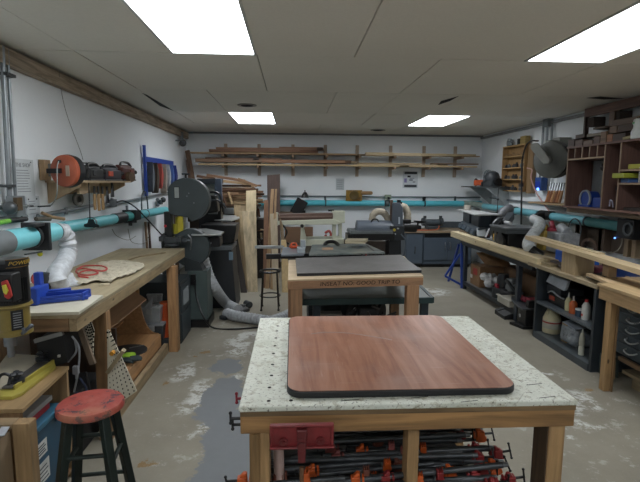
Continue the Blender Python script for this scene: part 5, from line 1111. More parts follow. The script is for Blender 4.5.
t=T('glass_jar','clear glass jar on top of the oak cabinet','jar',V((3.6,y1-.15,z1))); g=N('clear_glass'); g.b.inputs['Transmission Weight'].default_value=.8; gls=g.fin('c5cdd0',.1); link('body',MB().lathe([(0,.001),(.05,.001),(.055,.03),(.055,.09),(.04,.11),(.037,.11),(.05,.09),(.05,.03),(.045,.006),(0,.006)],(3.6,y1-.15,z1)),gls,t); link('lid',MB().cyl((3.6,y1-.15,z1+.11),(3.6,y1-.15,z1+.125),.042),M_steel,t)
# hose reel
hr=T('hose_reel','large dark grey air hose reel mounted high on the right wall','hose reel',(3.45,5.9,1.7)); gr=plain('83847e',.5,0,.1,5); gr2=plain('595b56',.5)
c=PX(553,160,3.40); ax=V((-.88,-.47,0)).normalized(); R1=.235
link('front_flange',MB().lathe([(.07,.10),(.12,.09),(R1*.9,.075),(R1,.07),(R1,.055),(.1,.06)],c,ax,40),gr2,hr)
link('back_flange',MB().lathe([(.1,-.05),(R1,-.07),(R1*1.0,-.085),(.1,-.08)],c,ax,40),gr2,hr)
link('hose_winding',MB().lathe([(.09,.055),(R1*.86,.055),(R1*.9,.03),(R1*.84,.01),(R1*.9,-.01),(R1*.84,-.03),(R1*.88,-.05),(.09,-.05)],c,ax,36),M_blk2,hr)
link('hub',MB().cyl(c+ax*.05,c+ax*.13,.05),gr,hr)
s_=ax.cross(V((0,0,1))).normalized()
link('bracket_arm',MB().prism([c+ax*.135+s_*x*-1+V((0,0,z)) for x,z in ((.04,-.05),(-.05,-.03),(-.2,.14),(-.27,.21),(-.27,.27),(-.16,.27),(.06,.04))] if False else [c+ax*.135-s_*x+V((0,0,z)) for x,z in ((.045,-.05),(.06,.0),(-.08,.17),(-.13,.22),(-.23,.22),(-.23,.15),(-.03,-.055))],ax*.025),gr,hr,bev=.006)
link('mount',MB().box(3.5,xw,c.y+.05,c.y+.22,c.z+.1,c.z+.3).obox(c+V((.06,.1,.2)),(.2,.08,.12)),gr,hr,bev=.005)
q0_=PX(531,142,3.3); link('guide_arm',MB().tube(rpts([PX(538,141,3.4),PX(531,141,3.4),PX(526,146,3.4),PX(523,156,3.4),PX(521.5,168,3.4)]),.012),M_blk2,hr)
link('hose_tail',MB().tube([PX(522,160,3.4),PX(521.5,200,3.38),PX(521,238,3.35),PX(521,249,3.3)],.013),M_blk2,hr); q=PX(521,185,3.39); link('hose_stop',MB().obox(q,(.04,.07,.05)),M_blk2,hr)
# conduits and junction box above it
t=T('conduit','three grey conduits dropping from a junction box above the hose reel','conduit',(3.63,6.6,1.9)); q=PX(548,122,3.62)
link('junction_box',MB().obox(q,(.08,.14,.13)),plain('737a7d',.4,.3),t,bev=.005)
for u in (543.5,548,552.5): a=PX(u,124,3.63); link('pipe',MB().cyl(a,V((3.63,a.y,1.62)),.016,n=10),M_cond,t)
# charger
q=PX(541,184,3.6); t=T('battery_charger','blue box charger with glowing light on the right wall below the hose reel','charger',q-V((0,0,.1)))
link('body',MB().obox(q,(.1,.17,.19)),plain('2f5290',.4),t,bev=.008); link('front',MB().obox(q+V((-.052,-.0,-.02)),(.01,.13,.12)),plain('1c3ea8',.35),t,bev=.004)
q2=PX(538,189,3.54); link('light',MB().ball(q2,.02),emis('4f86ff',3.0),t)
# chisel rack
cr=T('chisel_rack','wooden ledge holding a row of chisels on the right wall','rack',(3.5,6,1.3)); zc_=PX(552,203,3.45).z
link('ledge',MB().box(3.38,xw,5.55,6.6,zc_-.025,zc_),wood('b09468','y',.15),cr,bev=.002)
dd=('leftmost','second','third','fourth','fifth','rightmost')
for k in range(6):
    u=546+k*2.6; a=PX(u,204,3.47); b=PX(u+5.5,183,3.58); m_=a.lerp(b,.62); t=T('chisel',dd[k]+' of the leaning long chisels with turned handles on the right wall ledge','chisel',V((a.x,a.y,zc_)),'chisels on the ledge')
    a.z=zc_+.002
    link('handle',MB().cyl(a,m_,.02,.015,n=10),wood(('b5733a','a0602f','c18c4e','8f5a34','b5733a','a87a4a')[k],'z',.2),t); link('blade',MB().cyl(m_,b,.009,.013,n=8),M_steel,t)
for k,(u,l) in enumerate(((527,'steel snips with dark handles hanging left of the blue charger'),(531.5,'narrow steel pliers hanging beside the snips'),(549.5,'steel square ended tool hanging over the chisels'))):
    q=PX(u,186,3.62) if k<2 else PX(u,180,3.62); S('hanging_pliers',l,'tool',MB().tube([q+V((0,.02,.1)),q+V((0,0,.02)),q+V((0,.025,-.09))],.012).tube([q+V((0,-.01,.1)),q+V((0,0.01,.02)),q+V((0,-.02,-.09))],.012),plain(('4e5052','7c7d7c','8c8f90')[k],.4,.4))
S('red_striped_hose','thin red and white hose curling down from the reel beside the charger','hose',MB().tube(rpts([PX(527,168,3.55),PX(532,170,3.52),PX(531,178,3.5),PX(536,192,3.48),PX(544,204,3.45),PX(549,211,3.42)]),.009),plain('c9a09a',.4))
S('wall_panel','light grey board fixed to the right wall behind the chisels','panel',MB().box(3.645,xw,5.55,6.35,1.35,1.68),plain('c5cbd0',.6,0,.05))
# conduit and pipe on the right wall
t=T('conduit','thin grey conduit running level above the right wall pipe','conduit',(3.64,7.5,1.28)); link('pipe',MB().cyl(PX(483,197,3.63),PX(545,204,3.63),.013,n=8),plain('7b8286',.4,.4),t)
rp=T('dust_pipe','light blue dust collection pipe running along the right wall','dust pipe',(3.5,7,1.12)); Xp=3.5; cy_=plain('74b9c6',.38,0,.1,4); cy2=plain('5d9a9c',.4,0,.1,4)
zA=PX(486,206.5,Xp).z; zB=PX(621,226.5,Xp).z; 
def pp(u,v=None): y=PX(u,215,Xp).y; return V((Xp,y,zA+(zB-zA)*(PX(486,206,Xp).y-y)/(PX(486,206,Xp).y-PX(621,226,Xp).y)))
for u0,u1,m in ((484,539,cy_),(553,588,cy_),(588.5,624,cy2)): link('pipe_section',MB().cyl(pp(u0),pp(u1),.055,n=24),m,rp)
link('corner_elbow',MB().tube(rpts([V((3.3,8.95,1.155)),V((3.44,8.93,1.15)),V((3.5,8.8,1.145)),pp(484)]),.056,16),plain('8f9e94',.45),rp)
link('joint_ring',MB().cyl(pp(587.5),pp(589),.06,n=24),M_dgrey,rp)
for u0,u1 in ((508,516),(541,553)): a=pp(u0);b=pp(u1); link('wye_fitting',MB().cyl(a,b,.066,n=20).cyl((a+b)/2,(a+b)/2+V((-.16,-.02,-.03)),.06,n=18),M_blk2,rp,bev=.003)
q=pp(638); link('end_fan_box',MB().obox(q+V((-.03,0,0)),(.2,.24,.2)),M_blk2,rp,bev=.008); link('fan_ring',MB().disc(q+V((-.135,-.06,0)),(-1,0,0),.07,.05,.012,24),plain('4e5355',.4),rp); link('indicator',MB().ball(q+V((-.13,.13,-.11)),.009),emis('5a8cff',2.0),rp)
e=pp(547)+V((-.17,-.03,-.03)); zb2=.80
link('flexible_hose',hose([e,e+V((-.05,-.05,-.02)),PX(540,224,3.0) ,PX(532,236,2.85),PX(528,244,2.75),PX(531,250,2.7)],.062,.012,.06),plain('c0c5c6',.45,0,.12,30),rp)
q=PX(534,252,2.68); link('hose_end',MB().cyl(q+V((-.02,.03,.02)),q+V((.06,-.05,-.05)),.06),M_blk2,rp,bev=.004)
e=pp(512)+V((-.17,0,-.03)); link('elbow_hose',MB().tube(rpts([e,PX(509,209,3.1),PX(504,213,3.0),PX(501,219,2.95),PX(500,224,2.9)]),.07,16),plain('6d7075',.45),rp)
# corner shelf
cs=T('corner_shelf','dark metal shelf with grey gusset brackets in the back right corner','shelf',(3.4,8.4,1.4)); zz_=1.46
pl_=[PZ(462,187,1.475),PZ(474,184.5,1.475),V((3.66,8.9,1.475)),V((3.66,7.75,1.475)),PZ(497,188,1.475)]
pl_=[V((3.2,8.5,1.475)),V((3.22,8.9,1.475)),V((3.66,8.9,1.475)),V((3.66,7.65,1.475)),V((3.3,7.65,1.475))]
link('board',MB().prism(pl_,(0,0,.02)),plain('44484a',.45),cs,bev=.002)
for y in (7.8,8.5): link('gusset',MB().prism([V((3.25,y,1.474)),V((3.66,y,1.474)),V((3.66,y,1.15))],(0,.012,0)),plain('b0b6b8',.45),cs)
q=V((3.32,8.25,1.496)); t=T('orange_saw_tool','small orange power saw on the corner shelf','power tool',q)
link('body',MB().obox(q+V((0,0,.06)),(.12,.2,.1),(0,0,.3)),plain('cf5d33',.4),t,bev=.02); link('battery',MB().obox(q+V((.02,-.1,.04)),(.08,.08,.08)),M_blk2,t,bev=.006); link('blade_guard',MB().lathe([(0,-.01),(.07,-.01),(.07,.01),(0,.01)],q+V((-.02,.13,.072)),(1,0,0)),M_dgrey,t)
q=V((3.42,7.95,1.496)); t=T('grey_air_pump','dark grey round topped pump machine on the corner shelf','pump',q)
link('base',MB().obox(q+V((0,0,.05)),(.2,.34,.10)),M_dgrey,t,bev=.01); link('dome',MB().lathe([(0.12,0),(.13,.06),(.10,.13),(.05,.16),(0,.17)],q+V((0,.02,.1))),plain('3c4146',.45),t); link('gauge',MB().cyl(q+V((-.08,.05,.12)),q+V((-.13,.05,.12)),.035),M_steel,t); link('side_motor',MB().cyl(q+V((0,-.16,.08)),q+V((0,-.26,.08)),.06),M_blk2,t); link('pipework',MB().tube(rpts([q+V((-.09,.14,.1)),q+V((-.1,.12,.22)),q+V((-.06,.04,.27)),q+V((0,-.06,.22))]),.016),M_grey,t)
q=PX(471,203,3.0); 
# ---- shelving cabinet on the right wall ----
br=wood('6a4c42','z',.2,.6); brl=wood('775548','y',.2,.6); edge_=wood('9c8268','z',.2)
Xc=3.25; Xb=3.56
yL=PX(566,180,Xc).y; zTl=PX(568,148,Xc).z; zBot=PX(568,207,Xc).z; yR=3.1
zT=(zTl+PX(635,136,Xc).z)/2; zT=PX(604,144.5,Xc).z; zBot=PX(604,209,Xc).z
sc=T('cubby_shelving','large dark brown shelving unit with small cubbies on the right wall','shelving',(3.45,4.4,zBot))
def yy(u,v=170): return PX(u,v,Xc).y
link('back_panel',MB().box(Xb-.012,Xb,yR,yL,zBot,zT),wood('4a322c','z',.15),sc)
V_=lambda y,z0,z1,n='divider',x0=Xc: link(n,MB().box(x0,Xb-.012,y-.009,y+.009,z0,z1),[br],sc)
link('wall_cleat',MB().box(Xb,3.669,yR,yL,zT-.12,zT-.04).box(Xb,3.669,yR,yL,zBot+.02,zBot+.1),wood('6a4c42','y'),sc); link('top_board',MB().box(Xc-.01,Xb,yR,yL+.01,zT,zT+.02),brl,sc); link('bottom_board',MB().box(Xc-.02,Xb,yR,yL+.01,zBot-.02,zBot),brl,sc)
V_(yL-.009,zBot,zT,'side_panel'); V_(yy(603.8),zBot,zT); V_(yy(619.5),zBot,zT)
zr=PX(586,157.5,Xc).z
link('cubby_floor',MB().box(Xc,Xb-.012,yy(603.8)+.009,yL-.018,zr-.018,zr),brl,sc); link('cubby_edge',MB().box(Xc-.004,Xc,yy(603.8)+.009,yL-.018,zr-.018,zr),wood('a88f6c','y'),sc)
for u in (574,581,588.3,596): V_(yy(u),zr,zT)
for y in (yL-.009,yy(574),yy(581),yy(588.3),yy(596),yy(603.8),yy(619.5)): link('face_edge',MB().box(Xc-.004,Xc,y-.009,y+.009,zr if yy(603)<y<yL-.02 else zBot,zT),edge_,sc)
for v in (169.5,182.8): z=PX(622,v,Xc).z; link('shelf_board',MB().box(Xc,Xb-.012,yR,yy(619.5)-.009,z-.018,z),brl,sc); link('shelf_edge',MB().box(Xc-.004,Xc,yR,yy(619.5)-.009,z-.018,z),edge_,sc)
zsh1=PX(622,169.5,Xc).z; zsh2=PX(622,182.8,Xc).z
link('grey_back_panel',MB().box(Xb-.016,Xb-.0125,PX(601.5,180,3.54).y,PX(592,180,3.54).y,zBot,zr-.02),plain('7b8084',.7),sc)
S('support_ledge','weathered board under the brown shelving above the pipe','ledge',MB().box(3.3,3.66,3.1,5.5,zBot-.075,zBot-.022),wood('877158','y',.2),bev=.003)
bl_=plain('1e3c86',.4)
q=V((3.4,yy(580),zBot+.001)); t=T('blue_cable_drum','blue plastic reel with curved grey rim in the lower left shelf bay','reel',q); link('drum',MB().cyl(q+V((-.06,0,.09)),q+V((.06,0,.09)),.085,n=24),bl_,t); link('rim',MB().disc(q+V((-.075,0,.09)),(1,0,0),.1,.085,.02,28),plain('8d9296',.4),t); link('foot',MB().obox(q+V((0,.0,.012)),(.16,.2,.022)),bl_,t)
S('blue_case','blue plastic case behind the reel in the lower left shelf bay','case',MB().box(3.33,3.55,yy(603)+.05,yy(588),zBot+.001,zBot+.11),bl_,bev=.008)
S('black_router','black router hanging in the upper part of the left shelf bay','power tool',MB().obox((3.42,yy(596),zr-.10),(.1,.2,.07)).cyl((3.42,yy(599),zr-.05),(3.42,yy(599),zr-.16),.03).ball((3.40,yy(591),zr-.11),.045),M_blk2,bev=.005)
S('black_drill','dark drill standing at the bottom of the tall shelf bay','power tool',MB().obox((3.4,yy(611.5),zBot+.1),(.1,.1,.2)).cyl((3.38,yy(614),zBot+.2),(3.38,yy(608),zBot+.22),.04),plain('211d26',.5),bev=.008)
S('small_white_tool','small pale tool with rings beside the dark drill','tool',MB().tube(rpts([V((3.3,yy(608),zBot+.03)),V((3.29,yy(609),zBot+.09)),V((3.29,yy(611),zBot+.08)),V((3.3,yy(611.5),zBot+.02))]),.008),plain('9a98a8'))
ye=plain('a9a63a',.45)
q=V((3.38,yy(632),zsh1+.001)); S('yellow_case','yellow plastic case on the upper right shelf','case',MB().box(3.28,3.5,yy(640)-.1,yy(624.5),zsh1+.001,zsh1+.05),ye,bev=.008)
S('yellow_case','greenish yellow flat case overhanging the lower right shelf','case',MB().box(3.19,3.45,yy(630),yy(618),zsh2+.045,zsh2+.095),plain('9ba33a',.45),bev=.008)
S('white_case','white and blue flat box under the greenish yellow case','case',MB().box(3.26,3.5,yy(628),yy(620.5),zsh2+.001,zsh2+.044),plain('49689b',.5),bev=.004)
S('white_box','white box standing at the right end of the lower right shelf','box',MB().box(3.26,3.4,yy(648),yy(638),zsh2+.001,zsh2+.15),plain('a9aaa6',.5),bev=.003)
S('parts_row','dark clutter of small fittings along the bottom of the right shelf bay','fittings',MB().box(3.3,3.5,yR+.05,yy(622),zBot+.001,zBot+.03),plain('36302c',.7,0,.4,60))
# blocks on top
random.seed(4)
zt_=zT+.021
bd=[(566,572,0,.10,'574037'),(573,580,0,.07,'6b5144'),(571,580,1,.045,'4a382f'),(581,590,0,.05,'7a6250'),(582,596,1,.03,'8b8070'),(591,597,0,.08,'5e463a'),(597.5,603,0,.12,'8a6a4c'),(604,609,0,.08,'a0673f'),(604,611,1,.09,'7a6350'),(609.5,622,0,.075,'4b382e'),(612,636,1,.07,'503a2e'),(604,628,2,.06,'6b5544'),(586,598,2,.02,'5b4b3e'),(597,604,1,.03,'4c4036')]
hcol={'574037':'dark','6b5144':'mid brown','4a382f':'blackish','7a6250':'grey brown','8b8070':'pale','5e463a':'dull brown','8a6a4c':'tan','a0673f':'orange brown','7a6350':'light brown','4b382e':'long dark','503a2e':'longest dark','6b5544':'topmost brown','5b4b3e':'thin dark','4c4036':'small dark'}
zz2={0:0,1:.09,2:.165}
for u0,u1,ly,h,c in bd:
    y0_=yy(u1,140);y1_=yy(u0,140); 
    if ly: h=min(h,.07)
    if ly==0: h=min(h,.088) if u0<597 or u0>603.5 else h
    S('wood_block',hcol[c]+' wood offcut in the '+('bottom layer','middle layer','top layer')[ly]+' of the stack on the brown shelving','block',MB().box(3.28+ly*.02,3.5,y0_,y1_,zt_+zz2[ly],zt_+zz2[ly]+h),wood(c,'y',.25),'offcuts on top of the brown shelving',bev=.003)
S('wood_offcut','short pale yellow stick in front of the dark offcuts on the brown shelving','offcut',MB().bar((3.27,yy(622,140),zt_+.015),(3.27,yy(634,140),zt_+.03),.03,.025),wood('9d8d5c','y'))
q=V((3.27,PX(636.5,140,3.27).y,zt_)); t=T('white_jug','white plastic bottle shaped figure at the right end of the shelving top','jug',q); link('body',MB().lathe([(0,0),(.05,0),(.054,.06),(.036,.1),(.034,.12),(.042,.145),(.036,.18),(0,.195)],q),plain('c3c8c6',.4),t); link('cap',MB().cyl(q+V((-.036,0,.145)),q+V((-.05,0,.145)),.01),plain('6fa27a'),t)
# upper frame
uf=T('upper_shelf_frame','rough reddish brown open frame under the ceiling above the shelving','shelf',(3.55,4.4,2.0)); rw=wood('7c5f55','y',.3,.7,1,False,.3)
Xu=3.52; a=PX(586,114,Xu); yl_=a.y; zu=PX(600,110,Xu).z
link('top_beam',MB().box(Xu-.02,Xu+.03,3.1,yl_,zu-.05,zu+.05),rw,uf,bev=.004); link('left_post',MB().box(Xu-.02,Xu+.03,yl_-.03,yl_,zT+.03,zu-.05),wood('4c3a34','z'),uf)
link('dark_box',MB().box(Xu,3.66,PX(594,120,Xu).y,yl_-.04,zu-.17,zu-.06),plain('40352f',.8),uf)
y0_=PX(620,115,Xu).y; y1_=PX(612,115,Xu).y; link('post',MB().box(Xu-.015,Xu+.02,PX(614.5,115,Xu).y-.02,PX(613,115,Xu).y+.04,zT+.03,zu-.05),wood('7e6450','z'),uf); link('dark_box',MB().box(Xu,3.66,y0_,y1_-.06,zu-.28,zu-.055),plain('40352f',.8),uf)
link('shelf_board',MB().box(Xu-.02,3.66,3.1,yl_,zT+.15,zT+.17) ,wood('5d4638','y'),uf)
# studs / open wall below the pipe
xs_=3.64
ob=T('stud_wall_panel','brown boarded stud panel on the lower right wall under the blue pipe','panel',(3.64,4.3,.78))
link('backing',MB().box(3.645,3.668,3.1,5.6,.78,1.14),wood('63564a','z',.1),ob)
for u,c in ((582,'5d4c3e'),(580,'a58d6c'),(603,'a58d6c'),(606,'5a4a3d'),(630,'a08a6b'),(638,'9d8768')):
    y=PX(u,240,3.6).y; link('stud',MB().box(3.56,3.644,y-.03,y+.03 if c[0]!='5' else y+.09,.78,1.14),wood(c,'z',.15),ob)
q=PX(613,246,3.5); S('wire','thin wire loop hanging from the right wall pipe fan','wire',MB().tube(rpts([PX(622,235,3.45),PX(622,242,3.45),PX(618,250,3.45),PX(610,253,3.45),PX(602,251,3.45)]),.005),plain('8f8a7c'))
S('wire_coil','small coil of brown wire on the right bench against the wall','coil',MB().disc(PX(590,247,3.35),(-1,-.4,0),.1,.07,.03,24),plain('4a3a30',.6))
# ================= RIGHT BENCH =================
def Yr(u,x=2.5,v=265): return PX(u,v,x).y
zB=.72; rbm=plain('2b2f33',.45,.2)
rb_=T('steel_bench','long dark steel framed bench with plywood top along the right wall','workbench',(3,5.4,0))
yF=Yr(460,2.5,241); yM=4.72; 
link('bench_top',MB().box(2.5,3.52,yM,yF,zB-.022,zB),wood('a3906c','y',.15,.6,1,False,.3),rb_,bev=.002)
link('edge_frame',MB().box(2.505,2.54,yM,yF-.02,zB-.075,zB-.023),rbm,rb_); link('edge_frame',MB().box(2.505,3.5,yF-.06,yF-.02,zB-.075,zB-.023),rbm,rb_)
yl1=PX(465,265,2.53).y; yl2=PX(518.5,280,2.53).y
for y,x in ((yl1,2.51),(yl2,2.51),(yl1,3.45),(yl2,3.45)): link('leg',MB().box(x,x+.05,y-.03,y+.03,0,zB-.076),plain('3a4149',.4,.2),rb_,bev=.003)
link('lower_shelf',MB().box(2.53,3.45,yl2+.03,yl1-.03,.10,.115),plain('6f7375',.45,.2),rb_); link('shelf_rail',MB().box(2.51,2.53,yl2+.03,yl1-.03,.07,.12),rbm,rb_)
link('diagonal_brace',MB().bar((2.9,4.95,.68),(2.9,4.78,.35),.03,.01),M_grey,rb_)
pn='c7b183'; 
for k,(u0,u1,x0,x1,h,l) in enumerate(((453,477,2.46,2.58,.085,'short squared pale timber at the far end of the right bench'),(477.3,541,2.46,2.6,.078,'long squared pale timber along the front edge of the right bench'),(462,541,2.605,2.69,.065,'second long pale timber beside the front one on the right bench'),(476,530,2.695,2.78,.045,'third flat pale board lying behind the two timbers on the right bench'))):
    S('timber',l,'timber',MB().box(x0,x1,Yr(u1,2.5,256)+.0,Yr(u0,2.5,236),zB+.001,zB+h),wood(('d9c79c','d3be90','cbb78b','d6c49b')[k],'y',.18,.6,1,True),'timbers on the right bench',bev=.002)
S('timber_block','dark ended squared block at the near end of the pale timbers','block',MB().box(2.5,2.6,Yr(541,2.5,260)-.16,Yr(541,2.5,260)-.01,zB+.001,zB+.05),wood('8f7f5c','y'))
# planer on bench
N_=PZ(475,214.3,1.12); F_=PZ(457.5,209,1.12); X0=N_.x+.12; X1=PY(503,214,N_.y).x; Y0=N_.y; Y1=F_.y
Q=V(((X0+X1)/2,(Y0+Y1)/2,zB+.067)); tp=T('thickness_planer','blue grey benchtop planer with wide pale outfeed table on the right bench','planer',Q)
link('outfeed_table',MB().prism([V((N_.x,Y0,1.1)),V((X1,Y0+.02,1.1)),V((X1,Y1,1.1)),V((F_.x,F_.y,1.1))],(0,0,.02)),plain('b9bcbb',.45,.1,.06,3),tp,bev=.003)
q=PY(474.5,220,Y0+.05).x; q2=PY(487,220,Y0+.05).x; q3=PY(493,220,Y0+.05).x
FN=V((F_.x-N_.x,Y1-Y0,0))
def lp(t,dx,z): return V((N_.x+FN.x*t+dx,Y0+FN.y*t,z))
def skew(t0,t1,dx0,dx1,z0,z1): return MB().prism([lp(t0,dx0,z0),lp(t0,dx1,z0),lp(t1,dx1,z0),lp(t1,dx0,z0)],(0,0,z1-z0))
dq=q2-q
link('upper_body',skew(.04,.42,.07,.07+dq,.93,1.099),plain('232c34',.45),tp,bev=.015)
link('upper_body',skew(.52,.9,.07,.07+dq,.93,1.099),plain('2b353e',.45),tp,bev=.015)
link('core',skew(.06,.88,.12,X1-N_.x-.05,.9,1.099),plain('191f25',.5),tp)
link('red_label',skew(.44,.5,.1,.11,.95,1.05),plain('8a2c34'),tp)
link('base',skew(.0,.95,.05,X1-N_.x-.03,zB+.066,.929),plain('4c555e',.45,0,.12,8),tp,bev=.02)
for k in range(4): link('front_pod',MB().obox(lp(.12+.23*k,.03,.85),(.07,.14,.08),(0,.4,0)),plain('3e4a55',.45,0,.1,5),tp,bev=.015)
link('model_plate',MB().box(q+.1,q+.2,Y0-.004,Y0,.81,.84),plain('a05a5a'),tp)
S('paper_roll','small pale roll standing on the planer table','roll',MB().cyl((X0+.15,Y1-.3,1.121),(X0+.15,Y1-.3,1.2),.055),plain('b7b1a6',.6))
S('tall_screw_post','thin dark rod standing up from the planer table','rod',MB().cyl((X0+.35,Y0+.35,1.121),(X0+.35,Y0+.35,1.5),.006).cyl((X0+.35,Y0+.35,1.121),(X0+.35,Y0+.35,1.135),.02).ball((X0+.35,Y0+.35,1.32),.02),M_dsteel)
# miter saw
Q=V((2.95,5.25,zB+.001)); t=T('miter_saw','black and grey mitre saw with fan guard beside the planer on the right bench','mitre saw',Q)
link('base',MB().obox((2.93,5.3,zB+.04),(.4,.5,.06)),M_blk2,t,bev=.01); link('turntable',MB().cyl((2.93,5.3,zB+.07),(2.93,5.3,zB+.09),.19,n=30),plain('7f8486',.4,.4),t)
link('guard',MB().lathe([(0,0),(.16,0),(.165,.03),(.15,.05),(0,.055)],(2.93,5.38,zB+.22),(-.3,1,0),30),plain('4b5054',.4),t); link('motor_arm',MB().bar((2.95,5.32,zB+.3),(3.1,5.5,zB+.40),.09,.1),plain('42494f',.45),t,bev=.01)
link('fence',MB().box(3.02,3.05,5.05,5.6,zB+.09,zB+.16),plain('8c9194',.4,.4),t); link('handle',MB().tube(rpts([(2.9,5.28,zB+.3),(2.84,5.22,zB+.34),(2.8,5.2,zB+.28)]),.018),M_blk2,t); link('side_arm',MB().bar((2.75,5.6,zB+.10),(2.78,5.72,zB+.2),.12,.015),plain('a3a8aa',.4),t)
for k in range(3): link('cross_strut',MB().bar((2.78,5.2+k*.17,zB+.09),(2.86,5.28+k*.17,zB+.2),.025,.02),M_blk2,t)
t.location.y+=.72; t.location.x-=.14
# second flat-topped machine
t=T('disc_sander','dark benchtop sander with flat grey table and round black disc','sander',(2.9,4.95,zB+.001))
link('sander_table',MB().box(2.72,3.15,4.62,5.1,1.0,1.02),plain('6e7377',.4,.3),t,bev=.003); link('table_skirt',MB().box(2.74,3.13,4.64,5.08,.945,.999),M_dgrey,t); link('disc',MB().lathe([(0,0),(.11,0),(.11,.03),(0,.035)],(2.78,4.85,zB+.12),(-1,0,0),28),M_blk2,t); link('body',MB().box(2.8,3.1,4.72,5.02,zB+.001,.944),M_blk2,t,bev=.01)
link('trunnion',MB().cyl((2.76,5.0,zB+.05),(2.76,5.0,.94),.012),M_steel,t)
t.location.y+=.85; t.location.x-=.17
S('yellow_box','small yellow can standing between the mitre saw and the sander','can',MB().obox((2.66,5.98,zB+.116),(.05,.07,.11)),plain('c9a133',.45),bev=.003)
S('white_filter','white pleated object lying on the sander table','object',MB().cyl((2.74,5.75,1.047),(2.74,5.9,1.05),.025),plain('b9babb',.5))
# upper board on blocks
S('long_plank','long pale board raised on blocks over the near part of the right bench','board',MB().bar((2.56,Yr(530,2.55,236),.975),(2.53,2.75,.915),.13,.04),wood('c5ad82','y',.15,.6),bev=.002)
S('thin_batten','thin pale batten lying on top of the raised board','board',MB().bar((2.585,4.75,.99),(2.6,3.78,.965),.07,.014),wood('d0bb92','y',.12))
S('support_block','wide square wood block holding up the raised board','block',MB().box(2.5,2.68,PX(575,262,2.5).y,PX(561.5,262,2.5).y,.741,.93),wood('b39a70','z',.15))
S('support_block','second wood block holding up the raised board near the drawers','block',MB().box(2.55,2.62,PX(609,265,2.55).y,PX(603,265,2.55).y,.801,.915),wood('9c8058','z',.15))
# clutter on bench behind raised board
bl3=plain('2355b0',.4)
S('blue_bin','blue plastic tray behind the raised board beside the hose end','tray',MB().box(2.78,3.05,4.45,4.78,.742,.86),bl3,bev=.006)
S('blue_bin','darker blue bin behind the raised board near the drawers','bin',MB().box(2.75,3.0,3.62,3.92,.742,.87),plain('20396f',.45),bev=.006)
cl_=[('grey_machine','silver hooded machine part behind the raised board under the pipe','machine',(3.2,PX(563,235,3.2).y,.742),(.24,.3,.34),'9b9fa3'),('red_bundle','red cloth or hose bundle beyond the raised board','bundle',(3.15,PX(551,230,3.15).y,.742),(.12,.14,.40),'a23a4a'),('yellow_tool','yellow and black tool beyond the raised board beside the red bundle','tool',(3.1,PX(545,235,3.1).y,.742),(.12,.16,.34),'b39a4a'),('dark_case','dark box at the back of the right bench behind the raised board','case',(3.35,PX(572,240,3.35).y,.742),(.2,.3,.14),'2b2d30'),('red_parts','dark red small machine on the right bench behind the block','machine',(2.8,4.0,.742),(.15,.14,.11),'5d2b35'),('yellow_flag','yellow sheet at the back of the right bench near the drawers','sheet',(3.1,3.5,.802),(.14,.2,.08),'b5a545'),('dark_tool','dark clutter piece under the raised board near the drawers','tool',(2.66,3.82,.742),(.14,.2,.05),'39383a')]
for n_,l,c_,p,sz,col in cl_:
    b=MB(); b.obox((p[0],p[1],p[2]+sz[2]*.35),(sz[0],sz[1],sz[2]*.7)); b.cyl((p[0],p[1]-sz[1]*.3,p[2]+sz[2]*.7),(p[0]+.02,p[1]+sz[1]*.3,p[2]+sz[2]*.85),min(sz[0],sz[2])*.25); S(n_,l,c_,b,plain(col,.5,0,.2,20),bev=.012)
t=T('bandsaw_blade_hoop','dark hoop of wire standing behind the grey machine part','hoop',(3.25,4.5,.742)); link('hoop',MB().tube([V((3.42,5.5+math.cos(a)*.13,1.0+math.sin(a)*.13)) for a in [2*PI*k/24 for k in range(24)]],.008,6,True),M_dgrey,t); link('hoop_stand',MB().box(3.40,3.44,5.47,5.53,.742,.88),M_dgrey,t)
q=PX(549,262,2.55); t=T('spring_clamp_tool','dark flat sanding tool lying at the bench edge before the block','tool',(2.62,4.45,.742)); link('body',MB().obox((2.63,4.45,.755),(.09,.26,.025)).obox((2.62,4.45,.775),(.06,.18,.02)),plain('6b6563',.5),t,bev=.006)
q=V((2.6,3.66,.802)); t=T('clamp_tool','grey steel wrench with dark grip lying on the near end of the right bench','tool',(2.56,3.72,.75)); link('jaw',MB().bar((2.55,3.85,.765),(2.56,3.72,.775),.05,.03),M_steel,t,bev=.006); link('grip',MB().tube([(2.56,3.72,.775),(2.57,3.62,.785),(2.6,3.56,.79)],.016),M_blk2,t)
# steel shelving cabinet
yc0=PX(589,330,2.5).y-.0; yc1=PX(533,310,2.5).y; yc0=PX(590,373,2.46).y; yc1=PX(534,334,2.46).y
t=T('steel_shelf_cabinet','dark open steel cabinet with one middle shelf under the near end of the right bench','cabinet',(2.8,4.15,0)); cdk=plain('2c3237',.45,.1)
link('top_sheet',MB().box(2.455,3.5,yc0-.01,yM-.002,.705,.74),wood('a08f6e','y',.15,.6,1,False,.3),t,bev=.002)
link('side_panel',MB().box(2.46,2.98,yc1,yc1+.03,0,.704),cdk,t); link('side_panel',MB().box(2.46,2.98,yc0-.0,yc0+.03,0,.704),plain('343b41',.45,.1),t)
link('back_panel',MB().box(2.97,2.99,yc0+.03,yc1,0,.704),cdk,t); link('middle_shelf',MB().box(2.462,2.97,yc0+.03,yc1,.355,.375),plain('586066',.4,.2),t); link('bottom_shelf',MB().box(2.462,2.97,yc0+.03,yc1,.03,.055),plain('5d6468',.4,.2),t); link('bottom_lip',MB().box(2.452,2.462,yc0+.03,yc1,0,.06),plain('454c52',.4,.2),t)
def yb_(u,x,v=310): return PX(u,v,x).y
zs1=.3755; zs0=.0555
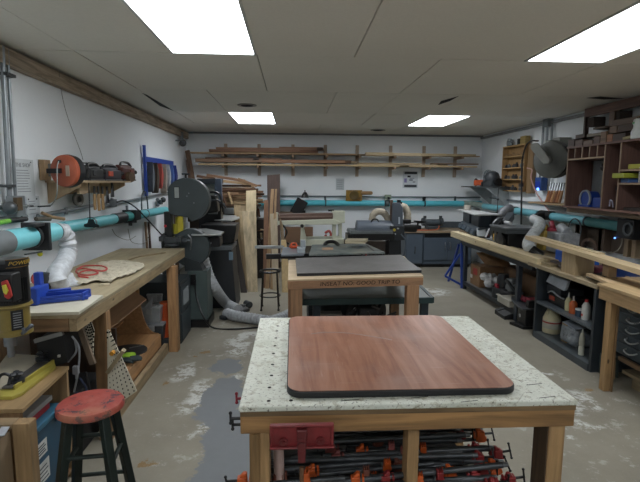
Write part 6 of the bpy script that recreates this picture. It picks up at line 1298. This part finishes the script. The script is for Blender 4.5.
# upper shelf contents
def cylthing(n_,l,c_,x,u,z,r,h,m,cap=None,prof=None,capm=None,group=None):
    y=yb_(u,x); t=T(n_,l,c_,(x,y,z),group); link('body',MB().lathe([(0,0)]+(prof or [(r,0),(r,h)])+[(0,(prof or [(0,h)])[-1][1])],(x,y,z),n=20),m,t)
    if cap: link('cap',MB().cyl((x,y,z+cap[0]),(x,y,z+cap[1]),cap[2],cap[3] if len(cap)>3 else None),capm or m,t)
    return t,y
a,_y=cylthing('spool','pale grey roll standing at the far end of the middle shelf','roll',2.6,542,zs1,.036,.2,plain('a9a59b',.6))
link('paper_band',MB().cyl((2.6,_y,zs1+.05),(2.6,_y,zs1+.07),.037),plain('b9a86a'),a)
y=yb_(559,2.75); t=T('toolbox','black toolbox with shiny domed lid edge on the middle shelf','tool box',(2.68,y,zs1)); link('body',MB().box(2.55,2.8,yb_(566,2.56),yb_(548,2.56),zs1,zs1+.10),M_blk2,t,bev=.008); link('lid',MB().box(2.56,2.8,yb_(563,2.6),yb_(548,2.6),zs1+.101,zs1+.175),plain('3b3f43',.4),t,bev=.012); link('arch',MB().tube(rpts([V((2.545,yb_(547,2.545),zs1+.10)),V((2.54,yb_(551,2.54),zs1+.13)),V((2.54,yb_(556,2.54),zs1+.11)),V((2.54,yb_(563,2.54),zs1+.10))]),.008),plain('a7adb2',.3,.5),t); link('label',MB().box(2.545,2.549,yb_(554,2.55),yb_(549,2.55),zs1+.04,zs1+.08),plain('a04432'),t)
t=T('flat_silver_box','flat silver box lid tilted on top of the toolbox','lid',(2.62,yb_(558,2.62),zs1+.2)); P4=[PX(551,271.5,2.58),PX(568,281,2.56),PX(564,291,2.5),PX(546,281.5,2.52)]; link('sheet',MB().prism(P4,(.03,0,.006)),plain('a3abb2',.4,.2),t,bev=.002)
yl_=plain('c3bf96',.4)
cylthing('glue_bottle','pale yellow glue bottle with pointed cap on the middle shelf','bottle',2.57,568,zs1,.03,.1,yl_,(.12,.17,.012,.005),[(.03,0),(.032,.08),(.02,.115),(.012,.125)],plain('b9bcb6'))
cylthing('glue_bottle','orange labelled glue bottle beside the pale yellow one on the middle shelf','bottle',2.56,573,zs1,.032,.1,plain('c8683a',.4),(.115,.16,.011,.006),[(.033,0),(.034,.09),(.03,.1),(.014,.118)],plain('cfd0cb'))
cylthing('small_tub','small white and blue tub near the right end of the middle shelf','tub',2.56,579.5,zs1,.033,.055,plain('3c4d5e',.4),(.056,.068,.035),None,plain('c1c6ca'))
t,_y=cylthing('white_bottle','white bottle with red cap at the right end of the middle shelf','bottle',2.555,586,zs1,.033,.13,plain('cacdc8',.4),(.155,.175,.014),[(.034,0),(.034,.12),(.02,.145),(.012,.155)],plain('b03a3a'))
link('red_dot',MB().cyl((2.523,_y,zs1+.04),(2.52,_y,zs1+.04),.012),plain('b8443a'),t)
# bottom shelf
y=yb_(551.5,2.62,325); t=T('glue_jug','large cream plastic glue jug with handle and white label on the bottom shelf','jug',(2.62,y,zs0)); jr=.085
link('body',MB().lathe([(0,0),(jr-.005,0),(jr,.01),(jr,.15),(jr-.01,.17),(.045,.245),(.025,.26),(.022,.27),(0,.27)],(2.62,y,zs0),n=28),plain('d8cfac',.4),t); link('label',MB().lathe([(jr+.001,.05),(jr+.0015,.05),(jr+.0015,.13),(jr+.001,.13)],(2.62,y,zs0),n=28),plain('c9c6b8',.5),t); link('label_stripe',MB().lathe([(jr+.002,.105),(jr+.003,.105),(jr+.003,.12),(jr+.002,.12)],(2.62,y,zs0),n=28),plain('a8483f',.5),t); link('handle',MB().tube(rpts([(2.585,y-.03,zs0+.16),(2.56,y-.02,zs0+.2),(2.59,y-.01,zs0+.25)]),.012),plain('bfb794',.4),t); link('cap',MB().cyl((2.62,y,zs0+.27),(2.62,y,zs0+.29),.026),plain('c3c1b4'),t)
S('paper_carton','small tan carton beside the glue jug on the bottom shelf','carton',MB().obox((2.62,yb_(561.5,2.55,330),zs0+.09),(.09,.08,.18)),wood('a88b5c','z',.1),bev=.003)
b=MB(); y=yb_(576,2.65,335); b.obox((2.66,y,zs0+.085),(.2,.24,.16),(0,.1,.05)); b.ball((2.62,y+.06,zs0+.07),.06,(1,1.1,1)); b.ball((2.6,y-.07,zs0+.07),.075,(1,1,.9)); S('plastic_bag','crumpled translucent grey bag around boxes on the bottom shelf','bag',b,plain('8b9298',.3,0,.25,25),bev=.03)
S('flat_sheet','pale blue grey card lying tilted on the plastic bag','card',MB().prism([V((2.54,y+.05,.255)),V((2.54,y-.15,.245)),V((2.72,y-.15,.262)),V((2.70,y+.1,.268))],(0,0,.006)),plain('a5adb8',.5))
t,_y=cylthing('white_caulk_bottle','slim white bottle standing at the right end of the bottom shelf','bottle',2.54,584.5,zs0,.022,.2,plain('bcbcae',.45),(.2,.235,.009,.004),[(.024,0),(.024,.07),(.018,.08),(.024,.09),(.024,.15),(.012,.2)])
# under steel bench
zz=.1155; kb=plain('8a6a4c',.7,0,.1)
def Pf(u,x,v=285): return PX(u,v,x).y
y0_,y1_=Pf(479,2.57),Pf(470,2.57)
t=T('cardboard_box','brown cardboard box with red mark and open flap under the right bench','box',(2.75,(y0_+y1_)/2,zz)); link('body',MB().box(2.57,2.95,y0_,y1_,zz,.40),kb,t,bev=.003); link('flap',MB().prism([V((2.60,y0_-.1,.46)),V((2.62,y1_-.05,.56)),V((2.98,y1_-.1,.60)),V((2.95,y0_-.15,.42))],(0,0,.006)),plain('9c7a58',.7),t); link('red_print',MB().box(2.566,2.57,y0_+.08,y0_+.22,.27,.36),plain('a8423c'),t); link('white_print',MB().box(2.566,2.57,y0_+.25,y0_+.32,.2,.25),plain('c5c0b8'),t)
S('cardboard_box','long dark brown cardboard box behind the white bag under the right bench','box',MB().box(2.9,3.2,5.3,y0_-.02,zz,.44),plain('6f563f',.7),bev=.003)
S('wood_block','small square wood block on the floor behind the far leg of the right bench','block',MB().box(2.62,2.72,6.5,6.6,0,.085),wood('9a805a','z'))
b=MB(); yq=Pf(489,2.72); 
for k in range(16): b.ball((2.70+random.uniform(-.08,.08),yq+random.uniform(-.2,.2),zz+.11+random.uniform(-.04,.06)),random.uniform(.045,.07),(1,1.2,.9),8)
S('white_bag','crumpled white plastic bag under the right bench','bag',b,plain('dde0e3',.4,0,.12,30))
def machine(n_,l,c_,x,u,z,r,h,base,top,acc=None):
    y=Pf(u,x); t=T(n_,l,c_,(x,y,z)); link('base',MB().lathe([(0,0),(r,0),(r,h*.35),(r*.9,h*.42),(0,h*.42)],(x,y,z),n=24),base,t); link('motor',MB().lathe([(0,h*.42),(r*.55,h*.42),(r*.6,h*.8),(r*.45,h),(0,h)],(x,y,z),n=20),top,t)
    if acc: link('accent',MB().obox((x-r*.6,y,z+h*.5),(.03,.07,h*.16)),acc,t,bev=.004)
    link('hose',MB().tube(rpts([(x,y-r*.5,z+h*.6),(x-.02,y-r*1.1,z+h*.8),(x+.06,y-r*1.6,z+h*.4)]),.02),M_dgrey,t)
machine('wet_vac','black and red shop machine with pale rim behind the middle leg under the right bench','machine',2.66,503,zz,.13,.30,plain('24272a',.4),plain('2d2f33',.4),plain('a33040',.4))
machine('round_sander','dark round machine with silver motor right of the red one under the right bench','machine',2.72,511,zz,.12,.26,plain('2c2e31',.4),plain('8b9094',.35,.4))
S('white_tray','white plastic tray at the front edge of the lower shelf under the right bench','tray',MB().rings([[V((x,y,z)) for x,y in ((2.50,Pf(510,2.5)),(2.72,Pf(510,2.5)),(2.72,Pf(498,2.5)),(2.50,Pf(498,2.5)))] for z in (.1205,.195)]).box(2.49,2.53,Pf(511,2.5),Pf(497,2.5),.195,.205),plain('b5b2a6',.5),bev=.004)
machine('silver_machine','silver and dark machine standing behind the white tray','machine',2.8,508,zz,.1,.2,plain('85898b',.4,.3),plain('4a4d50',.4))
# bay between middle leg and cabinet
ct2=T('machine_cart','low dark cart with a curved front tray between the bench leg and the steel cabinet','cart',(2.7,4.9,0)); 
yv=Pf(527,2.4,308); pr=[V((2.44+.06*(k/8-.5)**2*4,4.72+k*.6/8,.215)) for k in range(9)]; link('curved_tray',MB().prism([V((3.0,4.72,.215))]+[V((2.43+.14*((k/8)**2),4.72+k*.55/8,.215)) for k in range(9)]+[V((3.0,5.27,.215))],(0,0,.02)),plain('43474a',.45,.2),ct2,bev=.003)
link('body',MB().box(2.48,2.75,4.74,4.93,.03,.214),M_blk2,ct2,bev=.006); link('foot',MB().prism([V((2.40,4.93,0)),V((2.46,4.74,0)),V((2.75,4.74,0)),V((2.75,4.93,0))],(0,0,.03)),M_blk2,ct2); link('emblem',MB().cyl((2.479,4.86,.12),(2.475,4.86,.12),.02),plain('9ea2a5'),ct2); link('back_leg',MB().box(2.9,2.98,4.8,5.2,0,.214),M_blk2,ct2)
t=T('floor_wedge','dark angled plastic ramp on the floor before the bench leg','ramp',(2.5,5.28,0)); link('shell',MB().prism([V((2.42,5.3,.0)),V((2.42,5.3,.05)),V((2.62,5.3,.12)),V((2.62,5.3,0))],(0,.06,0)).prism([V((2.42,5.1,.0)),V((2.42,5.1,.04)),V((2.62,5.1,.11)),V((2.62,5.1,0))],(0,.2,0)),plain('1f2123',.5),t)
S('red_pliers','red and silver small machine on the curved tray','tool',MB().obox((2.62,4.86,.275),(.1,.16,.06)).cyl((2.58,4.95,.27),(2.58,5.1,.27),.03).ball((2.58,4.8,.26),.03),plain('8d3745',.45),bev=.01)
S('black_box','small black box beside the red machine on the curved tray','box',MB().box(2.5,2.6,4.73,4.79,.236,.31),M_blk2,bev=.004)
t=T('wooden_drawer_box','brown wooden box with a round dark hole behind the curved tray','box',(3.0,5.0,.236)); link('body',MB().box(3.0,3.3,4.75,5.3,.0,.45),wood('6f5440','y',.15),t); link('front_lip',MB().box(2.985,3.0,4.75,5.3,.3,.32),wood('9a8262','y'),t); link('face_plate',MB().obox((2.99,5.05,.46),(.02,.2,.13)),plain('a09c90',.6),t); link('hole',MB().cyl((2.978,5.05,.46),(2.97,5.05,.46),.035),M_blk2,t)
S('dark_clutter','dark lumpy machine parts behind the red machine on the curved tray','parts',MB().ball((2.82,4.95,.31),.07).ball((2.85,5.1,.3),.06).obox((2.8,4.85,.28),(.1,.12,.08)),plain('3a3431',.5,0,.3,30))
# ================= NEAR RIGHT TABLE =================
wt=T('wood_table','rough pine table with thick leg at the right edge of view','table',(2.8,2.7,0))
wm1=wood('a8875a','y',.25,.6,1,True,.1); zt_=.8
def Pz(u,v): return PZ(u,v,zt_)
E0=Pz(586,273);E1=Pz(600,283.3);E2=Pz(640,297)
yN=1.7
pl4=[(2.325,2.53,3.40,'b39668'),(2.535,2.73,3.62,'a3855a'),(2.735,2.95,3.66,'b0946a'),(2.955,3.25,3.66,'9c7f58'),(3.255,3.55,3.66,'a58a62')]
for k,(x0,x1,y1_,c) in enumerate(pl4): link('plank',MB().box(x0,x1,yN,y1_,zt_-.022,zt_),wood(c,'y',.2,.6,1,True,.25),wt,bev=.002)
link('plank_end',MB().prism([V((2.42,3.40,zt_-.02)),V((2.53,3.40,zt_-.02)),V((2.53,3.78,zt_-.02)),V((2.48,3.78,zt_-.02))],(0,0,.02)),wood('bb9f74','y',.2),wt)
link('apron',MB().box(2.33,2.37,yN,3.38,zt_-.115,zt_-.023),wm1,wt,bev=.003); link('apron',MB().box(2.386,3.5,3.3,3.34,zt_-.115,zt_-.023),wm1,wt)
lm=wood('ab8653','z',.22,.6,1,True,.1)
link('leg',MB().box(2.355,2.44,3.235,3.32,0,zt_-.116) if False else MB().box(2.335,2.385,3.24,3.30,0,zt_-.116),lm,wt,bev=.004); link('leg_facing_or_shade',MB().box(2.3855,2.398,3.23,3.299,0,zt_-.116),wood('8a6a42','z',.25),wt,bev=.003); link('leg',MB().box(3.4,3.49,3.2,3.29,0,zt_-.116),lm,wt); link('leg',MB().box(2.352,2.44,1.75,1.83,0,zt_-.116),lm,wt)  # darker strip beside the front leg paints its shaded side
link('lower_rail',MB().box(2.47,2.50,1.83,3.3,.225,.255),wood('6b5237','y'),wt)
dcab=T('drawer_cabinet','small dark grey steel drawer cabinet with silver handles under the pine table','cabinet',(2.7,3.2,.26)); dg=plain('3b444a',.4,.2,.05,4)
y1_=PX(616,300,2.5).y; y0_=y1_-.75; z0_=.262; z1_=.683
link('body',MB().box(2.505,2.9,y0_,y1_,z0_,z1_),dg,dcab,bev=.004)
hz=[.63,.545,.475,.395,.32]
edges=[.677,.59,.51,.435,.358,.27]
for k in range(5):
    d=link('drawer',MB().box(2.493,2.505,y0_+.01,y1_-.012,edges[k+1]+.004,edges[k]-.002),plain('424c53',.4,.2,.05,4),dcab,bev=.003)
    c=V((2.485,y1_-.16,(edges[k]+edges[k+1])/2)); c.y=PX(633,318,2.48).y
    h_=link('handle',MB().tube(rpts([c+V((.01,.055,.014)),c+V((-.018,.045,.004)),c+V((-.02,0,-.008)),c+V((-.018,-.045,.004)),c+V((.01,-.055,.014))]),.006),plain('b4b8ba',.3,.6),d)
S('work_glove','dark green blue roll at the right edge of the pine table','roll',MB().cyl((2.38,2.93,.83),(2.5,2.98,.83),.028),plain('1d3b45',.5))
S('leaning_offcut','thin pale stick leaning between the steel cabinet and the table leg','stick',MB().bar((2.52,3.42,.02),(2.56,3.52,.60),.02,.045,(1,0,0)),wood('a88d62','z'))
S('green_block','dark green grey block on the floor between the steel cabinet and the table leg','block',MB().box(2.53,2.62,3.48,3.60,0,.17),plain('3b4848',.5),bev=.004)
S('floor_shelf_board','weathered board on the floor behind the table leg','board',MB().box(2.55,2.85,2.5,3.35,.10,.125).box(2.6,2.65,2.5,3.3,0,.10),wood('8f7d5c','y',.2)) 
S('dark_pipe','black round object lying on the weathered board under the drawers','roll',MB().cyl((2.7,2.95,.18),(2.7,3.25,.18),.054),M_blk2)
# ================= CLAMP PILE UNDER FRONT BENCH =================
cl_rack=T('clamp_rack','wooden shelf carrying the pile of pipe clamps under the front workbench','shelf',(.38,1.9,.4))
link('slat',MB().box(-.12,.80,1.55,1.60,.38,.42),wood('6b4c30','x',.2),cl_rack); link('slat',MB().box(-.12,.80,2.05,2.10,.38,.42),wood('6b4c30','x',.2),cl_rack)
link('shelf_board',MB().box(-.12,.70,1.53,2.27,.421,.433),plain('35302b',.7),cl_rack)  # dark board colour stands in for the shade behind the clamp pipes
for x in (-.10,.74): link('support',MB().box(x,x+.04,1.75,1.79,0,.379),wood('6b4c30','z',.2),cl_rack)
OR='c65a24';RD='8e2d2e';RU='6d3b2c'
pipe_m=plain('55585b',.38,.6,.2,25); pipe_b=plain('1e1f21',.45,.3)
def clamp_proto(c,L,label,rust=False):
    t=T('pipe_clamp',label,'pipe clamp',(0,0,0),'pipe clamps piled under the front workbench')
    m=plain(c,.45,0,.15,30)
    link('pipe',MB().cyl((-L,0,0),(0.0,0,0),.0105,n=12),pipe_b if rust else pipe_m,t)
    h=MB(); h.box(-.028,.014,-.016,.016,-.016,.042); h.prism([V((-.028,-.013,.042)),V((.004,-.013,.042)),V((-.012,-.013,.06)),V((-.028,-.013,.06))],(0,.026,0)); h.cyl((-.035,0,0),(.024,0,0),.015,n=14)
    link('head_jaw',h,m,t,bev=.004)
    s=link('screw',MB().cyl((.0,0,.025),(.065,0,.025),.006,n=10),M_blk2,t)
    link('crank_handle',MB().cyl((.062,-.015,-.005),(.062,.015,.055),.0045,n=8).ball((.062,-.015,-.005),.007,(1,1,1),8).ball((.062,.015,.055),.007,(1,1,1),8),M_blk2,s)
    link('pressure_plate',MB().obox((-.042,0,.025),(.01,.028,.038)),m,t,bev=.002)
    x=-L*.62; j=MB(); j.box(x-.015,x+.015,-.015,.015,-.015,.042); j.cyl((x-.02,0,0),(x+.02,0,0),.014,n=12)
    for k in range(3): j.prism([V((x-.015+k*.011,-.013,.042)),V((x-.007+k*.011,-.013,.042)),V((x-.012+k*.011,-.013,.058))],(0,.026,0))
    link('tail_jaw',j,m,t,bev=.003); link('spring_clip',MB().obox((x+.024,0,.008),(.005,.024,.036)),M_steel,t)
    return t
protos={}
cname={OR:'bright orange',RD:'dark red',RU:'rusty brown'}
# (x head, y, z, yaw, tilt, colour, length, roll, label)
heads=[(461,433,0,RD,.62,20,'dark red clamp head just under the front rail right of the middle leg'),
(482,434,0,OR,.66,-10,'orange clamp head at the top right of the pile'),
(477,447,3,RD,.64,10,'upper dark red clamp head in the right hand column of heads'),
(481,457,-4,RD,.68,0,'middle dark red clamp head in the right hand column of heads'),
(484,467,2,RD,.70,25,'lower dark red clamp head in the right hand column of heads'),
(478,477,-2,RD,.62,-20,'bottom dark red clamp head in the right hand column of heads'),
(499,452,6,RD,.72,0,'dark red clamp head reaching out right of the column, upper one'),
(511,477,4,RD,.74,15,'dark red clamp head reaching furthest right at the bottom'),
(494,479,-3,RD,.66,35,'dark red clamp head at the bottom between the column and the furthest one'),
(452,471,1,OR,.60,0,'bright orange clamp head at the lower right of the middle leg'),
(497,466,7,OR,.74,-25,'orange clamp head half hidden among the red ones at the right'),
(377,438,184,RU,.50,10,'rusty clamp head just under the front rail left of the middle leg'),
(359,451,178,OR,.52,0,'orange clamp head with white spot in the left middle of the pile'),
(335,458,182,'9a5550',.56,20,'wide dull pink red clamp head beside the red vise'),
(354,479,176,OR,.48,0,'orange clamp head at the bottom left of the middle leg'),
(384,478,180,RD,.42,0,'red clamp head with white spot at the bottom beside the middle leg'),
(309,470,183,OR,.60,-15,'orange clamp head behind the red vise handle'),
(277,476,179,RU,.66,0,'rusty clamp head beside the left front leg'),
(241,480,181,OR,.45,0,'orange clamp head poking out left of the front bench leg'),
(330,446,174,'9a5550',.5,0,'dull pink red clamp head tucked behind the red vise'),
(400,462,-6,RU,.5,25,'rusty clamp head close behind the middle leg')]
cname={}
for i,(u,v,yaw,c,L,ro,l) in enumerate(heads):
    y=1.50+(479-v)*.0058
    if u<245: y=1.44
    q=PY(u,v,y); key=(c,L); rot=(math.radians(ro),math.radians(-3 if yaw<90 else 2.0),math.radians(yaw))
    q.z=max(q.z-.02,.46)
    if key not in protos:
        t=clamp_proto(c,L,l,c==RU); protos[key]=t; t.location=q; t.rotation_euler=rot; t.scale=(.76,)*3
    else: dup(protos[key],q,l,rot,.76)
random.seed(8)
bp0=None
for k in range(34):
    y=1.52+(k%9)*.075+random.uniform(-.02,.02); z=.446+(k//9)*.028+(k%9)*.014+random.uniform(0,.01)
    rot=(0,math.radians(random.uniform(-3,3)),math.radians(random.uniform(-7,7))); loc=(.33+random.uniform(-.06,.08),y,z)
    if bp0 is None:
        bp0=T('steel_pipe','bare dark steel pipe lying among the clamps under the front workbench','pipe',(0,0,0),'bare pipes among the clamps'); link('tube',MB().cyl((-.38,0,0),(.38,0,0),.0105,n=12),pipe_m,bp0); link('end_thread',MB().cyl((.38,0,0),(.40,0,0),.009,n=10),M_steel,bp0); bp0.location=loc; bp0.rotation_euler=rot
    else: dup(bp0,loc,None,rot)
S('plastic_sheet','pale pink tube standing behind the left leg under the front workbench','tube',MB().cyl((-.045,1.52,.434),(-.05,1.52,.72),.018),plain('b39a92',.5))
W=bpy.data.worlds.new('world'); SC.world=W; W.use_nodes=True; W.node_tree.nodes['Background'].inputs[0].default_value=(.02,.02,.02,1)
vs=SC.view_settings; vs.view_transform='Standard'; vs.look='None'; vs.gamma=1; vs.use_curve_mapping=False; vs.exposure=1.2
SC.display_settings.display_device='sRGB'
